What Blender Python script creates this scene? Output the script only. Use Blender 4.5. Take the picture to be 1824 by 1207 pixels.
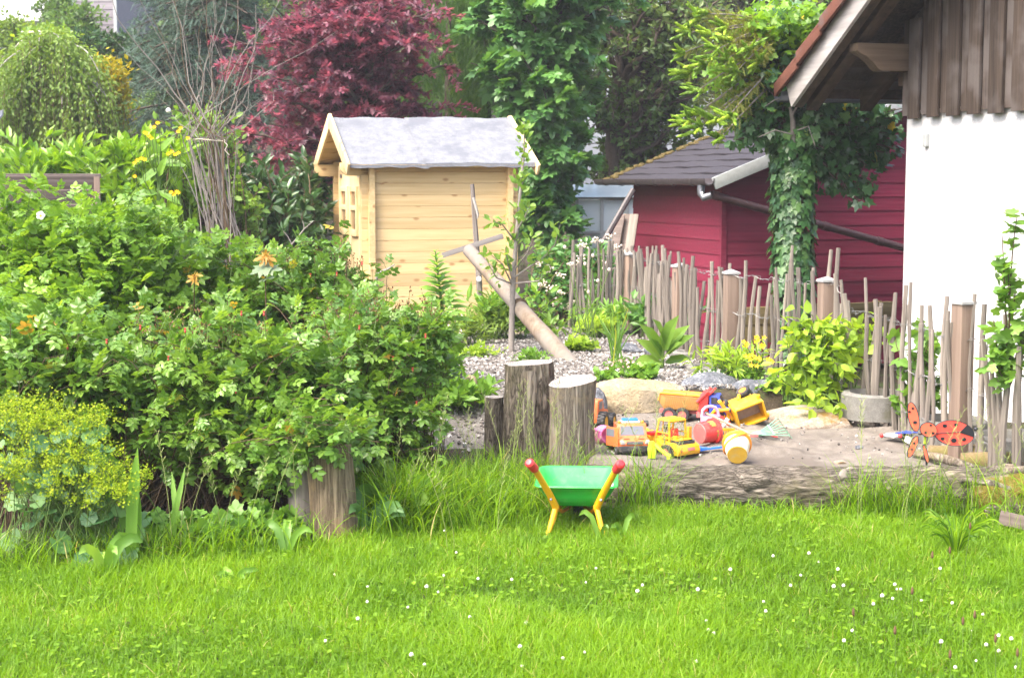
import bpy, bmesh, math, random
import numpy as np
from mathutils import Vector, Matrix, Euler

for _o in list(bpy.data.objects):
    bpy.data.objects.remove(_o)
S = bpy.context.scene
COL = S.collection
R = math.radians
rng = np.random.default_rng(11)
random.seed(5)

# ---------------------------------------------------------------- camera, light
EYE = 1.5
PITCH = R(5.7)
F = 1824 * 55 / 36
CP, SP = math.cos(PITCH), math.sin(PITCH)
cam_d = bpy.data.cameras.new('camera')
cam = bpy.data.objects.new('camera', cam_d)
COL.objects.link(cam)
cam.location = (0, 0, EYE)
cam.rotation_euler = (math.pi / 2 - PITCH, 0, 0)
cam_d.lens = 55
cam_d.sensor_width = 36
cam_d.clip_start = 0.1
cam_d.clip_end = 900
cam_d.dof.use_dof = True
cam_d.dof.focus_distance = 7.6
cam_d.dof.aperture_fstop = 7.1
S.camera = cam

SUN_EL, SUN_ROT = R(56), R(-132)
W = bpy.data.worlds.new('World')
S.world = W
W.use_nodes = True
_t = W.node_tree
_t.nodes.clear()
_sky = _t.nodes.new('ShaderNodeTexSky')
_sky.sky_type = 'NISHITA'
_sky.sun_disc = False
_sky.sun_elevation = SUN_EL
_sky.sun_rotation = SUN_ROT
_sky.air_density = 1.0
_sky.dust_density = 6.0
_sky.ozone_density = 1.0
_bg = _t.nodes.new('ShaderNodeBackground')
_bg.inputs['Strength'].default_value = 0.15
_wo = _t.nodes.new('ShaderNodeOutputWorld')
_t.links.new(_sky.outputs['Color'], _bg.inputs['Color'])
_t.links.new(_bg.outputs['Background'], _wo.inputs['Surface'])
_sd = bpy.data.lights.new('sun', 'SUN')
_sd.energy = 1.3
_sd.angle = R(38)
_sd.color = (1.0, 0.95, 0.86)
sun = bpy.data.objects.new('sun', _sd)
COL.objects.link(sun)
_to = Vector((math.sin(SUN_ROT) * math.cos(SUN_EL), math.cos(SUN_ROT) * math.cos(SUN_EL), math.sin(SUN_EL)))
sun.rotation_euler = (-_to).to_track_quat('-Z', 'Y').to_euler()
sun.location = (-10, -5, 20)
S.view_settings.view_transform = 'Standard'
S.view_settings.look = 'None'
S.view_settings.gamma = 1
S.view_settings.exposure = 2.02
S.view_settings.use_curve_mapping = False
S.cycles.use_denoising = True
S.cycles.max_bounces = 7
S.cycles.diffuse_bounces = 4
S.cycles.glossy_bounces = 3
S.cycles.transmission_bounces = 5
S.cycles.transparent_max_bounces = 6
S.cycles.caustics_reflective = False
S.cycles.caustics_refractive = False
S.cycles.sample_clamp_indirect = 6


def P(px, py, Y):
    """the point of the place at depth Y that lies behind photo pixel (px, py)"""
    v = (603.5 - py) / F
    ry, rz = CP + v * SP, -SP + v * CP
    t = Y / ry
    return Vector((t * (px - 912) / F, Y, EYE + t * rz))


# ---------------------------------------------------------------- numeric helpers
def ss(a, b, x):
    t = np.clip((np.asarray(x, float) - a) / (b - a), 0, 1)
    return t * t * (3 - 2 * t)


def _hash(i, j, k):
    h = (i * 374761393 + j * 668265263 + k * 2147483647 + 1013) & 0x7fffffff
    h = ((h ^ (h >> 13)) * 1274126177) & 0x7fffffff
    return ((h ^ (h >> 16)) & 0xffff) / 65535.0


def vnoise(p, scale=1.0, octaves=1):
    p = np.asarray(p, float) * scale
    out, amp, tot = 0.0, 1.0, 0.0
    for _ in range(octaves):
        i = np.floor(p).astype(np.int64)
        f = p - i
        f = f * f * (3 - 2 * f)
        r = 0
        for a in (0, 1):
            for b in (0, 1):
                for c in (0, 1):
                    w = (f[..., 0] if a else 1 - f[..., 0]) * (f[..., 1] if b else 1 - f[..., 1]) * (f[..., 2] if c else 1 - f[..., 2])
                    r = r + w * _hash(i[..., 0] + a, i[..., 1] + b, i[..., 2] + c)
        out = out + amp * (r - 0.5)
        tot += amp
        amp *= 0.5
        p = p * 2.03 + 17.1
    return out / tot * 2


def norm(a):
    return a / np.maximum(np.linalg.norm(a, axis=-1, keepdims=True), 1e-9)


FENCE = np.array([(2.72, 6.3), (2.17, 7.5), (1.855, 9.2), (1.40, 9.98), (1.16, 10.8), (0.95, 12.6)])


def fence_x(y):
    return np.interp(y, FENCE[:, 1], FENCE[:, 0])


def H(x, y):
    """height of the ground"""
    x = np.asarray(x, float)
    y = np.asarray(y, float)
    pl = ss(7.5, 9.1, y) * 0.31
    sand = 0.135 * ss(7.12, 7.3, y) + 0.045 * ss(7.3, 8.8, y)
    s_in = ss(0.22, 0.42, x)
    mound = ss(8.75, 9.05, y) * 0.31
    z = pl * (1 - s_in) + np.maximum(sand, mound) * s_in
    drop = ss(0.15, 0.7, x - fence_x(y)) * ss(8.5, 9.6, y)
    z = z * (1 - drop) - 0.17 * drop
    hill = np.maximum(0, y - 19) * 0.215 * ss(3.0, -2.0, x)
    hill = np.where(y > 60, 41 * 0.215 * ss(3.0, -2.0, x), hill)
    back = ss(13.5, 16, y) * -0.15 * ss(-3, 0, x)
    p = np.stack([x, y, np.zeros_like(x)], -1)
    near = np.exp(-np.maximum(0, y - 14) * 0.3)
    return z + hill + back + (vnoise(p, 2.3) * 0.012 + vnoise(p, 7.0) * 0.004) * near


def gz(x, y):
    return float(H(np.array([x]), np.array([y]))[0])


# ---------------------------------------------------------------- objects
def thing(name, label, cat, loc=(0, 0, 0), rot=None, group=None):
    o = bpy.data.objects.new(name, None)
    o.empty_display_size = 0.05
    COL.objects.link(o)
    o.location = loc
    if rot is not None:
        o.rotation_euler = rot if not isinstance(rot, (int, float)) else (0, 0, rot)
    tag(o, label, cat, group)
    return o


def tag(o, label, cat, group=None):
    o['label'] = label
    o['category'] = cat
    o['kind'] = 'thing'
    if group:
        o['group'] = group
    return o


def stuff(o):
    o['kind'] = 'stuff'
    return o


def structure(o):
    o['kind'] = 'structure'
    return o


def link(name, me, parent=None):
    o = bpy.data.objects.new(name, me)
    COL.objects.link(o)
    if parent is not None:
        o.parent = parent
    return o


def copy_tree(o, parent=None):
    c = o.copy()
    COL.objects.link(c)
    c.parent = parent
    for ch in list(o.children):
        copy_tree(ch, c)
    return c


class MB:
    """collects simple shapes into one mesh"""

    def __init__(s):
        s.v, s.f, s.mi = [], [], []

    def add(s, verts, faces, mi=0, M=None):
        b = len(s.v)
        if M is not None:
            verts = [M @ Vector(v) for v in verts]
        s.v += [tuple(v) for v in verts]
        s.f += [tuple(i + b for i in f) for f in faces]
        s.mi += [mi] * len(faces)
        return s

    def box(s, c, d, rot=None, mi=0, taper=1.0):
        x, y, z = d[0] / 2, d[1] / 2, d[2] / 2
        vs = [(-x, -y, -z), (x, -y, -z), (x, y, -z), (-x, y, -z), (-x * taper, -y * taper, z), (x * taper, -y * taper, z), (x * taper, y * taper, z), (-x * taper, y * taper, z)]
        M = Matrix.Translation(c)
        if rot is not None:
            M = M @ Euler(rot).to_matrix().to_4x4()
        return s.add(vs, [(3, 2, 1, 0), (4, 5, 6, 7), (0, 1, 5, 4), (1, 2, 6, 5), (2, 3, 7, 6), (3, 0, 4, 7)], mi, M)

    def tube(s, pts, r, n=8, cap=True, mi=0, squash=1.0):
        pts = [Vector(p) for p in pts]
        k = len(pts)
        rr = r if hasattr(r, '__len__') else [r] * k
        vs = []
        up = None
        for i in range(k):
            t = (pts[min(i + 1, k - 1)] - pts[max(i - 1, 0)]).normalized()
            if up is None:
                up = Vector((0, 0, 1)) if abs(t.z) < 0.9 else Vector((0, 1, 0))
            a = t.cross(up)
            if a.length < 1e-6:
                a = t.orthogonal()
            a.normalize()
            b = a.cross(t).normalized()
            up = b
            for j in range(n):
                q = 2 * math.pi * j / n
                vs.append(pts[i] + (a * math.cos(q) + b * math.sin(q) * squash) * rr[i])
        fs = []
        for i in range(k - 1):
            for j in range(n):
                j2 = (j + 1) % n
                fs.append((i * n + j, i * n + j2, (i + 1) * n + j2, (i + 1) * n + j))
        if cap:
            fs.append(tuple(range(n))[::-1])
            fs.append(tuple((k - 1) * n + j for j in range(n)))
        return s.add(vs, fs, mi)

    def lathe(s, prof, n=24, M=None, mi=0, close=False):
        vs, fs = [], []
        k = len(prof)
        for (r, z) in prof:
            for j in range(n):
                q = 2 * math.pi * j / n
                vs.append((r * math.cos(q), r * math.sin(q), z))
        for i in range(k - 1):
            for j in range(n):
                j2 = (j + 1) % n
                fs.append((i * n + j, i * n + j2, (i + 1) * n + j2, (i + 1) * n + j))
        if prof[0][0] > 0 and not close:
            fs.append(tuple(range(n))[::-1])
        if prof[-1][0] > 0 and not close:
            fs.append(tuple((k - 1) * n + j for j in range(n)))
        if close:
            for j in range(n):
                j2 = (j + 1) % n
                fs.append(((k - 1) * n + j, (k - 1) * n + j2, j2, j))
        return s.add(vs, fs, mi, M)

    def prism(s, poly, y0, y1, M=None, mi=0, inset=0.0):
        """polygon in the xz plane, counter-clockwise seen from -y, drawn from y0 to y1"""
        n = len(poly)
        vs = [(p[0], y0, p[1]) for p in poly] + [(p[0], y1, p[1]) for p in poly]
        fs = [tuple(range(n)), tuple(range(2 * n - 1, n - 1, -1))]
        for j in range(n):
            j2 = (j + 1) % n
            fs.append((j2, j, n + j, n + j2))
        return s.add(vs, fs, mi, M)

    def sph(s, c, r, nu=12, nv=8, M=None, mi=0):
        r = r if hasattr(r, '__len__') else (r, r, r)
        vs = [(0, 0, -1)]
        for i in range(1, nv):
            a = math.pi * i / nv - math.pi / 2
            for j in range(nu):
                q = 2 * math.pi * j / nu
                vs.append((math.cos(a) * math.cos(q), math.cos(a) * math.sin(q), math.sin(a)))
        vs.append((0, 0, 1))
        fs = []
        for j in range(nu):
            j2 = (j + 1) % nu
            fs.append((0, 1 + j2, 1 + j))
            for i in range(nv - 2):
                a, b = 1 + i * nu, 1 + (i + 1) * nu
                fs.append((a + j, a + j2, b + j2, b + j))
            e = 1 + (nv - 2) * nu
            fs.append((e + j, e + j2, len(vs) - 1))
        vs = [(v[0] * r[0] + c[0], v[1] * r[1] + c[1], v[2] * r[2] + c[2]) for v in vs]
        return s.add(vs, fs, mi, M)

    def mesh(s, name, mat, bevel=0, smooth=None, seg=2):
        me = bpy.data.meshes.new(name)
        me.from_pydata(s.v, [], s.f)
        for m in (mat if isinstance(mat, (list, tuple)) else [mat]):
            me.materials.append(m)
        if any(s.mi):
            me.polygons.foreach_set('material_index', s.mi)
        if bevel:
            bm = bmesh.new()
            bm.from_mesh(me)
            bmesh.ops.recalc_face_normals(bm, faces=bm.faces)
            es = [e for e in bm.edges if len(e.link_faces) == 2 and e.calc_face_angle(0) > 0.5]
            bmesh.ops.bevel(bm, geom=es, offset=bevel, segments=seg, profile=0.6, affect='EDGES', clamp_overlap=True)
            bm.to_mesh(me)
            bm.free()
        if smooth is None:
            smooth = 35
        if smooth:
            me.shade_smooth()
            me.set_sharp_from_angle(angle=R(smooth))
        me.update()
        return me

    def build(s, name, mat, parent=None, bevel=0, smooth=None, seg=2):
        return link(name, s.mesh(name, mat, bevel, smooth, seg), parent)


def tri_mesh(name, verts, tris, mat, tint=None, smooth=False):
    """a mesh of triangles from arrays; tint is one number per triangle"""
    me = bpy.data.meshes.new(name)
    verts = np.ascontiguousarray(verts, np.float32)
    tris = np.ascontiguousarray(tris, np.int32)
    nt_ = len(tris)
    me.vertices.add(len(verts))
    me.vertices.foreach_set('co', verts.ravel())
    me.loops.add(nt_ * 3)
    me.loops.foreach_set('vertex_index', tris.ravel())
    me.polygons.add(nt_)
    me.polygons.foreach_set('loop_start', np.arange(0, nt_ * 3, 3, dtype=np.int32))
    me.update(calc_edges=True)
    if tint is not None:
        a = me.attributes.new('tint', 'FLOAT', 'FACE')
        a.data.foreach_set('value', np.ascontiguousarray(tint, np.float32))
    me.polygons.foreach_set('use_smooth', np.full(nt_, bool(smooth)))
    for m in (mat if isinstance(mat, (list, tuple)) else [mat]):
        me.materials.append(m)
    return me


def grid_mesh(name, X, Y, Z, mat, smooth=True):
    n, m = X.shape
    v = np.stack([X, Y, Z], -1).reshape(-1, 3)
    i = np.arange(n * m).reshape(n, m)
    a, b, c, d = i[:-1, :-1].ravel(), i[:-1, 1:].ravel(), i[1:, 1:].ravel(), i[1:, :-1].ravel()
    t = np.concatenate([np.stack([a, b, c], 1), np.stack([a, c, d], 1)])
    return tri_mesh(name, v, t, mat, None, smooth)


# ---------------------------------------------------------------- materials
def nd(t, kind, **kw):
    n = t.nodes.new(kind)
    for k, v in kw.items():
        if k.startswith('_'):
            setattr(n, k[1:], v)
            continue
        k = int(k[1:]) if k[0] == 'i' and k[1:].isdigit() else k.replace('__', ' ')
        if isinstance(v, bpy.types.NodeSocket):
            t.links.new(v, n.inputs[k])
        else:
            n.inputs[k].default_value = v
    return n


def rgba(c):
    return (c[0], c[1], c[2], 1.0)


def newmat(name):
    m = bpy.data.materials.new(name)
    m.use_nodes = True
    t = m.node_tree
    t.nodes.clear()
    return m, t


def ramp(t, fac, stops):
    n = t.nodes.new('ShaderNodeValToRGB')
    e = n.color_ramp.elements
    while len(e) < len(stops):
        e.new(0.5)
    for k, (p, c) in enumerate(stops):
        e[k].position = p
        e[k].color = rgba(c)
    t.links.new(fac, n.inputs['Fac'])
    return n.outputs['Color']


def finish(t, bsdf):
    o = t.nodes.new('ShaderNodeOutputMaterial')
    t.links.new(bsdf, o.inputs['Surface'])


def coords(t, scale=(1, 1, 1), jitter=True):
    """object coordinates, shifted per object so that copies do not repeat"""
    tc = t.nodes.new('ShaderNodeTexCoord')
    mp = nd(t, 'ShaderNodeMapping', Vector=tc.outputs['Object'], Scale=scale)
    if not jitter:
        return mp.outputs['Vector']
    oi = t.nodes.new('ShaderNodeObjectInfo')
    sc = nd(t, 'ShaderNodeVectorMath', i0=(37.0, 53.0, 71.0), _operation='SCALE')
    t.links.new(oi.outputs['Random'], sc.inputs['Scale'])
    ad = nd(t, 'ShaderNodeVectorMath', i0=mp.outputs['Vector'], i1=sc.outputs['Vector'], _operation='ADD')
    return ad.outputs['Vector']


def plain(name, c, rough=0.5, var=0.12, scale=25, bump=0.0, metallic=0.0, dirt=None, spec=0.5, dirt_amt=0.5, coat=0.0):
    """paint, plastic, metal: one colour with slight uneven wear and optional dust"""
    m, t = newmat(name)
    v = coords(t)
    n = nd(t, 'ShaderNodeTexNoise', Vector=v, Scale=scale, Detail=5.0, Roughness=0.6)
    col = ramp(t, n.outputs['Fac'], [(0.25, [x * (1 - var) for x in c]), (0.75, [min(1, x * (1 + var)) for x in c])])
    if dirt is not None:
        n2 = nd(t, 'ShaderNodeTexNoise', Vector=v, Scale=scale * 0.7 + 3, Detail=8.0, Roughness=0.75)
        f = nd(t, 'ShaderNodeMapRange', Value=n2.outputs['Fac'], i1=0.5, i2=0.72, i3=0.0, i4=dirt_amt)
        mx = nd(t, 'ShaderNodeMixRGB', Fac=f.outputs['Result'], Color1=col, Color2=rgba(dirt))
        col = mx.outputs['Color']
    b = nd(t, 'ShaderNodeBsdfPrincipled', Base__Color=col, Roughness=rough, Metallic=metallic)
    b.inputs['Specular IOR Level'].default_value = spec
    b.inputs['Coat Weight'].default_value = coat
    if bump:
        bn = nd(t, 'ShaderNodeBump', Height=n.outputs['Fac'], Strength=0.5, Distance=bump)
        t.links.new(bn.outputs['Normal'], b.inputs['Normal'])
    finish(t, b.outputs['BSDF'])
    return m


def wood(name, c0, c1, axis='X', grain=60, knots=None, knot_scale=3.0, rough=0.7, bump=0.002, streak=None, patch=None, vary=(0.85, 1.12)):
    """sawn or weathered wood with grain along one axis"""
    m, t = newmat(name)
    sc = {'X': (1.2, grain, grain), 'Y': (grain, 1.2, grain), 'Z': (grain, grain, 1.2)}[axis]
    v = coords(t, sc)
    n = nd(t, 'ShaderNodeTexNoise', Vector=v, Scale=1.0, Detail=6.0, Roughness=0.65, Distortion=0.4)
    v2 = coords(t)
    n2 = nd(t, 'ShaderNodeTexNoise', Vector=v2, Scale=3.0, Detail=4.0)
    col = ramp(t, n.outputs['Fac'], [(0.3, c0), (0.68, c1)])
    oi = t.nodes.new('ShaderNodeObjectInfo')
    if patch is not None:
        f = nd(t, 'ShaderNodeMapRange', Value=n2.outputs['Fac'], i1=0.45, i2=0.62, i3=0.0, i4=0.85)
        col = nd(t, 'ShaderNodeMixRGB', Fac=f.outputs['Result'], Color1=col, Color2=rgba(patch)).outputs['Color']
    br = nd(t, 'ShaderNodeMapRange', Value=oi.outputs['Random'], i1=0.0, i2=1.0, i3=vary[0], i4=vary[1])
    hs = nd(t, 'ShaderNodeHueSaturation', Color=col, Value=br.outputs['Result'])
    col = hs.outputs['Color']
    if knots is not None:
        ks = {'X': (0.5, 1, 1), 'Y': (1, 0.5, 1), 'Z': (1, 1, 0.5)}[axis]
        vk = nd(t, 'ShaderNodeSeparateXYZ', Vector=coords(t, [k * knot_scale for k in ks]))
        xy = nd(t, 'ShaderNodeMath', i0=vk.outputs['X'], i1=vk.outputs['Y'], _operation='ADD')
        vk = nd(t, 'ShaderNodeCombineXYZ', X=xy.outputs['Value'], Y=vk.outputs['Z'])
        vo = nd(t, 'ShaderNodeTexVoronoi', Vector=vk.outputs['Vector'], Scale=1.0, _voronoi_dimensions='2D')
        f = nd(t, 'ShaderNodeMapRange', Value=vo.outputs['Distance'], i1=0.05, i2=0.12, i3=0.8, i4=0.0)
        col = nd(t, 'ShaderNodeMixRGB', Fac=f.outputs['Result'], Color1=col, Color2=rgba(knots)).outputs['Color']
    if streak is not None:
        f = nd(t, 'ShaderNodeMapRange', Value=n.outputs['Fac'], i1=0.58, i2=0.66, i3=0.0, i4=0.8)
        col = nd(t, 'ShaderNodeMixRGB', Fac=f.outputs['Result'], Color1=col, Color2=rgba(streak)).outputs['Color']
    b = nd(t, 'ShaderNodeBsdfPrincipled', Base__Color=col, Roughness=rough)
    b.inputs['Specular IOR Level'].default_value = 0.3
    bn = nd(t, 'ShaderNodeBump', Height=n.outputs['Fac'], Strength=0.6, Distance=bump)
    t.links.new(bn.outputs['Normal'], b.inputs['Normal'])
    finish(t, b.outputs['BSDF'])
    return m


def rough_ground(name, stops, scale=30, bump=0.01, fine=220, rough=0.95, patch=None, patch_scale=1.6):
    """soil, sand, stone, plaster, bark: noise in two sizes"""
    m, t = newmat(name)
    v = coords(t, jitter=False)
    n = nd(t, 'ShaderNodeTexNoise', Vector=v, Scale=scale, Detail=9.0, Roughness=0.7)
    n2 = nd(t, 'ShaderNodeTexNoise', Vector=v, Scale=fine, Detail=3.0, Roughness=0.7)
    mx = nd(t, 'ShaderNodeMath', i0=n.outputs['Fac'], i1=n2.outputs['Fac'], _operation='ADD')
    hf = nd(t, 'ShaderNodeMath', i0=mx.outputs['Value'], i1=0.5, _operation='MULTIPLY')
    col = ramp(t, hf.outputs['Value'], stops)
    if patch is not None:
        n3 = nd(t, 'ShaderNodeTexNoise', Vector=v, Scale=patch_scale, Detail=6.0, Roughness=0.65)
        f = nd(t, 'ShaderNodeMapRange', Value=n3.outputs['Fac'], i1=0.52, i2=0.62, i3=0.0, i4=0.9)
        col = nd(t, 'ShaderNodeMixRGB', Fac=f.outputs['Result'], Color1=col, Color2=rgba(patch)).outputs['Color']
    b = nd(t, 'ShaderNodeBsdfPrincipled', Base__Color=col, Roughness=rough)
    b.inputs['Specular IOR Level'].default_value = 0.25
    bn = nd(t, 'ShaderNodeBump', Height=hf.outputs['Value'], Strength=0.8, Distance=bump)
    t.links.new(bn.outputs['Normal'], b.inputs['Normal'])
    finish(t, b.outputs['BSDF'])
    return m


def leafmat(name, stops, rough=0.45, trans=0.38, boost=(1.5, 1.35, 0.6), spec=0.5, gain=1.6):
    """leaf surface: colour by the leaf's own tint, some light passing through"""
    m, t = newmat(name)
    at = t.nodes.new('ShaderNodeAttribute')
    at.attribute_name = 'tint'
    at.attribute_type = 'GEOMETRY'
    stops = [(p_, [min(0.75, x * gain) for x in c_]) for p_, c_ in stops]
    col = ramp(t, at.outputs['Fac'], stops)
    tr = nd(t, 'ShaderNodeMixRGB', Fac=1.0, Color1=col, Color2=rgba(boost), _blend_type='MULTIPLY')
    b = nd(t, 'ShaderNodeBsdfPrincipled', Base__Color=col, Roughness=rough)
    b.inputs['Specular IOR Level'].default_value = spec
    tl = nd(t, 'ShaderNodeBsdfTranslucent', Color=tr.outputs['Color'])
    mx = nd(t, 'ShaderNodeMixShader', i0=trans, i1=b.outputs['BSDF'], i2=tl.outputs['BSDF'])
    finish(t, mx.outputs['Shader'])
    return m


# ---------------------------------------------------------------- plants: templates and generators
def tpl(verts, tris):
    return np.array(verts, float), np.array(tris, int)


def tpl_leaf(w=0.3, fold=0.06, curl=-0.12, peak=0.4):
    """ovate leaf along x, folded on the midrib: 8 triangles"""
    st = [(0, 0), (peak * 0.6, w * 0.85), (peak + 0.25, w * 0.8), (1, 0)]
    z = lambda s: curl * s * s
    v = [(0, 0, 0)]
    for s_, w_ in st[1:3]:
        v += [(s_, w_, z(s_) + fold), (s_, 0, z(s_)), (s_, -w_, z(s_) + fold)]
    v.append((1, 0, z(1)))
    t = [(0, 2, 1), (0, 3, 2), (1, 2, 5), (1, 5, 4), (2, 3, 6), (2, 6, 5), (4, 5, 7), (5, 6, 7)]
    return tpl(v, t)


def tpl_small(w=0.28, fold=0.08):
    return tpl([(0, 0, 0), (0.45, w, fold), (1, 0, -0.05), (0.45, -w, fold)], [(0, 2, 1), (0, 3, 2)])


def tpl_lobed(pts, curl=-0.12, stalk=0.0):
    """palmate leaf as a fan about the stalk end; pts = (angle in degrees, radius) for one half"""
    o = [(a, r) for a, r in pts] + [(-a, r) for a, r in reversed(pts) if abs(a) > 0.1]
    v = [(0.0, 0, 0)]
    for a, r in o:
        x, y = r * math.cos(R(a)), r * math.sin(R(a))
        v.append((x, y, curl * r * r + 0.04 * math.cos(3 * R(a))))
    n = len(o)
    t = [(0, i + 1, i) for i in range(1, n)] + [(0, 1, n)]
    return tpl(v, [tuple(x) for x in t])


def tpl_merge(items):
    V, T, b = [], [], 0
    for v, t in items:
        V.append(v)
        T.append(t + b)
        b += len(v)
    return np.concatenate(V), np.concatenate(T)


def tpl_place(tp, pos, ang, size, tilt=0.0):
    v, t = tp
    M = np.array((Matrix.Rotation(R(ang), 3, 'Z') @ Matrix.Rotation(R(tilt), 3, 'Y')))
    return v @ M.T * size + np.array(pos), t


def tpl_compound(n=2, leaf=None, size=0.42, spread=62):
    leaf = leaf or tpl_leaf(0.34)
    it = [tpl_place(leaf, (0.6, 0, -0.02), 0, size, 6)]
    for k in range(n):
        x = 0.56 - k * 0.25
        for sgn in (1, -1):
            it.append(tpl_place(leaf, (x + 0.02 * sgn, 0, 0), sgn * spread, size * (0.95 - 0.1 * k), 8 - 10 * k))
    it.append(tpl([(0, 0.008, 0), (0, -0.008, 0), (0.62, 0, 0.0)], [(0, 1, 2)]))
    return tpl_merge(it)


def tpl_shoot(n=7):
    """conifer shoot: short needles along a stem"""
    v, t = [], []
    for k in range(n):
        x = k / n
        L = 0.26 * (1 - 0.4 * x)
        for j, a in enumerate((70, -70, 10) if k % 2 else (55, -55, 150)):
            c, s_ = math.cos(R(a)), math.sin(R(a))
            d = np.array((0.75, 0.8 * s_, 0.8 * c if j == 2 else 0.3 * c))
            d = d / np.linalg.norm(d) * L
            b = len(v)
            v += [(x, -0.02, 0), (x + 0.05, 0.02, 0.0), (x + d[0], d[1], d[2])]
            t.append((b, b + 1, b + 2))
    b = len(v)
    v += [(0, 0.02, 0), (0, -0.02, 0), (1.1, 0, 0)]
    t.append((b, b + 1, b + 2))
    return tpl(v, t)


MAPLE = [(180, 0.12), (150, 0.5), (118, 0.42), (100, 0.82), (78, 0.46), (56, 1.0), (30, 0.52), (18, 0.78), (0, 1.12)]
SYCAMORE = [(180, 0.1), (145, 0.5), (110, 0.55), (82, 0.85), (62, 0.56), (50, 0.95), (26, 0.6), (14, 0.9), (0, 1.12)]
IVY = [(180, 0.18), (140, 0.5), (112, 0.62), (80, 0.46), (55, 0.72), (30, 0.52), (0, 1.0)]
CURRANT = [(180, 0.15), (140, 0.52), (105, 0.62), (78, 0.5), (55, 0.76), (32, 0.58), (15, 0.78), (0, 0.92)]
ROUND = [(180, 0.1), (160, 0.72), (135, 0.82), (120, 0.74), (100, 0.9), (85, 0.8), (62, 0.95), (48, 0.84), (26, 0.97), (12, 0.86), (0, 0.96)]
T_OV = tpl_leaf(0.33)
T_LAUREL = tpl_leaf(0.21, 0.05, -0.18)
T_LONG = tpl_leaf(0.13, 0.04, -0.3)
T_ROSE = tpl_compound(2)
T_SM = tpl_small()
T_SHOOT = tpl_shoot()
T_MAPLE = tpl_lobed([(a, r * (1.0 if i % 2 == 1 or a == 0 else 0.55)) for i, (a, r) in enumerate(MAPLE)])
T_SYC = tpl_lobed(SYCAMORE)
T_IVY = tpl_lobed(IVY)
T_CUR = tpl_lobed(CURRANT)
T_ROUND = tpl_lobed(ROUND, 0.22)


def frames(X, Nn):
    X = norm(X)
    Yv = np.cross(Nn, X)
    Yv = norm(Yv + 1e-6)
    Z = np.cross(X, Yv)
    return X, Yv, Z


def scatter(tp, pos, X, Nn, size, tint):
    """template copied to every position -> verts, tris, tint per triangle"""
    v, t = tp
    X, Yv, Z = frames(X, Nn)
    size = np.broadcast_to(np.asarray(size, float), (len(pos),))
    V = pos[:, None, :] + size[:, None, None] * (v[None, :, 0, None] * X[:, None] + v[None, :, 1, None] * Yv[:, None] + v[None, :, 2, None] * Z[:, None])
    T = t[None] + (np.arange(len(pos)) * len(v))[:, None, None]
    return V.reshape(-1, 3), T.reshape(-1, 3), np.repeat(np.asarray(tint, float), len(t))


def leaf_cloud(name, tp, pos, X, Nn, size, tint, mat, parent, base, is_stuff=True, smooth=False):
    V, T, ti = scatter(tp, pos - np.asarray(base), X, Nn, size, tint)
    o = link(name, tri_mesh(name, V, T, mat, ti, smooth), parent)
    if is_stuff:
        stuff(o)
    return o


_leafvar = {}


def leaf_objects(name, tp, key, pos, X, Nn, size, tint, mat, parent, base, levels=8):
    """leaves as parts of their own, sharing a few meshes"""
    X, Yv, Z = frames(X, Nn)
    size = np.broadcast_to(np.asarray(size, float), (len(pos),))
    for i in range(len(pos)):
        q = int(min(levels - 1, max(0, tint[i] * levels)))
        k = (key, mat.name, q)
        if k not in _leafvar:
            _leafvar[k] = tri_mesh(name, tp[0], tp[1], mat, np.full(len(tp[1]), (q + 0.5) / levels))
        o = bpy.data.objects.new(name, _leafvar[k])
        COL.objects.link(o)
        o.parent = parent
        M = Matrix(((X[i][0], Yv[i][0], Z[i][0]), (X[i][1], Yv[i][1], Z[i][1]), (X[i][2], Yv[i][2], Z[i][2]))) * float(size[i])
        M = M.to_4x4()
        M.translation = Vector(pos[i] - np.asarray(base))
        o.matrix_local = M


def bez(a, c, b, n):
    t = np.linspace(0, 1, n)[None, :, None]
    return (1 - t) ** 2 * a[:, None] + 2 * t * (1 - t) * c[:, None] + t * t * b[:, None]


def tubes(polys, r0, r1, sides=4):
    """many polylines (M,n,3) as thin tapering tubes -> verts, tris"""
    M, n, _ = polys.shape
    tan = norm(np.gradient(polys, axis=1))
    ref = np.broadcast_to(np.array([0.31, 0.17, 0.93]), tan.shape)
    a = norm(np.cross(tan, ref))
    b = np.cross(a, tan)
    r0 = np.broadcast_to(np.asarray(r0, float), (M,))[:, None, None, None]
    r1 = np.broadcast_to(np.asarray(r1, float), (M,))[:, None, None, None]
    s = np.linspace(0, 1, n)[None, :, None, None]
    rad = r0 * (1 - s) + r1 * s
    q = np.arange(sides) * 2 * np.pi / sides
    V = polys[:, :, None] + rad * (a[:, :, None] * np.cos(q)[None, None, :, None] + b[:, :, None] * np.sin(q)[None, None, :, None])
    i = np.arange(M * n * sides).reshape(M, n, sides)
    j = np.roll(i, -1, axis=2)
    p, q_, r_, s_ = i[:, :-1], j[:, :-1], j[:, 1:], i[:, 1:]
    T = np.concatenate([np.stack([p, q_, r_], -1).reshape(-1, 3), np.stack([p, r_, s_], -1).reshape(-1, 3)])
    return V.reshape(-1, 3), T


def tube_obj(name, polys, r0, r1, mat, parent, base, sides=4, is_stuff=False):
    V, T = tubes(polys - np.asarray(base), r0, r1, sides)
    o = link(name, tri_mesh(name, V, T, mat, None, True), parent)
    if is_stuff:
        stuff(o)
    return o


def along(polys, t):
    """points and tangents at parameters t (M,k) of polylines (M,n,3)"""
    M, n, _ = polys.shape
    f = np.clip(t, 0, 0.9999) * (n - 1)
    i = f.astype(int)
    w = (f - i)[..., None]
    m = np.arange(M)[:, None]
    a, b = polys[m, i], polys[m, i + 1]
    return (a * (1 - w) + b * w), norm(b - a)


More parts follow.
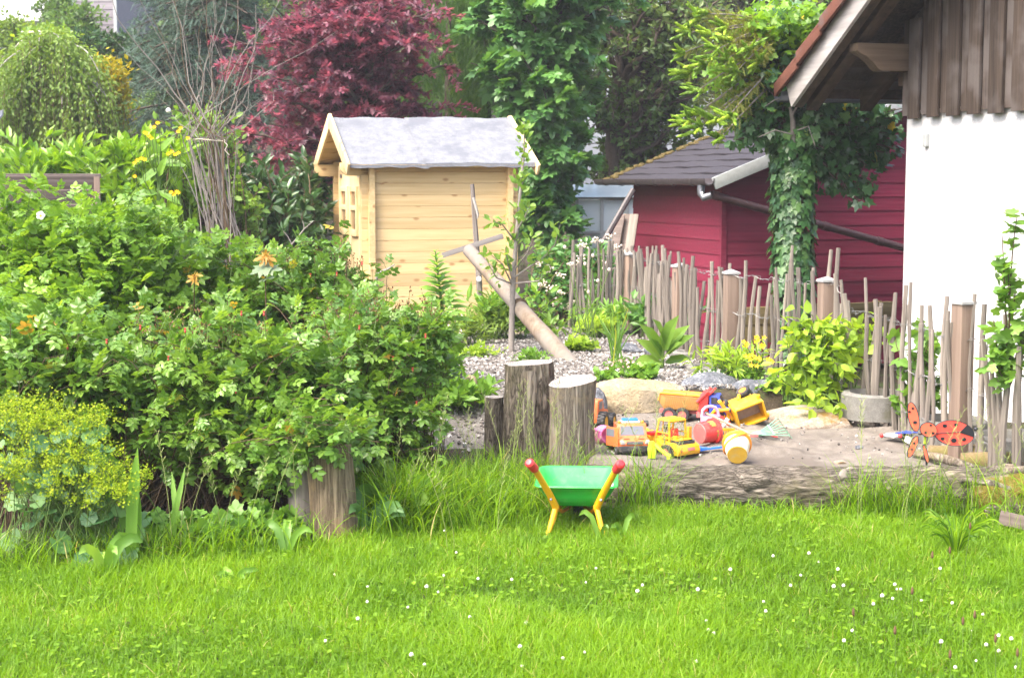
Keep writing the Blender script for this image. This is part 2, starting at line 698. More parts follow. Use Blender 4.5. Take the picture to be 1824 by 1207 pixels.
def rdir(n):
    return norm(rng.normal(size=(n, 3)))


def in_ell(ells, n, lo=0.35, up_bias=0.0):
    """points in a union of ellipsoids ((cx,cy,cz),(rx,ry,rz),weight)"""
    w = np.array([e[2] if len(e) > 2 else e[1][0] * e[1][1] * e[1][2] for e in ells])
    k = rng.choice(len(ells), n, p=w / w.sum())
    c = np.array([e[0] for e in ells], float)[k]
    r = np.array([e[1] for e in ells], float)[k]
    d = rdir(n)
    d[:, 2] = np.where((d[:, 2] < 0) & (rng.random(n) < up_bias), -d[:, 2], d[:, 2])
    q = (lo ** 3 + (1 - lo ** 3) * rng.random(n)) ** (1 / 3)
    return c + d * r * q[:, None], d


def put_leaves(polys, per, t0, tp, size, up=0.7, rnd=0.6, fwd=0.5, jit=0.0, lift=0.1, var=0.3, clump=1.2, tlo=0.0, thi=1.0, accent=0.0):
    M = len(polys)
    t = t0 + (1 - t0) * rng.random((M, per)) ** 0.9
    pos, tan = along(polys, t)
    pos, tan = pos.reshape(-1, 3), tan.reshape(-1, 3)
    n = len(pos)
    side = rdir(n)
    side = norm(side - (side * tan).sum(-1, keepdims=True) * tan)
    X = norm(fwd * tan + side * (1 - fwd * 0.5) + np.array([0, 0, lift]))
    Nn = norm(np.array([0, 0, up]) + rdir(n) * rnd)
    pos = pos + X * 0.01 + (rng.normal(size=(n, 3)) * jit if jit else 0)
    sz = size * (1 - var + 2 * var * rng.random(n))
    cl = vnoise(pos, clump) * 0.5 + 0.5
    ti = np.clip(0.55 * cl + 0.45 * rng.random(n), 0, 1)
    ti = tlo + (thi - tlo) * 0.9 * ti
    if accent:
        ti = np.where(rng.random(n) < accent, 0.93 + 0.07 * rng.random(n), ti)
    return pos, X, Nn, sz, ti


def split_front(data, k, keep=None):
    """indices of the k leaves nearest the viewer's side, and of the rest"""
    pos = data[0]
    sc = pos[:, 1] + rng.normal(size=len(pos)) * 0.12 - 0.3 * pos[:, 2]
    o = np.argsort(sc)
    a, b = o[:k], o[k:]
    return [d[a] for d in data], [d[b] for d in data]


def shrub(name, label, cat, base, base_r, ells, n_canes, per, tp, size, mat, stem_mat, r0=0.006, t0=0.4, front=0, key='', arch=0.25, group=None, up_bias=0.4, leaf_name='leaf', lo=0.5, **kw):
    base = np.array(base, float)
    root = thing(name, label, cat, base, group=group)
    tg, d = in_ell(ells, n_canes, lo, up_bias)
    tg = tg + d * 0.085 * (rng.random(n_canes) < 0.2)[:, None]
    a = base + np.clip(rng.normal(size=(n_canes, 3)), -1.5, 1.5) * np.array([base_r[0], base_r[1], 0])
    a[:, 2] = base[2] - 0.02
    mid = a * 0.45 + tg * 0.55
    mid[:, 2] = a[:, 2] + (tg[:, 2] - a[:, 2]) * (0.75 + arch * rng.random(n_canes)) + arch * 0.2
    mid += rng.normal(size=mid.shape) * 0.04
    polys = bez(a, mid, tg, 9)
    polys[:, 3:8] += rng.normal(size=polys[:, 3:8].shape) * 0.008
    tube_obj('stems', polys, r0, r0 * 0.3, stem_mat, root, base, 4)
    data = put_leaves(polys, per, t0, tp, size, **kw)
    if front:
        fr, data = split_front(data, front)
        leaf_objects(leaf_name, tp, key or name, *fr, mat, root, base)
    leaf_cloud('foliage', tp, *data, mat, root, base)
    return root, polys


def tree(name, label, cat, base, trunk, ells, n_limb, n_twig, per, tp, size, mat, bark, r0=0.1, twig=0.35, flat=0.6, group=None, limb_h=(0.25, 0.95), lo=0.3, droop=0.0, trunk_sides=9, **kw):
    """trunk polyline -> limbs into the crown's volume -> twigs -> leaves"""
    base = np.array(base, float)
    root = thing(name, label, cat, base, group=group)
    tr = np.array([trunk], float)
    V, T = tubes(tr - base, r0, r0 * 0.35, trunk_sides)
    link('trunk', tri_mesh('trunk', V, T, bark, None, True), root)
    tg, d = in_ell(ells, n_limb, lo, 0.25)
    hgt = tr[0, :, 2]
    fz = np.clip((tg[:, 2] - hgt[0]) / max(hgt[-1] - hgt[0], 0.1) - 0.18, limb_h[0], limb_h[1])
    a, tan = along(tr, fz[None, :])
    a = a[0]
    mid = a * 0.5 + tg * 0.5 + np.array([0, 0, 0.12]) * np.linalg.norm(tg - a, axis=1)[:, None]
    limbs = bez(a, mid, tg, 8)
    limbs[:, 2:7] += rng.normal(size=limbs[:, 2:7].shape) * 0.03 * r0 / 0.1
    tube_obj('limbs', limbs, r0 * 0.32, r0 * 0.08, bark, root, base, 5, True)
    t = 0.3 + 0.7 * rng.random((n_limb, n_twig))
    s0, tn = along(limbs, t)
    s0, tn = s0.reshape(-1, 3), tn.reshape(-1, 3)
    off = norm(rdir(len(s0)) * np.array([1, 1, flat]) + tn * 0.5) * twig * (0.4 + rng.random(len(s0)))[:, None]
    e = s0 + off
    e[:, 2] -= droop * rng.random(len(e))
    mid = (s0 + e) / 2 + np.array([0, 0, 0.06])
    tw = bez(s0, mid, e, 5)
    tube_obj('twigs', tw, r0 * 0.07, r0 * 0.03, bark, root, base, 3, True)
    data = put_leaves(tw, per, 0.15, tp, size, **kw)
    leaf_cloud('crown', tp, *data, mat, root, base, False)
    return root
# ---------------------------------------------------------------- material library
M = {}
M['soil'] = rough_ground('soil', [(0.35, (0.025, 0.019, 0.012)), (0.55, (0.06, 0.046, 0.03)), (0.75, (0.10, 0.08, 0.055))], 9, 0.02, 90, patch=(0.05, 0.085, 0.015), patch_scale=1.3)
M['sand'] = rough_ground('sand', [(0.34, (0.11, 0.094, 0.08)), (0.5, (0.185, 0.162, 0.138)), (0.66, (0.28, 0.25, 0.22))], 9, 0.012, 260, patch=(0.135, 0.115, 0.097), patch_scale=1.9)
M['gravelbed'] = rough_ground('gravel_bed', [(0.35, (0.08, 0.07, 0.06)), (0.5, (0.17, 0.155, 0.14)), (0.64, (0.30, 0.285, 0.27))], 30, 0.012, 160)
M['pine'] = wood('pine', (0.58, 0.40, 0.185), (0.72, 0.54, 0.285), 'X', 30, knots=(0.36, 0.19, 0.075), knot_scale=6.5, rough=0.55, bump=0.0012)
M['pine_v'] = wood('pine_upright', (0.64, 0.46, 0.235), (0.76, 0.60, 0.35), 'Z', 30, knots=(0.50, 0.25, 0.09), knot_scale=4.0, rough=0.55, bump=0.0012)
M['grey_wood'] = wood('weathered_wood', (0.12, 0.10, 0.09), (0.26, 0.23, 0.21), 'Z', 45, rough=0.85, bump=0.003)
M['picket'] = wood('picket_wood', (0.11, 0.094, 0.079), (0.27, 0.236, 0.203), 'Z', 55, rough=0.8, bump=0.003, patch=(0.18, 0.155, 0.135), vary=(0.66, 1.25))
M['post'] = wood('post_wood', (0.165, 0.118, 0.092), (0.265, 0.195, 0.152), 'Z', 40, rough=0.75, bump=0.0015)
M['panel_wood'] = wood('panel_wood', (0.09, 0.07, 0.06), (0.18, 0.145, 0.13), 'X', 40, rough=0.85, bump=0.002)
M['dark_wood'] = wood('dark_siding', (0.02, 0.013, 0.010), (0.085, 0.062, 0.047), 'Z', 52, rough=0.75, bump=0.004, patch=(0.115, 0.098, 0.09))
M['dark_wood_y'] = wood('dark_rafter', (0.035, 0.022, 0.014), (0.085, 0.055, 0.036), 'Y', 26, rough=0.8, bump=0.003)
M['bargeboard'] = wood('bargeboard', (0.34, 0.31, 0.30), (0.60, 0.57, 0.56), 'Y', 26, rough=0.8, bump=0.002, patch=(0.46, 0.42, 0.41))
M['bracket'] = wood('bracket_wood', (0.075, 0.05, 0.032), (0.15, 0.105, 0.07), 'X', 30, rough=0.8, bump=0.002)
M['olive_wood'] = wood('olive_beam', (0.16, 0.12, 0.05), (0.28, 0.22, 0.10), 'X', 30, rough=0.85, bump=0.002)
M['felt'] = rough_ground('roofing_felt', [(0.36, (0.11, 0.118, 0.135)), (0.5, (0.175, 0.184, 0.205)), (0.62, (0.235, 0.243, 0.262))], 11, 0.006, 130, rough=0.85, patch=(0.125, 0.133, 0.155), patch_scale=2.6)
M['plaster'] = rough_ground('white_plaster', [(0.3, (0.56, 0.56, 0.565)), (0.7, (0.72, 0.72, 0.72))], 55, 0.02, 150, rough=0.95, patch=(0.58, 0.575, 0.56), patch_scale=1.1)
M['red_board'] = wood('red_board', (0.155, 0.018, 0.042), (0.235, 0.031, 0.062), 'X', 60, rough=0.36, bump=0.0012)
M['shingle'] = rough_ground('dark_shingle', [(0.3, (0.022, 0.020, 0.025)), (0.7, (0.055, 0.050, 0.061))], 40, 0.003, 240, rough=0.8)
M['moss'] = rough_ground('moss', [(0.3, (0.035, 0.03, 0.012)), (0.5, (0.10, 0.075, 0.025)), (0.7, (0.17, 0.13, 0.05))], 28, 0.02, 160)
M['gutter'] = plain('dark_gutter', (0.055, 0.045, 0.048), 0.4, dirt=(0.2, 0.18, 0.16), dirt_amt=0.35)
M['pipe'] = plain('brown_pipe', (0.06, 0.032, 0.034), 0.35, dirt=(0.18, 0.15, 0.15), dirt_amt=0.25)
M['zinc'] = plain('zinc', (0.20, 0.21, 0.24), 0.4, metallic=0.7, dirt=(0.25, 0.24, 0.24))
M['white_trim'] = plain('pale_trim', (0.36, 0.38, 0.38), 0.5, dirt=(0.24, 0.25, 0.24))
M['tile'] = rough_ground('roof_tile', [(0.3, (0.07, 0.028, 0.02)), (0.5, (0.13, 0.05, 0.034)), (0.7, (0.19, 0.085, 0.06))], 12, 0.006, 120, patch=(0.13, 0.085, 0.075), patch_scale=5)
M['glass'] = plain('window_glass', (0.20, 0.13, 0.07), 0.08, 0.05)
M['grey_glass'] = plain('house_glass', (0.16, 0.20, 0.30), 0.08, 0.05)
M['white_house'] = plain('white_render', (0.78, 0.78, 0.80), 0.8)
M['house_siding'] = wood('house_siding', (0.20, 0.18, 0.20), (0.30, 0.27, 0.29), 'X', 30, rough=0.8)
M['concrete'] = rough_ground('concrete', [(0.3, (0.10, 0.095, 0.085)), (0.5, (0.18, 0.175, 0.16)), (0.7, (0.27, 0.265, 0.245))], 22, 0.008, 200, patch=(0.13, 0.125, 0.085), patch_scale=4)
M['sandstone'] = rough_ground('sandstone', [(0.32, (0.20, 0.155, 0.09)), (0.5, (0.34, 0.275, 0.175)), (0.66, (0.46, 0.39, 0.27))], 7, 0.03, 70, patch=(0.25, 0.21, 0.15), patch_scale=3)
M['dark_rock'] = rough_ground('dark_rock', [(0.34, (0.05, 0.055, 0.065)), (0.5, (0.11, 0.118, 0.135)), (0.64, (0.30, 0.31, 0.33))], 11, 0.02, 60)
M['mossy_rock'] = rough_ground('mossy_rock', [(0.34, (0.17, 0.135, 0.10)), (0.5, (0.30, 0.245, 0.19)), (0.66, (0.44, 0.39, 0.33))], 14, 0.02, 90, patch=(0.23, 0.135, 0.03), patch_scale=5)
M['wire'] = plain('wire', (0.22, 0.22, 0.22), 0.45, metallic=0.6)
M['twig'] = plain('dry_twig', (0.215, 0.19, 0.17), 0.8, 0.35, 14)
M['stem_brown'] = plain('stem_brown', (0.10, 0.065, 0.035), 0.8, 0.3)
M['stem_green'] = plain('stem_green', (0.10, 0.17, 0.03), 0.6, 0.2)
M['bark'] = rough_ground('tree_bark', [(0.3, (0.045, 0.035, 0.028)), (0.7, (0.13, 0.10, 0.08))], 25, 0.01, 90)
M['birch_bark'] = plain('birch_bark', (0.42, 0.38, 0.35), 0.7, 0.35, 20)
M['white_petal'] = plain('white_petal', (0.80, 0.78, 0.74), 0.6, 0.05)
M['pink_petal'] = plain('pink_petal', (0.80, 0.48, 0.50), 0.6, 0.1)
M['cream_petal'] = plain('cream_petal', (0.62, 0.54, 0.44), 0.7, 0.15, 60)
M['yellow_petal'] = plain('yellow_petal', (0.85, 0.60, 0.02), 0.55, 0.1)
M['blue_petal'] = plain('blue_petal', (0.16, 0.12, 0.55), 0.55, 0.1)
M['red_bud'] = plain('red_bud', (0.50, 0.06, 0.05), 0.5, 0.2)
M['brown_head'] = plain('brown_head', (0.11, 0.062, 0.028), 0.85, 0.3, 120)
# foliage: darkest leaf first, accent colour at the far end
_lm = leafmat
L = {}
L['grass'] = _lm('grass_blade', [(0, (0.035, 0.088, 0.005)), (0.35, (0.085, 0.175, 0.006)), (0.8, (0.155, 0.26, 0.009)), (0.93, (0.21, 0.27, 0.03)), (1, (0.32, 0.27, 0.12))], 0.42, 0.5, spec=0.32)
L['clover'] = _lm('clover_leaf', [(0, (0.06, 0.125, 0.006)), (0.6, (0.105, 0.195, 0.01)), (1, (0.15, 0.24, 0.014))], 0.55, 0.4, spec=0.25)
L['rose'] = _lm('rose_leaf', [(0, (0.035, 0.085, 0.014)), (0.4, (0.07, 0.14, 0.022)), (0.8, (0.13, 0.21, 0.03)), (0.92, (0.19, 0.25, 0.03)), (0.95, (0.28, 0.22, 0.03)), (1, (0.30, 0.16, 0.03))], 0.3, 0.42, spec=0.55, gain=1.85)
L['dogrose'] = _lm('tall_rose_leaf', [(0, (0.045, 0.10, 0.016)), (0.4, (0.085, 0.165, 0.02)), (0.85, (0.16, 0.26, 0.03)), (1, (0.25, 0.33, 0.035))], 0.38, 0.45, gain=1.8)
L['laurel'] = _lm('laurel_leaf', [(0, (0.04, 0.10, 0.012)), (0.5, (0.13, 0.24, 0.015)), (1, (0.26, 0.36, 0.02))], 0.3, 0.4, spec=0.6)
L['darklaurel'] = _lm('dark_laurel_leaf', [(0, (0.012, 0.03, 0.010)), (0.6, (0.03, 0.075, 0.018)), (0.95, (0.07, 0.14, 0.025)), (1, (0.35, 0.28, 0.05))], 0.3, 0.25, spec=0.6)
L['birch'] = _lm('birch_leaf', [(0, (0.07, 0.13, 0.022)), (0.6, (0.13, 0.20, 0.03)), (1, (0.19, 0.25, 0.04))], 0.5, 0.4)
L['yellow'] = _lm('golden_leaf', [(0, (0.20, 0.19, 0.01)), (1, (0.42, 0.34, 0.012))], 0.5, 0.4, gain=1.4)
L['spruce'] = _lm('blue_spruce_needle', [(0, (0.028, 0.055, 0.042)), (0.6, (0.06, 0.105, 0.078)), (1, (0.115, 0.17, 0.125))], 0.5, 0.15)
L['maple'] = _lm('red_maple_leaf', [(0, (0.035, 0.014, 0.024)), (0.45, (0.082, 0.031, 0.046)), (0.8, (0.145, 0.054, 0.070)), (1, (0.25, 0.085, 0.088))], 0.35, 0.45, boost=(1.7, 0.95, 0.95), spec=0.7, gain=2.7)
L['thuja'] = _lm('thuja_spray', [(0, (0.016, 0.045, 0.008)), (0.5, (0.042, 0.095, 0.012)), (1, (0.10, 0.165, 0.02))], 0.5, 0.25, gain=2.0)
L['sycamore'] = _lm('sycamore_leaf', [(0, (0.03, 0.085, 0.022)), (0.5, (0.06, 0.14, 0.036)), (0.9, (0.09, 0.18, 0.035)), (1, (0.24, 0.25, 0.04))], 0.36, 0.38, spec=0.6, gain=1.95)
L['darktree'] = _lm('dark_tree_leaf', [(0, (0.02, 0.045, 0.014)), (0.5, (0.05, 0.085, 0.022)), (1, (0.13, 0.165, 0.05))], 0.45, 0.35, gain=2.1)
L['midtree'] = _lm('mid_tree_leaf', [(0, (0.04, 0.085, 0.022)), (0.5, (0.075, 0.14, 0.03)), (1, (0.14, 0.22, 0.05))], 0.45, 0.35)
L['ivy'] = _lm('ivy_leaf', [(0, (0.014, 0.045, 0.014)), (0.5, (0.032, 0.085, 0.026)), (0.9, (0.075, 0.145, 0.04)), (0.955, (0.16, 0.22, 0.02)), (1, (0.40, 0.29, 0.02))], 0.32, 0.28, spec=0.6, gain=1.9)
L['ivylight'] = _lm('young_ivy_leaf', [(0, (0.05, 0.12, 0.014)), (0.5, (0.12, 0.23, 0.02)), (1, (0.22, 0.34, 0.03))], 0.4, 0.45)
L['tip'] = _lm('spruce_tip', [(0, (0.08, 0.15, 0.015)), (0.6, (0.15, 0.25, 0.02)), (1, (0.25, 0.34, 0.03))], 0.5, 0.3)
L['apple'] = _lm('apple_leaf', [(0, (0.06, 0.125, 0.018)), (0.6, (0.12, 0.21, 0.035)), (1, (0.19, 0.28, 0.05))], 0.4, 0.42)
L['raspberry'] = _lm('yellow_green_leaf', [(0, (0.10, 0.18, 0.018)), (0.5, (0.19, 0.29, 0.025)), (0.9, (0.30, 0.38, 0.04)), (1, (0.44, 0.34, 0.03))], 0.5, 0.45)
L['currant'] = _lm('currant_leaf', [(0, (0.055, 0.125, 0.022)), (0.6, (0.105, 0.205, 0.03)), (0.95, (0.16, 0.27, 0.04)), (1, (0.55, 0.38, 0.02))], 0.45, 0.4)
L['mantle'] = _lm('round_leaf', [(0, (0.035, 0.095, 0.035)), (0.6, (0.07, 0.155, 0.05)), (1, (0.11, 0.20, 0.06))], 0.5, 0.35)
L['mantleflower'] = _lm('greenish_yellow_floret', [(0, (0.10, 0.16, 0.008)), (1, (0.235, 0.275, 0.012))], 0.6, 0.4, boost=(1.05, 1.2, 0.4), spec=0.2, gain=1.7)
L['herb'] = _lm('herb_leaf', [(0, (0.07, 0.15, 0.02)), (0.6, (0.12, 0.23, 0.03)), (1, (0.19, 0.30, 0.05))], 0.45, 0.4)
L['orangeleaf'] = _lm('orange_maple_leaf', [(0, (0.34, 0.17, 0.02)), (1, (0.46, 0.28, 0.04))], 0.45, 0.4, boost=(1.2, 1.1, 0.7), gain=1.0)
L['paleleaf'] = _lm('pale_leaf', [(0, (0.17, 0.25, 0.14)), (1, (0.26, 0.33, 0.20))], 0.4, 0.4, gain=1.0)

# ---------------------------------------------------------------- ground
def axis(stops):
    out = []
    for a, b, n in stops:
        out += list(np.linspace(a, b, n, endpoint=False))
    return np.array(out + [stops[-1][1]])


gx = axis([(-260, -60, 12), (-60, -10, 18), (-10, -4, 18), (-4, 4, 150), (4, 10, 18), (10, 60, 18), (60, 260, 12)])
gy = axis([(-60, 3, 14), (3, 14, 190), (14, 24, 30), (24, 62, 24), (62, 320, 16)])
XX, YY = np.meshgrid(gx, gy)
structure(link('ground', grid_mesh('ground', XX, YY, H(XX, YY), M['soil'])))

# sand inside the play area, banked against the log and the rocks
sx, sy = axis([(0.20, 2.45, 150)]), axis([(7.18, 9.1, 130)])
XX, YY = np.meshgrid(sx, sy)
edge = np.minimum.reduce([ss(0.22, 0.40, XX), ss(9.1, 8.85, YY), ss(7.18, 7.26, YY), ss(2.45, 2.25, XX + (YY - 7.2) * 0.1)])
pp = np.stack([XX, YY, XX * 0], -1)
ZZ = H(XX, YY) * np.where(YY > 8.7, 0.7, 1) + 0.022 + vnoise(pp, 3.2, 3) * 0.042 + vnoise(pp, 14, 2) * 0.008 - (1 - edge) * 0.09
for (hx, hy, hr, hd) in ((1.30 + 0.03, 7.85, 0.12, 0.035), (1.55, 7.75, 0.10, 0.03), (1.02, 7.9, 0.1, 0.02), (1.75, 8.1, 0.14, 0.03)):
    q = np.exp(-((XX - hx) ** 2 + (YY - hy) ** 2) / (2 * (hr / 1.6) ** 2))
    ZZ += -hd * q + hd * 0.45 * np.exp(-((np.hypot(XX - hx, YY - hy) - hr) ** 2) / 0.003)
ZZ = np.where(edge > 0.85, np.maximum(ZZ, H(XX, YY) + 0.008), ZZ)
structure(link('sand', grid_mesh('sand', XX, YY, ZZ, M['sand'])))


def sz(x, y):
    i = min(len(sx) - 1, max(0, int(round((x - sx[0]) / (sx[1] - sx[0])))))
    j = min(len(sy) - 1, max(0, int(round((y - sy[0]) / (sy[1] - sy[0])))))
    return float(ZZ[j, i])


# gravel mound with its pebbles
mx_, my_ = axis([(-0.9, 2.1, 90)]), axis([(7.9, 12.9, 120)])
X2, Y2 = np.meshgrid(mx_, my_)
pp = np.stack([X2, Y2, X2 * 0], -1)
inner = np.minimum.reduce([ss(-0.9, -0.5, X2 + vnoise(pp, 1.5) * 0.2), ss(12.9, 12.3, Y2), np.maximum(ss(8.9, 9.1, Y2), ss(0.3, 0.15, X2) * ss(7.9, 8.2, Y2)), ss(0.15, -0.1, X2 - fence_x(Y2))])
Z2 = H(X2, Y2) + 0.014 - (1 - inner) * 0.12
structure(link('gravel_bed', grid_mesh('gravel_bed', X2, Y2, Z2, M['gravelbed'])))


def pebbles(name, n, xr, yr, smin, smax, stops, ok):
    x = rng.uniform(*xr, n)
    y = rng.uniform(*yr, n)
    k = ok(x, y)
    x, y = x[k], y[k]
    z = H(x, y) + 0.016
    v = []
    for a in (-1, 1):
        for q in range(4):
            v.append((math.cos(q * math.pi / 2 + a * 0.3) * 0.5, math.sin(q * math.pi / 2 + a * 0.3) * 0.5, a * 0.28))
    t = [(0, 2, 1), (0, 3, 2), (4, 5, 6), (4, 6, 7)]
    for q in range(4):
        q2 = (q + 1) % 4
        t += [(q, q2, 4 + q2), (q, 4 + q2, 4 + q)]
    tp_ = tpl(v, t)
    m, tt = newmat(name + '_stone')
    at = tt.nodes.new('ShaderNodeAttribute')
    at.attribute_name = 'tint'
    b = nd(tt, 'ShaderNodeBsdfPrincipled', Base__Color=ramp(tt, at.outputs['Fac'], stops), Roughness=0.85)
    finish(tt, b.outputs['BSDF'])
    nrm = norm(np.array([0, 0, 1.0]) + rdir(len(x)) * 0.6)
    V, T, ti = scatter(tp_, np.stack([x, y, z], 1), rdir(len(x)), nrm, rng.uniform(smin, smax, len(x)), rng.random(len(x)))
    return stuff(link(name, tri_mesh(name, V, T, m, ti, False)))


PEB = [(0, (0.06, 0.05, 0.045)), (0.35, (0.16, 0.14, 0.125)), (0.7, (0.28, 0.26, 0.24)), (1, (0.50, 0.49, 0.47))]
pebbles('gravel', 17000, (-0.8, 1.9), (8.0, 12.6), 0.008, 0.026, PEB,
        lambda x, y: ((y > 9.0) | ((x < 0.25) & (y > 8.0 + rng.random(len(x)) * 0.4))) & (x < fence_x(y) - 0.03))
pebbles('sand_pebbles', 160, (0.45, 2.1), (7.4, 8.7), 0.006, 0.016, PEB, lambda x, y: x > 0.4).location.z = 0.035
# a few bigger stones lying on sand and gravel
def rock(name, label, c, r, mat, seed, cuts=7, n=34, sharp=0.5, cat='rock'):
    """a stone: a ball cut by planes and roughened"""
    rs = np.random.default_rng(seed)
    root = MB()
    nu, nv = n, n // 2 + 3
    u = np.linspace(0, 2 * np.pi, nu, endpoint=False)
    vv = np.linspace(-np.pi / 2, np.pi / 2, nv)
    U, V = np.meshgrid(u, vv)
    d = np.stack([np.cos(V) * np.cos(U), np.cos(V) * np.sin(U), np.sin(V)], -1)
    rad = np.full(U.shape, 1.0)
    for _ in range(cuts):
        nn = norm(rs.normal(size=3))
        h = rs.uniform(0.62, 0.88)
        dd = (d * nn).sum(-1)
        rad = np.minimum(rad, np.where(dd > 0.05, h / np.maximum(dd, 0.05), 9))
    p = d * rad[..., None]
    p = p * (1 + 0.15 * vnoise(p + seed, 2.5, 3)[..., None] + 0.07 * np.abs(vnoise(p + seed, 7, 3))[..., None])
    p = p * np.array(r)
    i = np.arange(nu * nv).reshape(nv, nu)
    j = np.roll(i, -1, 1)
    a, b, c_, d_ = i[:-1].ravel(), j[:-1].ravel(), j[1:].ravel(), i[1:].ravel()
    T = np.concatenate([np.stack([a, b, c_], 1), np.stack([a, c_, d_], 1)])
    me = tri_mesh(name, p.reshape(-1, 3), T, mat, None, True)
    me.set_sharp_from_angle(angle=R(38))
    o = link(name, me)
    o.location = c
    return tag(o, label, cat)


q = P(1140, 712, 9.0)
o = rock('sandstone_block', 'long pale yellow sandstone block behind the toy dump truck', (q.x, 9.02, 0.235), (0.33, 0.17, 0.155), M['sandstone'], 3, 9)
q = P(1268, 708, 9.15)
o = rock('grey_rock', 'blue grey rock with white veins right behind the blue truck cab', (q.x, 9.2, 0.25), (0.19, 0.16, 0.135), M['dark_rock'], 8, 8)
q = P(1345, 712, 9.1)
o = rock('grey_rock', 'dark grey rock behind the tipped yellow toy loader', (q.x, 9.12, 0.225), (0.20, 0.15, 0.125), M['dark_rock'], 12, 8)
q = P(1440, 752, 8.6)
o = rock('mossy_rock', 'flat pinkish rock with ochre moss at the right edge of the sand', (q.x, 8.55, 0.165), (0.33, 0.22, 0.11), M['mossy_rock'], 17, 6)
q = P(1062, 726, 8.9)
o = rock('small_rock', 'small grey rock leaning between stump and sandstone block', (q.x, 8.8, 0.23), (0.06, 0.07, 0.11), M['dark_rock'], 21, 7, 22)
q = P(1240, 590, 11.0)
for k, (px, py, Y, r, lab, mm) in enumerate((
        (1120, 610, 10.9, (0.10, 0.08, 0.055), 'rounded grey stone on the gravel left of the comfrey plant', 'dark_rock'),
        (1163, 607, 10.8, (0.07, 0.06, 0.05), 'grey stone half hidden behind the comfrey plant', 'dark_rock'),
        (932, 580, 12.3, (0.07, 0.06, 0.05), 'whitish stone at the foot of the cabin wall', 'sandstone'),
        (838, 712, 8.7, (0.05, 0.06, 0.12), 'pale upright stone beside the tall tree stump', 'sandstone'),
        (1060, 636, 10.3, (0.035, 0.03, 0.012), 'flat pink stone lying on the gravel behind the stumps', 'mossy_rock'),
        (1530, 808, 7.75, (0.022, 0.018, 0.013), 'small grey stone lying on the sand near the log', 'dark_rock'),
        (1496, 822, 7.5, (0.03, 0.02, 0.012), 'small brown clod on the sand just behind the log', 'mossy_rock'))):
    q = P(px, py, Y)
    rock('stone', lab, (q.x, Y, max(gz(q.x, Y), sz(q.x, Y) if 0.4 < q.x < 2.2 and Y < 8.7 else -1) + r[2] * 0.45), r, M[mm], 40 + k, 7, 20, cat='stone')

# ---------------------------------------------------------------- log cabin
TH = R(16.5)
c0 = P(660, 400, 14.0)
CAB = Vector((c0.x, 14.0, 0.27))
cab = thing('log_cabin', 'small new pine log cabin with grey felt roof behind the mound', 'cabin', CAB, TH)
CW, CD, CH = 1.28, 1.40, 1.43       # long wall, gable depth, height of the eaves
NB = 14
bh = CH / NB
def board(length, th=0.05, gap=0.0012):
    b = MB()
    h = bh - gap
    b.prism([(-th / 2, 0.002), (-th / 2 + 0.004, 0), (th / 2 - 0.004, 0), (th / 2, 0.002), (th / 2, h - 0.004), (th / 2 - 0.004, h), (-th / 2 + 0.004, h), (-th / 2, h - 0.004)], -length / 2, length / 2, Matrix.Rotation(-math.pi / 2, 4, 'Z'))
    return b
ext = 0.085
me_l = board(CW + 2 * ext).mesh('wall_board', M['pine'])
me_g = board(CD + 2 * ext).mesh('wall_board', M['pine'])
me_gs = board(0.30).mesh('wall_board', M['pine'])
for k in range(NB):
    for y in (0.0, CD):
        o = link('wall_board', me_l, cab)
        o.location = (CW / 2, y, k * bh + (0.0 if y == 0 else 0))
    o = link('wall_board', me_g, cab)
    o.location = (CW, CD / 2, k * bh + bh / 2)
    o.rotation_euler.z = math.pi / 2
    if k == NB - 1:
        o.scale.x = (CD - 0.12) / (CD + 2 * ext)
    if k < NB - 1:       # gable with the door opening: short boards at both sides
        for y in (-ext + 0.15, CD + ext - 0.15):
            o = link('wall_board', me_gs, cab)
            o.location = (0.0, y, k * bh + bh / 2)
            o.rotation_euler.z = math.pi / 2
    else:
        o = link('wall_board', me_g, cab)
        o.location = (0.0, CD / 2, k * bh + bh / 2)
        o.rotation_euler.z = math.pi / 2
        o.scale.x = (CD - 0.12) / (CD + 2 * ext)
# gable triangles and ridge
RZ = 1.775
sl = (RZ - CH) / (CD / 2)
for x in (0.0, CW):
    b = MB()
    b.prism([(0.10, CH + bh / 2), (CD - 0.10, CH + bh / 2), (CD / 2 + 0.02, RZ - 0.03), (CD / 2 - 0.02, RZ - 0.03)], -0.024, 0.024, Matrix.Rotation(math.pi / 2, 4, 'Z'))
    o = b.build('gable', M['pine'], cab)
    o.location.x = x
# purlin ends sticking out of the gable at the eaves
for y in (0.0, CD):
    b = MB()
    b.prism([(-0.22, 0.03), (-0.2, 0.0), (-0.16, -0.025), (0.1, -0.025), (0.1, 0.09), (-0.22, 0.09)], -0.025, 0.025)
    o = b.build('purlin_end', M['pine'], cab, 0.004)
    o.location = (-0.05, y, CH - 0.115)
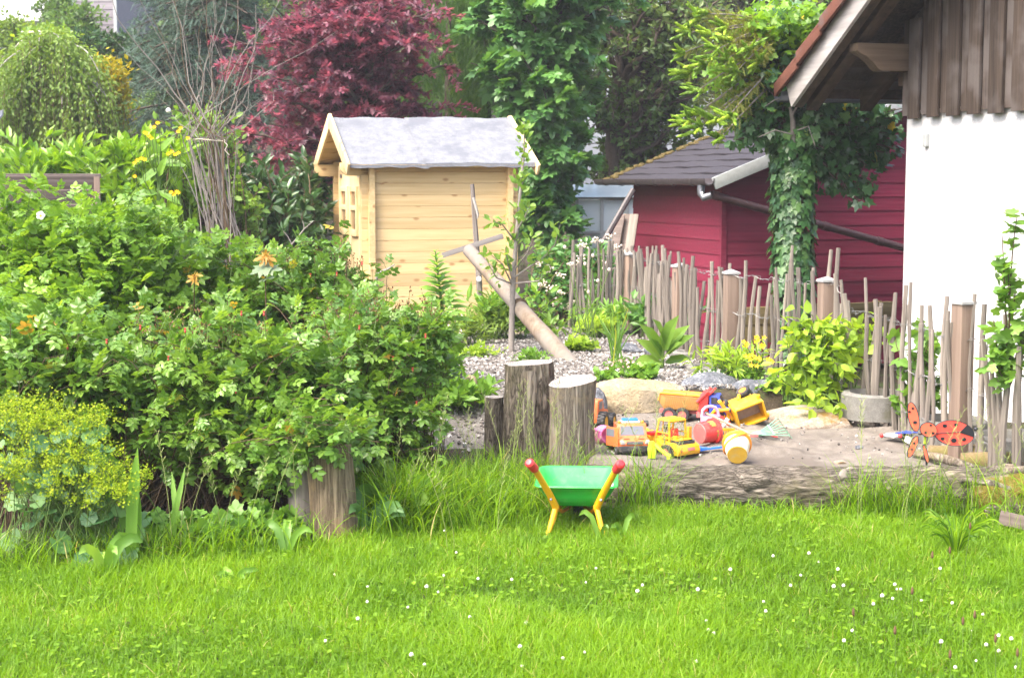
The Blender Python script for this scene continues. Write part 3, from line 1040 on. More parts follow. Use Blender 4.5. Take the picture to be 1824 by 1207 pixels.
# roof
ov, gl, gr = 0.16, 0.22, 0.21
ang = math.atan(sl)
rl = (CD / 2 + ov) / math.cos(ang)
for sgn, y0 in ((1, CD / 2), (-1, CD / 2)):
    b = MB()
    n = 24
    # felt sheets in two lengths with a lap
    for (x0, x1, zz) in ((-gl, 0.50, 0.0), (0.47, CW + gr, 0.011)):
        vs, fs = [], []
        for i in range(7):
            for j in range(n + 1):
                x = x0 + (x1 - x0) * j / n
                d = rl * i / 6
                wob = 0.004 * math.sin(x * 9 + i) + 0.003 * math.sin(x * 23 + i * 2)
                vs.append((x, -sgn * d * math.cos(ang) * 1.0, -d * math.sin(ang) + zz + wob + (0.012 if i == 0 else 0)))
        for i in range(6):
            for j in range(n):
                a = i * (n + 1) + j
                fs.append((a, a + n + 1, a + n + 2, a + 1) if sgn > 0 else (a, a + 1, a + n + 2, a + n + 1))
        # hem turned down at the eaves
        base = len(vs)
        for j in range(n + 1):
            v = vs[6 * (n + 1) + j]
            vs.append((v[0], v[1] - sgn * 0.004, v[2] - 0.035 - 0.004 * math.sin(v[0] * 31)))
        for j in range(n):
            a = 6 * (n + 1) + j
            fs.append((a, base + j, base + j + 1, a + 1) if sgn > 0 else (a, a + 1, base + j + 1, base + j))
        b.add(vs, fs)
    o = b.build('roof_felt', M['felt'], cab, smooth=50)
    o.location = (0, y0, RZ + 0.045)
    # boards under the felt, seen from below at the overhang
    nb = 9
    me_r = MB().box((0, 0, 0), (CW + gl + gr - 0.02, rl / nb - 0.003, 0.018)).mesh('roof_board', M['pine'])
    for i in range(nb):
        d = rl * (i + 0.5) / nb
        o = link('roof_board', me_r, cab)
        o.location = ((CW + gr - gl) / 2, y0 - sgn * d * math.cos(ang), RZ + 0.026 - d * math.sin(ang))
        o.rotation_euler.x = sgn * ang
    # bargeboards
    for x in (-gl - 0.014, CW + gr + 0.014):
        b = MB()
        L_ = rl + 0.05
        b.prism([(-0.01, -0.055), (L_, -0.055), (L_ + 0.02, 0.055), (-0.01, 0.075)], -0.011, 0.011)
        o = b.build('bargeboard', M['pine_v'], cab, 0.003)
        o.location = (x, y0, RZ + 0.02)
        o.rotation_euler = Euler((0, ang, -sgn * math.pi / 2))
# double door in the left gable
dz0, dz1 = 0.06, CH - bh * 0.6
for (y0, y1) in ((0.225, CD / 2 - 0.006), (CD / 2 + 0.006, CD - 0.225)):
    ym, dw = (y0 + y1) / 2, y1 - y0
    b = MB().box((-0.035, ym, (dz0 + dz1) / 2), (0.03, dw, dz1 - dz0))
    dr = b.build('door', M['pine_v'], cab, 0.003)
    wz0, wz1, ww = 0.77, 1.17, dw * 0.60
    b = MB()
    for s_ in (-1, 1):
        b.box((-0.062, ym + s_ * ww / 2, (wz0 + wz1) / 2), (0.024, 0.05, wz1 - wz0 + 0.05))
    for z in (wz0, (wz0 + wz1) / 2 + 0.03, wz1):
        b.box((-0.0625, ym, z), (0.022, ww - 0.05, 0.045 if z != wz0 else 0.06))
    b.build('window_frame', M['pine_v'], dr, 0.003)
    MB().box((-0.054, ym, (wz0 + wz1) / 2), (0.004, ww - 0.04, wz1 - wz0 - 0.03)).build('window_pane', M['glass'], dr)
    b = MB()
    for z in (0.22, 1.29):
        b.box((-0.055, y0 + 0.03 if y0 < 0.5 else y1 - 0.03, z), (0.012, 0.05, 0.035))
    b.build('hinge', M['zinc'], dr)
MB().box((-0.063, CD / 2 - 0.03, 0.62), (0.02, 0.025, 0.07)).build('lock', M['zinc'], cab, 0.003)
for y in (0.20, CD - 0.20):
    MB().box((-0.03, y, (dz0 + dz1) / 2), (0.07, 0.044, dz1 - dz0 + 0.04)).build('door_frame', M['pine_v'], cab, 0.003)
MB().box((CW / 2, CD / 2, -0.03), (CW + 0.1, CD + 0.1, 0.055)).build('floor_frame', M['grey_wood'], cab)
MB().box((CW / 2, CD / 2, CH * 0.45), (CW - 0.12, CD - 0.1, CH * 0.9)).build('inner_lining', M['pine'], cab)

# ---------------------------------------------------------------- red shed
SA = R(18)
K = Vector((1.857, 13.8, 0))
shed = thing('red_shed', 'wine red boarded shed with dark shingle roof behind the picket fence', 'shed', K, SA)
# local x along the right wall, local y to the back; floor at z -0.15
z0s, zt = -0.15, 1.50
n_b = 13
hb = (zt - z0s) / n_b
Lg, Ll = 2.04, 4.3
pf = [(-0.013, 0.0), (0.0, 0.0), (0.0, hb + 0.01), (-0.004, hb + 0.01)]
b = MB().prism(pf, 0, Ll, Matrix.Rotation(math.pi / 2, 4, 'Z') @ Matrix.Scale(-1, 4, (0, 1, 0)))
me_r = b.mesh('wall_board', M['red_board'])
b = MB().prism(pf, 0, Lg)
me_l = b.mesh('wall_board', M['red_board'])
for k in range(n_b + 8):
    z = z0s + k * hb
    if k < n_b:
        o = link('wall_board', me_l, shed)
        o.location = (0, 0.012, z)
    # right wall goes on up into the gable; each board is cut shorter by the roof
    top = z + hb - 1.5
    x0 = max(0.0, (top - 0.02) / 0.385 - 0.2) if top > 0 else 0.0
    x1 = Ll - x0
    if x1 - x0 > 0.2:
        o = link('wall_board', me_r, shed)
        o.location = (x0, 0, z)
        o.scale.x = (x1 - x0) / Ll
MB().box((0, 0, (z0s + zt) / 2), (0.05, 0.05, zt - z0s)).build('corner_trim', M['red_board'], shed)
MB().box((Ll / 2, Lg / 2 + 0.02, (z0s + zt) / 2), (Ll - 0.04, Lg - 0.03, zt - z0s - 0.02)).build('inner_wall', M['red_board'], shed)
# roof: shingle courses, two slopes
pt = math.atan(0.385)
sl_len = (Ll / 2 + 0.22) / math.cos(pt)
nc = 15
yA, yB = -0.25, 2.32
for side in (0, 1):
    for k in range(nc):
        d0 = sl_len * k / nc
        d1 = sl_len * (k + 1) / nc + 0.02
        b = MB()
        vs, fs = [], []
        nn = 16
        for (d, zz) in ((d0, 0.016), (d1, 0.004), (d0, 0.006)):
            for j in range(nn + 1):
                y = yA + (yB - yA) * j / nn
                x = -0.22 + d * math.cos(pt)
                wob = 0.004 * math.sin(k * 7.3 + j * 2.1) + 0.003 * math.sin(k * 3.1 + j * 5.7)
                vs.append((x if side == 0 else Ll - x, y, 1.512 + d * math.sin(pt) + zz + wob))
        for j in range(nn):
            a = j
            f1 = (a, a + 1, a + nn + 2, a + nn + 1)
            f2 = (a, a + 2 * (nn + 1), a + 2 * (nn + 1) + 1, a + 1)
            fs += [f1[::-1], f2[::-1]] if side == 0 else [f1, f2]
        b.add(vs, fs)
        b.build('shingle_course', M['shingle'], shed, smooth=20)
    b = MB()
    xm = (-0.22 + Ll / 2) / 2
    L_ = sl_len
    cx = -0.22 + L_ / 2 * math.cos(pt)
    cz = 1.495 + L_ / 2 * math.sin(pt)
    b.box((cx if side == 0 else Ll - cx, (yA + yB) / 2, cz - 0.004), (L_, yB - yA - 0.02, 0.02), (0, -pt if side == 0 else pt, 0))
    b.build('roof_deck', M['dark_wood_y'], shed)
    b = MB()
    b.box((cx if side == 0 else Ll - cx, yA - 0.014, cz - 0.005), (L_, 0.02, 0.105), (0, -pt if side == 0 else pt, 0))
    b.build('verge_trim', M['white_trim'], shed, 0.004)
# moss along the far rake
b = MB()
for k in range(170):
    d = random.random() * sl_len
    r_ = random.uniform(0.012, 0.035)
    b.sph((-0.22 + d * math.cos(pt), yB - abs(random.gauss(0, 0.05)), 1.525 + d * math.sin(pt)), (r_ * 1.4, r_ * 1.3, r_ * 0.8), 6, 4)
stuff(b.build('moss', M['moss'], shed, smooth=80))
# gutter: half round with a lip, joints every half metre
b = MB()
pr = [(-0.05, 0.0), (-0.047, -0.03), (-0.03, -0.052), (0, -0.06), (0.03, -0.052), (0.047, -0.03), (0.05, 0.0), (0.044, 0.0), (0.04, -0.028), (0.025, -0.046), (0, -0.053), (-0.025, -0.046), (-0.04, -0.028), (-0.044, 0)]
b.prism(pr[::-1], yA - 0.03, yB + 0.03)
g = b.build('gutter', M['gutter'], shed)
g.location = (-0.27, 0, 1.535)
b = MB()
for k in range(6):
    y = yA + 0.25 + k * 0.42
    b.prism([(x * 1.08, z * 1.08 - 0.001) for x, z in pr[:7]][::-1] + [], y, y + 0.045)
g2 = b.build('gutter_bracket', M['gutter'], g)
# slanting drain pipe with elbow
e0 = Vector((-0.27, -0.12, 1.46))
inv = (Matrix.Translation(K) @ Matrix.Rotation(SA, 4, 'Z')).inverted()
pA = inv @ P(1268, 347, 13.55)
pB = inv @ P(1640, 450, 14.15)
b = MB().tube([e0 + Vector((0, 0, 0.02)), e0, e0 + Vector((0, 0, -0.05)), e0.lerp(pA, 0.45) + Vector((-0.02, 0, -0.06)), pA], [0.035] * 5, 12)
b.build('drain_elbow', M['zinc'], shed)
dv = (pB - pA)
b = MB().tube([pA, pB], 0.034, 12)
for t in (0.0, 0.47, 0.52, 0.78):
    b.tube([pA + dv * t, pA + dv * (t + 0.03)], 0.040, 12)
b.build('drain_pipe', M['pipe'], shed)

# long olive beams in front of the shed wall
pa, pb = P(1300, 568, 13.2), P(1640, 568, 14.1)
bm_ = thing('timber_beam', 'olive brown horizontal timber behind the pickets at the shed wall', 'beam', (pa.x, pa.y, 0.30))
aa = math.atan2(pb.y - pa.y, pb.x - pa.x)
b = MB().box((0.85, 0, 0.07), (1.75, 0.05, 0.15))
b.build('beam', M['olive_wood'], bm_, 0.004)
MB().box((0.85, 0.005, -0.085), (1.75, 0.04, 0.15)).build('lower_beam', M['olive_wood'], bm_, 0.004)
for x in (0.1, 0.9, 1.6):
    MB().box((x, 0.05, -0.1), (0.07, 0.05, 0.5)).build('post', M['olive_wood'], bm_)
bm_.rotation_euler.z = aa

# ---------------------------------------------------------------- white house with dark siding
HC = Vector((2.885, 11.6, 0))
HA = math.atan2(-0.27, -0.963)      # local x is the outward normal, local y runs along the wall towards the viewer
house = thing('white_house', 'white plastered house with dark timber gable and tiled overhanging roof', 'house', HC, HA)
n = 60
b = MB()
# plaster wall with a slightly wavy face
ys, zs_ = np.linspace(0, 6.5, 120), np.linspace(-0.3, 2.02, 50)
YV, ZV = np.meshgrid(ys, zs_)
pq = np.stack([YV, ZV, YV * 0 + 3.3], -1)
XV = vnoise(pq, 5, 3) * 0.007 + vnoise(pq, 28, 2) * 0.003
XV[:, 0] = -0.02
o = link('plaster_wall', grid_mesh('plaster_wall', XV, YV, ZV, M['plaster']), house)
MB().box((-2.53, 3.25, 0.85), (5.0, 6.5, 2.32)).build('wall_core', M['plaster'], house)
MB().prism([(0.0, 2.0), (6.5, 2.0), (6.5, 2.66 + 6.5 * 0.577), (0, 2.66)], 0.03, 5.0, Matrix.Rotation(math.pi / 2, 4, 'Z')).build('gable_core', M['dark_wood'], house)
zr = lambda u: 2.247 + (u + 0.817) * 0.5774      # top edge of the bargeboard along the wall
u = 0.005
k = 0
while u < 5.2:
    zt_ = zr(u) - 0.05
    b = MB().box((0.014, u + 0.08, (1.985 + zt_) / 2), (0.024, 0.155, zt_ - 1.985))
    b.build('under_board', M['dark_wood'], house)
    zb = 1.965 + random.uniform(-0.012, 0.008)
    w_ = 0.15 + random.uniform(-0.012, 0.012)
    b = MB().box((0.039, u + 0.19, (zb + zt_) / 2), (0.024, w_, zt_ - zb))
    b.build('cover_board', M['dark_wood'], house, 0.002)
    u += 0.262
    k += 1
# roof above the verge
u0, u1 = -0.80, 4.2
def slope_bar(x0, x1, ua, ub, dz0, dz1, plumb=True):
    """bar that follows the roof slope between u = ua and ub, plumb cut at the eaves; dz from the slope line"""
    b = MB()
    p = [(ua, zr(ua) + dz0), (ub, zr(ub) + dz0), (ub, zr(ub) + dz1), (ua - (0.0 if plumb else 0), zr(ua) + dz1)]
    # prism polygon lies in (u, z); u is local y
    vs = [(x0, q[0], q[1]) for q in p] + [(x1, q[0], q[1]) for q in p]
    b.add(vs, [(0, 1, 2, 3), (7, 6, 5, 4), (1, 0, 4, 5), (2, 1, 5, 6), (3, 2, 6, 7), (0, 3, 7, 4)])
    return b
b = MB()
vs = [(0.53, -0.735, zr(-0.735) - 0.215), (0.53, u1, zr(u1) - 0.215), (0.53, u1, zr(u1)), (0.53, -0.83, zr(-0.83))]
vs += [(0.56, q[1], q[2]) for q in vs]
b.add(vs, [(0, 1, 2, 3), (7, 6, 5, 4), (1, 0, 4, 5), (2, 1, 5, 6), (3, 2, 6, 7), (0, 3, 7, 4)])
b.build('bargeboard', M['bargeboard'], house, 0.004)
slope_bar(0.30, 0.40, -0.80, u1, -0.20, -0.05).build('rafter', M['dark_wood_y'], house, 0.004)
slope_bar(0.455, 0.528, -0.74, u1, -0.215, -0.03).build('rafter', M['dark_wood_y'], house, 0.004)
slope_bar(-0.16, -0.06, -0.80, 0.0, -0.20, -0.05).build('rafter', M['dark_wood_y'], house, 0.004)
slope_bar(-0.96, -0.86, -0.80, 0.0, -0.20, -0.05).build('rafter', M['dark_wood_y'], house, 0.004)
for k in range(34):
    ua = -0.82 + k * 0.15
    slope_bar(-4.9, 0.527, ua, ua + 0.147, -0.047, -0.027).build('soffit_board', M['dark_wood'], house)
# eave plate and fascia seen under the roof
MB().box((-2.62, -0.10, 2.27), (5.2, 0.09, 0.12)).build('eave_plate', M['dark_wood_y'], house, 0.004)
MB().box((-2.2, -0.79, 2.20), (5.3, 0.022, 0.10)).build('fascia', M['dark_wood_y'], house, 0.003)
# tiles: the verge row one by one, the field behind them row by row
for k in range(13):
    ua = -0.90 + k * 0.375
    b = MB()
    vs = []
    for (x0, x1) in ((0.40, 0.625),):
        lift = 0.034
        vs = [(x0, ua, zr(ua) + 0.012 + lift), (x1, ua, zr(ua) + 0.012 + lift), (x1, ua + 0.40, zr(ua + 0.40) + 0.012), (x0, ua + 0.40, zr(ua + 0.40) + 0.012)]
        vs += [(q[0], q[1] - 0.01, q[2] + 0.022) for q in vs]
    b.add(vs, [(3, 2, 1, 0), (4, 5, 6, 7), (0, 1, 5, 4), (1, 2, 6, 5), (2, 3, 7, 6), (3, 0, 4, 7)])
    # turned-down verge lip
    vs = [(0.600, ua, zr(ua) - 0.035), (0.630, ua, zr(ua) - 0.035), (0.622, ua + 0.37, zr(ua + 0.37) - 0.058), (0.600, ua + 0.37, zr(ua + 0.37) - 0.058)]
    vs += [(q[0], q[1] - 0.008, q[2] + 0.098) for q in vs]
    b.add(vs, [(3, 2, 1, 0), (4, 5, 6, 7), (0, 1, 5, 4), (1, 2, 6, 5), (2, 3, 7, 6), (3, 0, 4, 7)])
    b.build('verge_tile', M['tile'], house, 0.004)
    b = MB()
    for j in range(17):
        x1 = 0.395 - j * 0.3
        vs = [(x1 - 0.296, ua, zr(ua) + 0.03), (x1, ua, zr(ua) + 0.03), (x1, ua + 0.40, zr(ua + 0.40) + 0.012), (x1 - 0.296, ua + 0.40, zr(ua + 0.40) + 0.012)]
        vs += [(q[0], q[1] - 0.01, q[2] + 0.022) for q in vs]
        b.add(vs, [(3, 2, 1, 0), (4, 5, 6, 7), (0, 1, 5, 4), (1, 2, 6, 5), (2, 3, 7, 6), (3, 0, 4, 7)])
    b.build('tile_row', M['tile'], house)
b = MB()
b.prism([(-0.07 + 0.07 + x * 1.35, z * 1.35) for x, z in pr][::-1], 0, 5.4)
g = b.build('gutter', M['zinc'], house)
g.location = (0.575, -0.945, 2.205)
g.rotation_euler.z = math.pi / 2
# carved purlin end
b = MB()
prof = [(0, 2.50), (0.0, 2.305), (0.24, 2.305), (0.27, 2.32), (0.31, 2.365), (0.37, 2.41), (0.40, 2.42), (0.44, 2.445), (0.44, 2.50)]
b.prism(prof[::-1], -0.04, 0.085)
b.build('purlin_bracket', M['bracket'], house, 0.004)
MB().box((0.012, 0.33, 1.80), (0.03, 0.05, 0.09)).build('wall_hook', M['white_trim'], house, 0.004)
# ---------------------------------------------------------------- far house and left fence panel
fh = P(205, 70, 40)
far = thing('far_house', 'grey clad house with white balcony band on the slope beyond the birch', 'house', (fh.x, 40, fh.z))
b = MB().box((-6, 4, 2.4), (12, 8, 4.8))
b.build('wall', M['house_siding'], far)
for k in range(24):
    MB().box((-6.0, -0.02, 0.06 + k * 0.19), (12.0, 0.05, 0.17)).build('siding_plank', M['house_siding'], far)
MB().box((0.03, -0.03, 2.4), (0.08, 0.08, 4.8)).build('corner_trim', M['white_trim'], far)
MB().box((-4.5, -0.5, 0.66), (7.0, 1.0, 0.62)).build('balcony', M['white_house'], far)
for k in range(4):
    w = MB()
    for s_ in (-1, 1):
        w.box((-2.55 - k * 1.25 + s_ * 0.58, -0.06, 0.1), (0.05, 0.06, 0.66))
        w.box((-2.55 - k * 1.25, -0.061, 0.1 + s_ * 0.31), (1.12, 0.05, 0.05))
    o = w.build('window', M['white_house'], far)
    MB().box((-2.55 - k * 1.25, -0.05, 0.1), (1.1, 0.02, 0.6)).build('pane', M['grey_glass'], o)
MB().box((-6, 4, -0.9), (11.6, 7.6, 2.2)).build('plinth', M['house_siding'], far)

pl, pr_ = P(-60, 312, 12.0), P(182, 310, 12.2)
pan = thing('fence_panel', 'grey brown wooden fence panel of lapped slats in front of the laurel hedge', 'fence panel', (pl.x, pl.y, 0.3))
wl = pr_.x - pl.x
tz = pr_.z - 0.3
for k in range(11):
    z = tz - 0.095 - k * 0.112
    MB().box((wl / 2, 0.012 * (k % 2), z + 0.02), (wl - 0.06, 0.02, 0.135), (R(15), 0, 0)).build('slat', M['panel_wood'], pan, 0.002)
MB().box((wl / 2, 0, tz - 0.015), (wl + 0.02, 0.05, 0.035)).build('top_rail', M['panel_wood'], pan, 0.003)
for x in (0.02, wl - 0.02):
    MB().box((x, -0.004, tz / 2 - 0.02), (0.045, 0.055, tz)).build('upright', M['post'], pan, 0.003)
pan.rotation_euler.z = math.atan2(0.2, wl)

pg = P(-30, 198, 15.0)
gh = thing('garden_shed', 'grey shed corner with gutter end at the left picture edge', 'shed', (pg.x, 15, pg.z), R(24))
MB().prism(pr[::-1], 0, 1.6, Matrix.Translation((0.06, -0.4, 0)) @ Matrix.Scale(1.7, 4)).build('gutter', M['zinc'], gh)
MB().box((-0.9, 0.5, -0.95), (1.7, 2, 1.9)).build('wall', M['panel_wood'], gh)
MB().box((-0.9, 0.4, 0.06), (1.9, 2.4, 0.06), (0, R(8), 0)).build('roof', M['shingle'], gh)

# ---------------------------------------------------------------- picket fence
M['post_cap'] = plain('post_cap', (0.34, 0.34, 0.34), 0.55, dirt=(0.2, 0.19, 0.17))
fx0, fy0 = 2.17, 7.5
pf_ = thing('picket_fence', 'wired fence of thin chestnut pickets between brown posts along the path', 'fence', (fx0, fy0, gz(fx0, fy0)))
fb = np.array(pf_.location)
# path of the fence by arc length
seg = np.linalg.norm(np.diff(FENCE, axis=0), axis=1)
arc = np.concatenate([[0], np.cumsum(seg)])
def fpt(s):
    return np.array([np.interp(s, arc, FENCE[:, 0]), np.interp(s, arc, FENCE[:, 1])])
for i, (x, y) in enumerate([tuple(FENCE[k]) for k in (1, 2, 3, 4, 5)]):
    z = gz(x, y) - 0.1
    w = 0.080 + 0.004 * (i % 2)
    hgt = 0.92 - z
    o = MB().box((0, 0, hgt / 2), (w, w, hgt)).build('post', M['post'], pf_, 0.006)
    o.location = Vector((x, y, z)) - pf_.location
    o.rotation_euler.z = R((24, 14, 14, 20, 30)[i])
    b = MB()
    h2 = w / 2 + 0.006
    b.add([(-h2, -h2, 0), (h2, -h2, 0), (h2, h2, 0), (-h2, h2, 0), (-h2, -h2, 0.012), (h2, -h2, 0.012), (h2, h2, 0.012), (-h2, h2, 0.012), (0, 0, 0.032)],
          [(3, 2, 1, 0), (0, 1, 5, 4), (1, 2, 6, 5), (2, 3, 7, 6), (3, 0, 4, 7), (4, 5, 8), (5, 6, 8), (6, 7, 8), (7, 4, 8)])
    c_ = b.build('cap', M['post_cap'], o)
    c_.location = (0, 0, hgt + 0.0005)
# pickets: riven sticks, every one a little bent and tilted
s = 0.05
tops = []
while s < arc[-1] + 0.9:
    if s <= arc[-1]:
        x, y = fpt(s)
    else:
        x, y = 0.95 - (s - arc[-1]) * 0.55, 12.6 - (s - arc[-1]) * 0.05
    z = gz(x, y) - 0.08
    near = 7.9 if y < 9 else 6.0
    hgt = (0.80 if y < 9.5 else 0.70) + random.uniform(-0.13, 0.12)
    w = random.uniform(0.010, 0.0165)
    tilt = random.gauss(0, 0.034)
    tilt2 = random.gauss(0, 0.022)
    pts, rr = [], []
    ph = random.uniform(0, 6)
    for k in range(6):
        t = k / 5
        zz = hgt * t
        pts.append((tilt * zz + 0.011 * math.sin(ph + t * 5), tilt2 * zz + 0.009 * math.cos(ph * 1.7 + t * 4), zz))
        rr.append(w * (1.10 - 0.28 * t) * random.uniform(0.86, 1.13))
    b = MB().tube(pts, rr, 6, squash=random.uniform(0.6, 0.85))
    o = b.build('picket', M['picket'], pf_, smooth=50)
    o.location = Vector((x + random.gauss(0, 0.012), y + random.gauss(0, 0.012), z)) - pf_.location
    tops.append((x, y, z, hgt))
    s += random.choice((0.030, 0.040, 0.048, 0.058, 0.066)) * (1.15 if y < 8.9 else 1.05)
# three strands of twisted wire, winding round the pickets
for hz in (0.14, 0.36, 0.60):
    b = MB()
    for ph in (0, math.pi):
        pts = []
        n = len(tops) * 4
        for k in range(n):
            f = k / n * (len(tops) - 1)
            i = int(f)
            t = f - i
            a, c_ = tops[i], tops[min(i + 1, len(tops) - 1)]
            zz = a[2] * (1 - t) + c_[2] * t + 0.08 + hz + 0.012 * math.sin(i * 1.7)
            q = 2 * math.pi * t + ph
            amp = 0.017 if t < 0.25 or t > 0.75 else 0.005
            pts.append((a[0] * (1 - t) + c_[0] * t - fb[0] + amp * math.cos(q), a[1] * (1 - t) + c_[1] * t - fb[1] + amp * math.sin(ph + 0.01), zz - fb[2] + 0.005 * math.sin(q)))
        b.tube(pts, 0.0013, 4)
    b.build('wire', M['wire'], pf_)

# ---------------------------------------------------------------- wood: log, stumps, logs
def bark2(name, axis_, c0, c1, patch, lng=7, bmp=0.010):
    m, t = newmat(name)
    sc = {'X': (lng, 40, 40), 'Z': (40, 40, lng)}[axis_]
    v = coords(t, sc, False)
    n = nd(t, 'ShaderNodeTexNoise', Vector=v, Scale=1.0, Detail=8.0, Roughness=0.66, Distortion=0.35)
    a = nd(t, 'ShaderNodeMath', i0=n.outputs['Fac'], i1=0.5, _operation='SUBTRACT')
    a = nd(t, 'ShaderNodeMath', i0=a.outputs['Value'], _operation='ABSOLUTE')
    f = nd(t, 'ShaderNodeMapRange', Value=a.outputs['Value'], i1=0.0, i2=0.13, i3=0.0, i4=1.0)
    col = ramp(t, f.outputs['Result'], [(0.0, c0), (0.35, [x * 0.62 for x in c1]), (1.0, c1)])
    n3 = nd(t, 'ShaderNodeTexNoise', Vector=coords(t, jitter=False), Scale=4.0, Detail=7.0, Roughness=0.7)
    g = nd(t, 'ShaderNodeMapRange', Value=n3.outputs['Fac'], i1=0.50, i2=0.64, i3=0.0, i4=0.85)
    col = nd(t, 'ShaderNodeMixRGB', Fac=g.outputs['Result'], Color1=col, Color2=rgba(patch)).outputs['Color']
    b = nd(t, 'ShaderNodeBsdfPrincipled', Base__Color=col, Roughness=0.92)
    b.inputs['Specular IOR Level'].default_value = 0.2
    bn = nd(t, 'ShaderNodeBump', Height=f.outputs['Result'], Strength=0.9, Distance=bmp)
    t.links.new(bn.outputs['Normal'], b.inputs['Normal'])
    finish(t, b.outputs['BSDF'])
    return m
def barkmat(name, c0, c1, axis_scale, patch=None, bump=0.012):
    return rough_ground(name, [(0.34, c0), (0.5, [(a + b_) / 2 for a, b_ in zip(c0, c1)]), (0.64, c1)], 22, bump, 110, patch=patch, patch_scale=5)
M['log_moss'] = rough_ground('log_moss', [(0.34, (0.05, 0.045, 0.012)), (0.5, (0.15, 0.115, 0.02)), (0.66, (0.26, 0.21, 0.07))], 24, 0.012, 120, patch=(0.20, 0.17, 0.13), patch_scale=6)
M['log_bark'] = bark2('log_bark', 'X', (0.055, 0.045, 0.035), (0.29, 0.25, 0.205), (0.185, 0.165, 0.10))
M['stump_bark'] = bark2('stump_bark', 'Z', (0.055, 0.043, 0.032), (0.27, 0.23, 0.18), (0.17, 0.16, 0.09))
M['stump_wood'] = bark2('bare_stump_wood', 'Z', (0.075, 0.06, 0.048), (0.29, 0.25, 0.205), (0.26, 0.20, 0.125), 2.2, 0.004)
M['cut_wood'] = rough_ground('cut_wood', [(0.3, (0.22, 0.20, 0.18)), (0.5, (0.36, 0.33, 0.305)), (0.7, (0.48, 0.455, 0.43))], 16, 0.004, 120)
def cutface(name, c0, c1):
    m, t = newmat(name)
    v = coords(t, jitter=False)
    w = nd(t, 'ShaderNodeTexWave', Vector=v, Scale=26.0, Distortion=2.5, Detail=3.0, _wave_type='RINGS', _rings_direction='Z')
    n = nd(t, 'ShaderNodeTexNoise', Vector=v, Scale=45.0, Detail=6.0, Roughness=0.7)
    n2 = nd(t, 'ShaderNodeTexNoise', Vector=v, Scale=7.0, Detail=5.0)
    a = nd(t, 'ShaderNodeMath', i0=w.outputs['Fac'], i1=n.outputs['Fac'], _operation='ADD')
    a = nd(t, 'ShaderNodeMath', i0=a.outputs['Value'], i1=n2.outputs['Fac'], _operation='ADD')
    a = nd(t, 'ShaderNodeMath', i0=a.outputs['Value'], i1=3.0, _operation='DIVIDE')
    b = nd(t, 'ShaderNodeBsdfPrincipled', Base__Color=ramp(t, a.outputs['Value'], [(0.32, c0), (0.62, c1)]), Roughness=0.9)
    bn = nd(t, 'ShaderNodeBump', Height=a.outputs['Value'], Strength=0.7, Distance=0.003)
    t.links.new(bn.outputs['Normal'], b.inputs['Normal'])
    finish(t, b.outputs['BSDF'])
    return m
M['cut_rings'] = cutface('cut_rings', (0.11, 0.095, 0.085), (0.33, 0.305, 0.28))
M['tan_stump'] = bark2('tan_stump', 'Z', (0.10, 0.072, 0.048), (0.29, 0.22, 0.15), (0.28, 0.19, 0.10), 1.5, 0.003)
M['old_log'] = rough_ground('old_log', [(0.3, (0.08, 0.06, 0.03)), (0.5, (0.17, 0.125, 0.065)), (0.7, (0.26, 0.205, 0.125))], 12, 0.006, 90, patch=(0.13, 0.11, 0.035), patch_scale=4)


def trunk_piece(name, path, rad, mat, parent=None, nu=56, ridge=0.012, seed=0, ridges=26, stretch=3.0, sides=None, cap=None, tilt_top=None):
    """round wood with ridged bark. path: list of points, rad: radius at each"""
    path = np.array(path, float)
    k = len(path)
    m = max(24, int(np.linalg.norm(path[-1] - path[0]) / 0.012))
    tt_ = np.linspace(0, k - 1, m)
    pth = np.stack([np.interp(tt_, np.arange(k), path[:, i]) for i in range(3)], 1)
    rd = np.interp(tt_, np.arange(k), rad)
    tan = norm(np.gradient(pth, axis=0))
    ref = np.array([0, 0, 1.0]) if abs(tan[0][2]) < 0.8 else np.array([0, 1.0, 0])
    a = norm(np.cross(tan, ref))
    bb = np.cross(a, tan)
    th = np.linspace(0, 2 * np.pi, nu, endpoint=False)
    ln = np.concatenate([[0], np.cumsum(np.linalg.norm(np.diff(pth, axis=0), axis=1))])
    A, Bn = np.meshgrid(th, ln)
    r0 = float(np.mean(rad))
    q = np.stack([np.cos(A) * r0 * ridges, np.sin(A) * r0 * ridges, Bn * ridges / stretch + seed * 3.1], -1)
    nz = vnoise(q + vnoise(q * 0.6 + 5, 1)[..., None] * 0.7, 1.0, 3)
    nz = np.abs(nz) ** 0.7 * np.sign(nz)
    big = vnoise(np.stack([np.cos(A), np.sin(A), Bn * 2 + seed], -1), 1.3, 2)
    rr = rd[:, None] * (1 + 0.07 * big) + ridge * nz
    V = pth[:, None] + rr[..., None] * (np.cos(A)[..., None] * a[:, None] + np.sin(A)[..., None] * bb[:, None])
    if tilt_top is not None:       # slanting saw cut at the upper end
        zc = pth[-1][2] + (V[..., 0] - pth[-1][0]) * tilt_top[0] + (V[..., 1] - pth[-1][1]) * tilt_top[1]
        V[..., 2] = np.where(V[..., 2] > zc, zc, V[..., 2])
        V[-1, :, 2] = zc[-1]
    i = np.arange(m * nu).reshape(m, nu)
    j = np.roll(i, -1, 1)
    p, q_, r_, s_ = i[:-1].ravel(), j[:-1].ravel(), j[1:].ravel(), i[1:].ravel()
    T = np.concatenate([np.stack([p, r_, q_], 1), np.stack([p, s_, r_], 1)])
    o = link(name, tri_mesh(name, V.reshape(-1, 3), T, mat, None, True), parent)
    return o, V


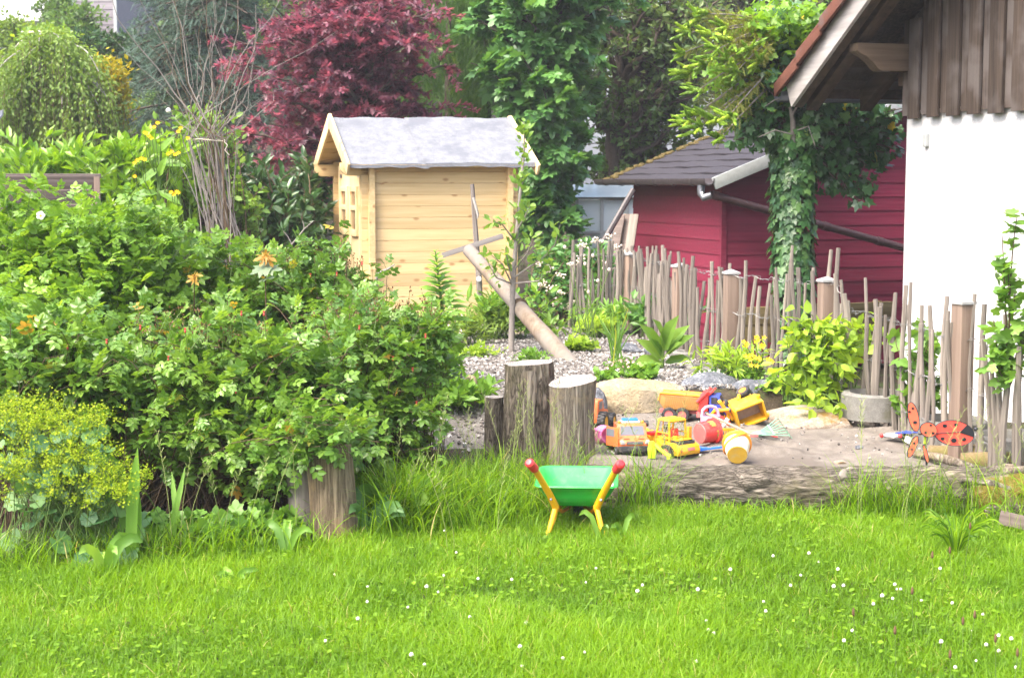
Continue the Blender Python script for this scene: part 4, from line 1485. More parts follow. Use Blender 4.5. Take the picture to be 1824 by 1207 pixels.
def end_cap(name, ring, mat, parent, out, bulge=0.002, rings=7):
    """saw-cut end over a ring of points, with growth rings and radial cracks as relief"""
    c_ = ring.mean(0)
    n = len(ring)
    V, T = [c_ + np.array(out) * bulge], []
    for k in range(1, rings + 1):
        f = k / rings
        for i in range(n):
            th = 2 * math.pi * i / n
            dz = 0.0016 * math.sin(k * 2.6 + 0.7 * math.sin(th * 3)) - (0.006 if (i * 7) % 23 == 0 and k < rings else 0)
            V.append(c_ + (ring[i] - c_) * f + np.array(out) * (dz if k < rings else 0))
    for i in range(n):
        i2 = (i + 1) % n
        T.append((0, 1 + i, 1 + i2))
        for k in range(rings - 1):
            a, b_ = 1 + k * n, 1 + (k + 1) * n
            T += [(a + i, b_ + i, b_ + i2), (a + i, b_ + i2, a + i2)]
    return link(name, tri_mesh(name, np.array(V), np.array(T), mat, None, True), parent)


def stump(name, label, x, y, h, r, mat, seed, tilt=(0.0, 0.0), z=None, ridge=0.012, cat='stump', squash=1.0, cutmat=None, lean=(0, 0), ridges=26, bark_only=True):
    z = gz(x, y) if z is None else z
    root = thing(name, label, cat, (x, y, z))
    path = [(lean[0] * t, lean[1] * t, -0.06 + (h + 0.06) * t) for t in (0, 0.25, 0.5, 0.75, 1)]
    rad = [r * 1.08, r * 1.0, r * 0.97, r * 0.96, r * 0.97]
    o, V = trunk_piece('trunk', path, rad, mat, root, 60, ridge, seed, ridges, 4.0, tilt_top=tilt)
    end_cap('cut_top', V[-1], cutmat or M['cut_rings'], root, (0, 0, 1))
    return root, V


q1 = P(1020, 690, 7.55)
root, V1 = stump('tree_stump', 'grey bark stripped stump with slanting top, front one of the stump group', q1.x, 7.6, 0.515, 0.118, M['stump_wood'], 4, tilt=(0.14, 0.12), z=0.02, ridge=0.009, ridges=16)
q2 = P(943, 660, 7.85)
root2, V2 = stump('tree_stump', 'tallest stump with flat pale top, behind the slanting one', q2.x, 7.95, 0.545, 0.128, M['stump_bark'], 9, tilt=(0.06, 0.0), z=0.04, ridge=0.015)
# bare strip where the bark has come off
b = MB()
vs, fs = [], []
for k in range(12):
    for a in range(5):
        th = R(-104 + a * 7 + 3 * math.sin(k * 0.9))
        vs.append((0.134 * math.cos(th) + 0.001 * k * 0, 0.134 * math.sin(th), 0.10 + k * 0.038))
for k in range(11):
    for a in range(4):
        fs.append((k * 5 + a, k * 5 + a + 1, (k + 1) * 5 + a + 1, (k + 1) * 5 + a))
b.add(vs, fs)
b.build('bare_strip', M['stump_wood'], root2)
q3 = P(880, 722, 8.0)
stump('tree_stump', 'low narrow stump at the left of the tall flat topped stump', q3.x, 8.02, 0.36, 0.052, M['stump_bark'], 14, z=0.04, ridge=0.007)

q4 = P(600, 800, 6.5)
rootT, V4 = stump('edging_stump', 'tan weathered wooden post stump standing in grass under the rose bush', q4.x - 0.01, 6.52, 0.40, 0.10, M['tan_stump'], 22, z=0.0, ridge=0.007, ridges=14, cutmat=M['tan_stump'], lean=(-0.03, 0.0))
q5 = P(545, 800, 6.6)
stump('edging_stump', 'darker splintered post stump half hidden by rose leaves beside the tan one', q5.x, 6.62, 0.385, 0.07, M['grey_wood'], 25, z=0.0, ridge=0.004, ridges=14, cutmat=M['tan_stump'], lean=(-0.03, 0.0))

# the long log that edges the sand
lp = [(0.22, 7.26, 0.075), (0.6, 7.24, 0.08), (1.1, 7.2, 0.082), (1.6, 7.15, 0.085), (2.05, 7.06, 0.09), (2.30, 7.02, 0.10)]
lg = thing('border_log', 'long fallen log with rough bark edging the front of the sand', 'log', (1.2, 7.2, 0))
off = np.array([1.2, 7.2, 0])
o, VL = trunk_piece('trunk', np.array(lp) - off, [0.095, 0.10, 0.104, 0.108, 0.112, 0.116], M['log_bark'], lg, 84, 0.013, 31, 34, 3.4)
end_cap('cut_end', VL[0][::-1], M['cut_wood'], lg, (-1, 0, 0))
end_cap('broken_end', VL[-1], M['log_moss'], lg, (1, 0, 0))
for (px, py, w, h) in ((1502, 852, 0.026, 0.045),):
    q = P(px, py, 7.09)
    b = MB().sph((0, 0, 0), (w, 0.02, h), 14, 8)
    o = b.build('knot', M['grey_wood'], lg)
    o.location = Vector((q.x, 7.085 if py > 830 else 7.16, q.z)) - lg.location
# burl lump on the log left of the yellow bucket
o, V_ = trunk_piece('burl', np.array([(1.0, 7.165, 0.10), (1.08, 7.15, 0.125), (1.17, 7.15, 0.13), (1.26, 7.16, 0.11)]) - off, [0.04, 0.06, 0.062, 0.04], M['log_bark'], lg, 40, 0.010, 37, 40, 2.2)
# rootstock at the right end of the log: gnarled mossy wood with roots
rk = thing('root_stock', 'gnarled mossy root end lying at the right end of the long log', 'root', (2.35, 7.0, 0))
off = np.array([2.35, 7.0, 0])
for i, (pth, rd, mm) in enumerate((
        ([(2.08, 6.98, 0.08), (2.3, 6.95, 0.09), (2.6, 6.88, 0.085), (2.9, 6.8, 0.07)], [0.09, 0.11, 0.10, 0.07], 'log_moss'),
        ([(2.12, 7.02, 0.185), (2.25, 6.98, 0.205), (2.4, 6.94, 0.20), (2.6, 6.90, 0.205), (2.9, 6.86, 0.20)], [0.012, 0.024, 0.022, 0.028, 0.02], 'stump_wood'),
        ([(2.02, 6.95, 0.165), (2.15, 6.92, 0.16), (2.24, 6.89, 0.13), (2.3, 6.87, 0.07)], [0.012, 0.02, 0.022, 0.02], 'stump_wood'),
        ([(2.25, 6.86, 0.13), (2.45, 6.80, 0.125), (2.7, 6.72, 0.13)], [0.02, 0.032, 0.026], 'log_moss'),
        ([(2.1, 6.84, 0.05), (2.3, 6.78, 0.06), (2.6, 6.7, 0.055)], [0.025, 0.036, 0.03], 'log_bark'),
        ([(2.2, 7.1, 0.19), (2.28, 7.03, 0.205), (2.36, 6.9, 0.16)], [0.016, 0.022, 0.018], 'stump_wood'))):
    trunk_piece('root', np.array(pth) - off, rd, M[mm], rk, 26, 0.008, 50 + i, 60, 3)
pk = P(1740, 905, 6.75)
pk_o = thing('edging_plank', 'grey board lying in the grass below the root end', 'board', (2.46, 6.46, 0.012))
MB().box((0, 0, 0), (0.8, 0.02, 0.06)).build('board', M['panel_wood'], pk_o, 0.003)
pk_o.rotation_euler = (R(-12), R(9), R(-20))

# short old logs and sticks behind the ladybird
for i, (pa, pb, r, lab) in enumerate((
        ((1655, 806, 7.6), (1742, 812, 7.5), 0.042, 'ochre weathered log lying left under the ladybird spinner'),
        ((1712, 822, 7.38), (1800, 822, 7.3), 0.046, 'short fat ochre log lying nearest behind the long log'),
        ((1730, 806, 7.62), (1768, 798, 7.9), 0.04, 'log seen end on with dark cut face between two other logs'))):
    a, c_ = P(*pa), P(*pb)
    root = thing('old_log', lab, 'log', a)
    o, V_ = trunk_piece('trunk', [(0, 0, 0), tuple((c_ - a) * 0.5), tuple(c_ - a)], [r * 0.95, r * 1.05, r], M['old_log'], root, 30, 0.003, 60 + i, 20, 3)
    end_cap('cut_end', V_[0][::-1], M['old_log'] if i < 2 else M['dark_wood'], root, tuple((a - c_).normalized()), 0.001, 4)
    end_cap('cut_end', V_[-1], M['old_log'], root, tuple((c_ - a).normalized()), 0.001, 4)
a, c_ = P(1625, 806, 7.45), P(1752, 838, 7.25)
sp = thing('split_branch', 'long pale bare branch lying slanting across the log top', 'branch', a)
trunk_piece('trunk', [(0, 0, 0), tuple((c_ - a) * 0.4 + Vector((0, 0, 0.01))), tuple(c_ - a)], [0.014, 0.022, 0.018], M['stump_wood'], sp, 18, 0.003, 71, 50, 4)

# concrete ring planters along the fence
def ring(label, px, py, Y, r, h, z):
    q = P(px, py, Y)
    o = MB().lathe([(r, 0), (r, h - 0.01), (r - 0.012, h), (r - 0.048, h), (r - 0.055, h - 0.01), (r - 0.055, 0)], 40, close=True).build('ring_planter', M['concrete'], None, smooth=40)
    o.location = (q.x, Y, z)
    return tag(o, label, 'planter', 'round concrete rings along the fence')
ring('half buried concrete ring left of the currant bush behind the mossy rock', 1560, 735, 8.5, 0.19, 0.14, 0.22)
ring('concrete ring behind the ladybird against the white wall', 1690, 772, 8.0, 0.19, 0.13, 0.16)
ring('nearest concrete ring at the right edge behind the old logs', 1790, 800, 7.75, 0.19, 0.12, 0.13)
ring('far concrete ring between second and third fence post', 1268, 660, 9.75, 0.16, 0.06, 0.30)
ring('small concrete ring at the foot of the far fence post', 1225, 632, 10.6, 0.12, 0.05, 0.31)

# ---------------------------------------------------------------- leaning pole, cross, twigs
a, c_ = P(1000, 632, 10.45), P(836, 446, 11.6)
pole = thing('leaning_pole', 'thick debarked round pole leaning left across the gravel mound', 'pole', a)
dv = c_ - a
o, V_ = trunk_piece('trunk', [tuple(-dv * 0.12), tuple(dv * 0.5), tuple(dv)], [0.062, 0.054, 0.05], wood('pole_wood', (0.12, 0.088, 0.062), (0.25, 0.195, 0.145), 'Z', 26, rough=0.8, bump=0.003, patch=(0.20, 0.18, 0.16)), pole, 30, 0.005, 81, 14, 6)
end_cap('cut_end', V_[-1], M['cut_wood'], pole, tuple(dv.normalized()), 0.001, 5)
end_cap('foot_end', V_[0][::-1], M['cut_wood'], pole, tuple(-dv.normalized()), 0.001, 5)
tq = dv * 0.43
b = MB()
for k in range(3):
    ctr = tq + dv.normalized() * (k * 0.012)
    u_ = dv.normalized().orthogonal().normalized()
    v_ = dv.normalized().cross(u_)
    b.tube([ctr + (u_ * math.cos(t * 0.5236) + v_ * math.sin(t * 0.5236)) * 0.060 for t in range(13)], 0.006, 5, False)
b.build('binding', M['stem_brown'], pole)

a, c_ = P(860, 590, 12.0), P(841, 328, 12.0)
cr = thing('wooden_cross', 'weathered upright stick with slanting cross lath in front of the cabin', 'post', (a.x, a.y, gz(a.x, 12.0)))
zt_ = c_.z - cr.location.z
o = MB().tube([(0, 0, -0.1), (-0.03, 0, zt_ * 0.4), (-0.055, 0.01, zt_ * 0.7), (c_.x - a.x, 0, zt_)], [0.024, 0.023, 0.02, 0.016], 6).build('upright', M['grey_wood'], cr, smooth=30)
l0, l1 = P(788, 455, 11.93), P(896, 420, 11.97)
mid = (l0 + l1) / 2 - cr.location
dd = l1 - l0
lath = MB().box((0, 0, 0), (dd.length, 0.016, 0.04)).build('cross_lath', wood('grey_lath', (0.12, 0.11, 0.105), (0.24, 0.22, 0.21), 'X', 40), cr, 0.002)
lath.location = mid
lath.rotation_euler = (0, -math.atan2(dd.z, dd.x), 0)
ins = MB().lathe([(0.0, -0.03), (0.016, -0.028), (0.02, -0.01), (0.013, 0.0), (0.02, 0.01), (0.018, 0.026), (0, 0.03)], 14, Matrix.Rotation(math.pi / 2, 4, 'X')).build('insulator', M['white_petal'], cr)
ins.location = P(853, 497, 11.95) - cr.location
MB().tube([P(843, 352, 11.97) - cr.location, P(851, 382, 11.96) - cr.location, P(850, 390, 11.96) - cr.location], [0.012, 0.011, 0.004], 5).build('splint', M['cut_wood'], cr)

b0 = P(410, 470, 9.6)
tb = thing('twig_bundle', 'tall upright bundle of dry grey twigs tied with cord behind the roses', 'twigs', (b0.x, 9.6, gz(b0.x, 9.6)))
bz = tb.location.z
knot = P(372, 250, 9.6) - tb.location
for k in range(46):
    bx = random.gauss(0.06, 0.15)
    by = random.gauss(0, 0.05)
    kx, ky = knot.x + random.gauss(0, 0.075), random.gauss(0, 0.04)
    if k < 40:
        tx = random.gauss(-0.12, 0.26)
        tzz = random.uniform(1.5, 2.5) if k > 8 else random.uniform(2.2, 2.75)
    else:
        tx = random.choice((-1, 1)) * random.uniform(0.2, 0.62) + (0.06 if k % 2 else -0.12)
        tzz = random.uniform(1.55, 2.2)
    kz = knot.z
    pts = []
    a_, k_, e_ = Vector((bx, by, -0.02)), Vector((kx, ky, kz)), Vector((tx, random.gauss(0, 0.12), tzz))
    n = 12
    for i in range(n + 1):
        t = i / n
        if t < 0.5:
            p = a_.lerp(k_, t * 2)
        else:
            w_ = (t - 0.5) * 2
            p = k_.lerp(e_, w_)
            p.x += (0.16 if tx > kx else -0.10) * math.sin(w_ * math.pi) * (0.25 if k < 40 else -0.35)
        p += Vector((math.sin(k * 3.1 + i * (0.5 + 0.09 * (k % 7))) + 0.7 * math.sin(k + i * 1.9), math.cos(k * 1.7 + i * 0.9), 0)) * (0.012 + 0.016 * (i / n))
        pts.append(p)
    r_ = random.uniform(0.0026, 0.006) * (1.7 if k < 5 else 1)
    MB().tube(pts, [r_ * (1 - 0.78 * (i / n) ** 1.2) for i in range(n + 1)], 5).build('twig', M['twig'] if k % 4 else M['stem_brown'], tb)
b = MB()
b.tube([(knot.x + 0.10 * math.cos(t * 0.5236), 0.07 * math.sin(t * 0.5236), knot.z + 0.006 * math.sin(t)) for t in range(13)], 0.0026, 5, False)
b.tube([(knot.x + 0.09, -0.03, knot.z), (knot.x + 0.12, -0.04, knot.z - 0.03), (knot.x + 0.105, -0.05, knot.z - 0.06), (knot.x + 0.13, -0.04, knot.z - 0.09)], 0.003, 5)
b.build('cord', M['cream_petal'], tb)

cs = thing('curved_stick', 'dark curved bare stick rising from the roses before the cabin door side', 'stick', P(640, 560, 8.7))
MB().tube([P(x, y, 8.7) - cs.location for x, y in ((640, 560), (660, 538), (670, 515), (671, 495), (675, 486), (690, 480), (703, 471))], [0.008, 0.008, 0.009, 0.008, 0.009, 0.008, 0.004], 7).build('branch', M['twig'], cs)
cs2 = thing('bare_shoot', 'thin grey forked dead shoot beside the orange maple seedling', 'stick', P(470, 500, 9.0))
b = MB()
b.tube([P(x, y, 9.0) - cs2.location for x, y in ((470, 500), (490, 470), (520, 435), (542, 408), (558, 394))], [0.007, 0.006, 0.005, 0.004, 0.002], 5)
b.tube([P(x, y, 9.0) - cs2.location for x, y in ((520, 435), (512, 420), (505, 412))], [0.004, 0.003, 0.002], 5)
b.tube([P(x, y, 9.0) - cs2.location for x, y in ((542, 408), (541, 400), (539, 393))], [0.003, 0.003, 0.002], 5)
b.build('branch', M['twig'], cs2)

# planks, pole and pale greenhouse left of the red shed
w0 = P(1100, 440, 15.2)
gr_ = thing('greenhouse', 'pale glazed greenhouse corner showing behind the leaning planks', 'greenhouse', (w0.x, 17.5, 0.1))
gm, gt = newmat('greenhouse_glass')
finish(gt, nd(gt, 'ShaderNodeBsdfPrincipled', Base__Color=(0.62, 0.70, 0.72, 1), Roughness=0.15).outputs['BSDF'])
MB().box((0.15, 0.3, 0.62), (0.9, 0.5, 1.18)).build('glazing', gm, gr_)
for x in (-0.3, -0.02, 0.26, 0.54):
    MB().box((x, 0.03, 0.62), (0.035, 0.035, 1.2)).build('bar', M['white_trim'], gr_)
for z in (0.06, 0.45, 0.85, 1.23):
    MB().box((0.15, 0.028, z), (0.95, 0.028, 0.03)).build('bar', M['white_trim'], gr_)
MB().add([(-0.35, -0.05, 1.24), (0.65, -0.05, 1.24), (0.65, 0.5, 1.38), (-0.35, 0.5, 1.38), (0.65, 0.5, 1.24), (-0.35, 0.5, 1.24)], [(0, 1, 2, 3), (1, 4, 2), (0, 3, 5)]).build('roof', gm, gr_)
for i, (xa, xb, mm) in enumerate(((1082, 1112, 'pine'), (1095, 1122, 'panel_wood'), (1074, 1106, 'panel_wood'), (1104, 1130, 'picket'))):
    a, c_ = P(xa, 455, 14.6 - 0.05 * i), P(xb, 382, 15.2 - 0.05 * i)
    pk = thing('leaning_plank', ('bright new plank leaning on the red shed wall', 'grey plank leaning right of the bright one', 'grey plank leaning left of the bright one', 'brown plank leaning closest to the red wall')[i], 'plank', (a.x, a.y, gz(a.x, a.y)), group='planks leaning at the shed')
    dv = c_ - pk.location
    o = MB().box((0, 0, dv.length / 2), (0.085, 0.022, dv.length)).build('board', M['pine_v'] if mm == 'pine' else M[mm], pk, 0.002)
    o.rotation_euler = dv.to_track_quat('Z', 'Y').to_euler()
a, c_ = P(1066, 446, 14.4), P(1128, 338, 14.6)
bp = thing('black_prop', 'black slanting prop left of the red shed under the gutter', 'pole', a)
MB().tube([(0, 0, 0), c_ - a], 0.028, 8).build('pole', M['gutter'], bp)
# ---------------------------------------------------------------- toys
dust = (0.40, 0.34, 0.27)
M['t_orange'] = plain('orange_plastic', (0.72, 0.16, 0.045), 0.38, 0.06, dirt=dust, dirt_amt=0.4)
M['t_yellow'] = plain('yellow_plastic', (0.70, 0.38, 0.012), 0.4, 0.05, dirt=dust, dirt_amt=0.3)
M['t_ochre'] = plain('faded_ochre_plastic', (0.42, 0.21, 0.05), 0.6, 0.12, dirt=(0.25, 0.19, 0.12), dirt_amt=0.75)
M['t_red'] = plain('red_plastic', (0.68, 0.045, 0.04), 0.4, 0.06, dirt=dust, dirt_amt=0.35)
M['t_pinkred'] = plain('faded_red_plastic', (0.55, 0.13, 0.12), 0.55, 0.1, dirt=dust, dirt_amt=0.6)
M['t_blue'] = plain('blue_plastic', (0.035, 0.07, 0.46), 0.38, 0.08, dirt=dust, dirt_amt=0.35)
M['t_lightblue'] = plain('bright_blue_plastic', (0.02, 0.17, 0.72), 0.4, 0.06, dirt=dust, dirt_amt=0.3)
M['t_lime'] = plain('lime_plastic', (0.42, 0.56, 0.02), 0.38, 0.05, dirt=dust, dirt_amt=0.25)
M['t_pink'] = plain('pink_plastic', (0.80, 0.22, 0.48), 0.4, 0.05, dirt=dust, dirt_amt=0.2)
M['t_palepink'] = plain('pale_pink_plastic', (0.55, 0.33, 0.46), 0.4, 0.04, dirt=(0.5, 0.4, 0.36), dirt_amt=0.35)
M['t_mint'] = plain('mint_plastic', (0.20, 0.40, 0.27), 0.45, 0.05, dirt=(0.35, 0.4, 0.3), dirt_amt=0.3)
M['t_cream'] = plain('cream_plastic', (0.78, 0.72, 0.56), 0.45, 0.05, dirt=(0.65, 0.45, 0.12), dirt_amt=0.4)
M['t_amber'] = plain('worn_yellow_plastic', (0.44, 0.27, 0.025), 0.5, 0.14, dirt=(0.36, 0.30, 0.14), dirt_amt=0.7)
M['t_ora2'] = plain('warm_orange_plastic', (0.80, 0.27, 0.02), 0.4, 0.06, dirt=dust, dirt_amt=0.3)
M['t_black'] = plain('black_rubber', (0.022, 0.022, 0.024), 0.6, 0.1, dirt=(0.30, 0.26, 0.21), dirt_amt=0.55)
M['t_glass'] = plain('dusty_windscreen', (0.15, 0.165, 0.19), 0.3, 0.06, dirt=(0.22, 0.21, 0.2), dirt_amt=0.5)
M['t_chrome'] = plain('chrome_print', (0.62, 0.63, 0.65), 0.25, 0.05, metallic=0.6)
M['t_green'] = plain('green_tray', (0.035, 0.48, 0.075), 0.3, 0.04, dirt=(0.35, 0.55, 0.3), dirt_amt=0.2)
M['t_frame'] = plain('yellow_frame', (0.78, 0.40, 0.012), 0.3, 0.05, dirt=(0.45, 0.3, 0.1), dirt_amt=0.25)
M['t_grip'] = plain('red_grip', (0.66, 0.035, 0.045), 0.4, 0.05)
M['t_olive'] = plain('olive_print', (0.30, 0.28, 0.06), 0.5, 0.1)
M['stick_wood'] = wood('stick_wood', (0.28, 0.19, 0.12), (0.38, 0.29, 0.20), 'Z', 30, rough=0.6, bump=0.0006)
RX = Matrix.Rotation(math.pi / 2, 4, 'Y')       # lathe axis z -> x


def wheel(parent, loc, r, w, hub, tread=True, face=1, name='wheel'):
    """tyre with tread blocks, its rim with spokes as a child; the axle along x"""
    b = MB().lathe([(r * 0.58, -w / 2), (r * 0.9, -w / 2), (r * 0.98, -w * 0.38), (r, 0), (r * 0.98, w * 0.38), (r * 0.9, w / 2), (r * 0.58, w / 2)], 24, RX, close=True)
    if tread:
        for k in range(18):
            a = k * 2 * math.pi / 18
            for s_ in (-1, 1):
                b.box((s_ * w * 0.24, math.cos(a + s_ * 0.08) * r * 1.005, math.sin(a + s_ * 0.08) * r * 1.005), (w * 0.42, r * 0.18, r * 0.10), (a + s_ * 0.08 - math.pi / 2, 0, 0))
    o = b.build(name, M['t_black'], parent, smooth=40)
    o.location = loc
    b = MB()
    for s_ in (-1, 1):
        b.lathe([(0, s_ * w * 0.22), (r * 0.16, s_ * w * 0.24), (r * 0.18, s_ * w * 0.14), (r * 0.42, s_ * w * 0.10), (r * 0.50, s_ * w * 0.42), (r * 0.62, s_ * w * 0.47), (r * 0.62, s_ * w * 0.40)], 20, RX)
        for k in range(6):
            a = k * math.pi / 3
            b.box((s_ * w * 0.17, math.cos(a) * r * 0.33, math.sin(a) * r * 0.33), (w * 0.16, r * 0.30, r * 0.09), (a, 0, 0))
    b.build('rim', hub, o, smooth=40)
    return o


def at_sand(px, py, Y, dz=0.0):
    best = None
    for k in range(171):        # the depth at which the sand meets that line of sight
        y = 7.25 + k * 0.01
        q = P(px, py, y)
        e = abs(q.z - sz(q.x, y))
        if best is None or e < best[0]:
            best = (e, q.x, y)
    return Vector((best[1], best[2], sz(best[1], best[2]) + dz))


# orange truck seen from the front: local y points to the back
loc = at_sand(1131, 812, 7.62)
tk = thing('toy_truck', 'orange toy truck with grey windscreen facing the lawn behind the log', 'toy truck', loc, R(7))
tk.scale = (0.9, 0.9, 0.78)
wb = 0.082
side = [(0.0, 0.05), (0.0, 0.082), (0.012, 0.094), (0.072, 0.112), (0.098, 0.178), (0.112, 0.186), (0.20, 0.186), (0.205, 0.05)]
b = MB().prism([(x, z) for x, z in side], -wb, wb, Matrix.Rotation(math.pi / 2, 4, 'Z'))
b.build('cab', M['t_orange'], tk, 0.006)
# windscreen follows the slope of the cab front
def on_slope(x0, x1, t0, t1, lift):
    p0, p1 = Vector((0, 0.072, 0.112)), Vector((0, 0.098, 0.178))
    nrm = Vector((0, -(p1 - p0).z, (p1 - p0).y)).normalized() * lift
    a, c_ = p0.lerp(p1, t0) + nrm, p0.lerp(p1, t1) + nrm
    return [(x0, a.y, a.z), (x1, a.y, a.z), (x1 - 0.004, c_.y, c_.z), (x0 + 0.004, c_.y, c_.z)]
v = on_slope(-0.067, 0.067, 0.08, 0.90, 0.0015)
w = on_slope(-0.067, 0.067, 0.08, 0.90, -0.003)
MB().add(v + w, [(0, 1, 2, 3), (0, 4, 5, 1), (1, 5, 6, 2), (2, 6, 7, 3), (3, 7, 4, 0)]).build('windscreen', M['t_glass'], tk)
b = MB().prism([(-0.048, 0.074), (0.048, 0.074), (0.043, 0.092), (-0.043, 0.092)], -0.005, 0.006)
g = b.build('grille', M['t_black'], tk, 0.002)
for z in (0.079, 0.084, 0.089):
    MB().box((0, -0.0065, z), (0.086, 0.003, 0.0018)).build('grille_bar', M['t_chrome'], g)
b = MB().lathe([(0.0082, -0.001), (0.0095, -0.001), (0.0095, 0.001), (0.0082, 0.001)], 20, Matrix.Translation((0, -0.0095, 0.083)) @ Matrix.Rotation(math.pi / 2, 4, 'X'), close=True)
for k in range(3):
    a = math.pi / 2 + k * 2 * math.pi / 3
    b.box((math.cos(a) * 0.0042, -0.0095, 0.083 + math.sin(a) * 0.0042), (0.0085, 0.0018, 0.0018), (0, -a, 0))
b.build('emblem', M['t_chrome'], g)
for s_ in (-1, 1):
    b = MB().prism([(s_ * 0.052, 0.077), (s_ * 0.078, 0.074), (s_ * 0.080, 0.098), (s_ * 0.066, 0.101)][::s_], -0.005, 0.014)
    b.build('headlight', M['t_chrome'], tk, 0.002)
    MB().box((s_ * 0.04, 0.03, 0.1035), (0.032, 0.008, 0.002), (R(-17), 0, 0)).build('bonnet_vent', M['t_red'], tk)
b = MB().box((0, -0.006, 0.047), (0.172, 0.03, 0.036))
b.box((-0.05, -0.024, 0.040), (0.03, 0.008, 0.016)).box((0.05, -0.024, 0.040), (0.03, 0.008, 0.016)).box((0, 0.01, 0.024), (0.13, 0.03, 0.02))
b.build('bumper', M['t_black'], tk, 0.005)
b = MB().box((0, 0.15, 0.193), (0.10, 0.06, 0.012))
lr = b.build('roof_light_base', M['white_petal'], tk, 0.003)
MB().box((0, 0.147, 0.202), (0.086, 0.052, 0.014), (R(8), 0, 0)).build('roof_light', M['t_lightblue'], lr, 0.003)
for x in (-0.064, 0.066):
    MB().sph((x, 0.125, 0.192), (0.008, 0.008, 0.011), 10, 6).build('beacon', M['t_ora2'], tk)
d_ = MB().box((0, 0, 0), (0.008, 0.09, 0.12)).build('door', M['t_orange'], tk, 0.004)
d_.location = (-0.112, 0.062, 0.115)
d_.rotation_euler.z = R(38)
MB().box((-0.001, 0.012, 0.025), (0.0095, 0.055, 0.048)).build('door_window', M['t_glass'], d_)
b = MB().box((0, 0.31, 0.075), (0.165, 0.2, 0.02)).box((-0.08, 0.31, 0.10), (0.006, 0.2, 0.05)).box((0.08, 0.31, 0.10), (0.006, 0.2, 0.05))
b.build('flatbed', M['t_orange'], tk, 0.003)
MB().box((0, 0.2, 0.05), (0.08, 0.38, 0.02)).build('chassis', M['t_black'], tk)
for s_ in (-1, 1):
    for y in (0.065, 0.33):
        wheel(tk, (s_ * 0.078, y, 0.038), 0.04, 0.032, M['t_chrome'])
MB().lathe([(0, -0.012), (0.02, -0.012), (0.02, 0.012), (0, 0.012)], 14, Matrix.Translation((0.105, 0.22, 0.165)) @ RX).build('mirror', M['t_black'], tk, smooth=40)

# yellow wheel loader seen from behind: local y points forward
loc = at_sand(1226, 817, 7.68)
ld = thing('toy_loader', 'yellow toy wheel loader with open cab and red seat beside the orange truck', 'toy loader', loc, R(38))
ld.scale = (0.95, 0.9, 0.78)
hw = 0.078
b = MB()
prof = [(-0.005, 0.028), (-0.012, 0.05), (-0.004, 0.082), (0.03, 0.102), (0.17, 0.108), (0.17, 0.05), (0.10, 0.028)]
b.prism(prof, -hw, hw, Matrix.Rotation(math.pi / 2, 4, 'Z'))
b.build('rear_body', M['t_yellow'], ld, 0.006)
b = MB().prism([(0.012, 0.088), (0.018, 0.112), (0.075, 0.118), (0.075, 0.10)], -0.062, 0.062, Matrix.Rotation(math.pi / 2, 4, 'Z'))
b.build('engine_cover', M['t_black'], ld, 0.003)
MB().box((0, 0.050, 0.1185), (0.108, 0.052, 0.006)).build('cover_plate', M['t_yellow'], ld, 0.002)
MB().box((0.01, -0.0125, 0.066), (0.045, 0.006, 0.02), (R(-18), 0, 0)).build('rear_plate', M['t_pinkred'], ld, 0.001)
for x in (-0.06,):
    MB().box((x, -0.011, 0.058), (0.012, 0.006, 0.012)).build('rear_lamp', M['t_red'], ld, 0.001)
# cab of four posts, roof with slots
b = MB()
for x in (-0.058, 0.058):
    b.tube([(x, 0.085, 0.11), (x * 0.96, 0.09, 0.235)], 0.006, 6)
    b.tube([(x, 0.195, 0.11), (x * 0.92, 0.172, 0.235)], 0.006, 6)
    b.tube([(x, 0.085, 0.155), (x, 0.185, 0.155)], 0.0045, 6)
b.tube([(-0.056, 0.09, 0.228), (0.056, 0.09, 0.228)], 0.005, 6)
b.tube([(-0.054, 0.173, 0.228), (0.054, 0.173, 0.228)], 0.005, 6)
for x in (-0.02, 0.02):
    b.tube([(x, 0.186, 0.11), (x, 0.176, 0.23)], 0.0035, 5)
b.build('cab_frame', M['t_yellow'], ld)
b = MB().add([(-0.064, 0.08, 0.232), (0.064, 0.08, 0.232), (0.06, 0.185, 0.232), (-0.06, 0.185, 0.232), (-0.052, 0.094, 0.247), (0.052, 0.094, 0.247), (0.05, 0.172, 0.247), (-0.05, 0.172, 0.247)],
             [(3, 2, 1, 0), (4, 5, 6, 7), (0, 1, 5, 4), (1, 2, 6, 5), (2, 3, 7, 6), (3, 0, 4, 7)])
b.build('cab_roof', M['t_yellow'], ld, 0.005)
b = MB().box((0, 0.135, 0.122), (0.11, 0.11, 0.012))
b.build('cab_floor', M['t_yellow'], ld, 0.002)
b = MB().box((0, 0.112, 0.155), (0.052, 0.012, 0.05), (R(-10), 0, 0)).box((0, 0.135, 0.135), (0.05, 0.045, 0.014))
b.build('seat', M['t_red'], ld, 0.005)
b = MB().lathe([(0.018, -0.002), (0.022, -0.002), (0.022, 0.002), (0.018, 0.002)], 16, Matrix.Translation((-0.004, 0.165, 0.18)) @ Matrix.Rotation(R(50), 4, 'X'), close=True)
b.tube([(-0.004, 0.185, 0.13), (-0.004, 0.166, 0.179)], 0.003, 5).box((-0.004, 0.165, 0.18), (0.038, 0.003, 0.005), (R(50), 0, 0))
b.build('steering_wheel', M['t_black'], ld)
MB().box((0.058, 0.058, 0.15), (0.022, 0.02, 0.085)).build('exhaust', M['t_ora2'], ld, 0.003)
MB().tube([(-0.03, 0.07, 0.12), (-0.03, 0.07, 0.14)], 0.012, 10).build('filler', M['t_yellow'], ld, 0.002)
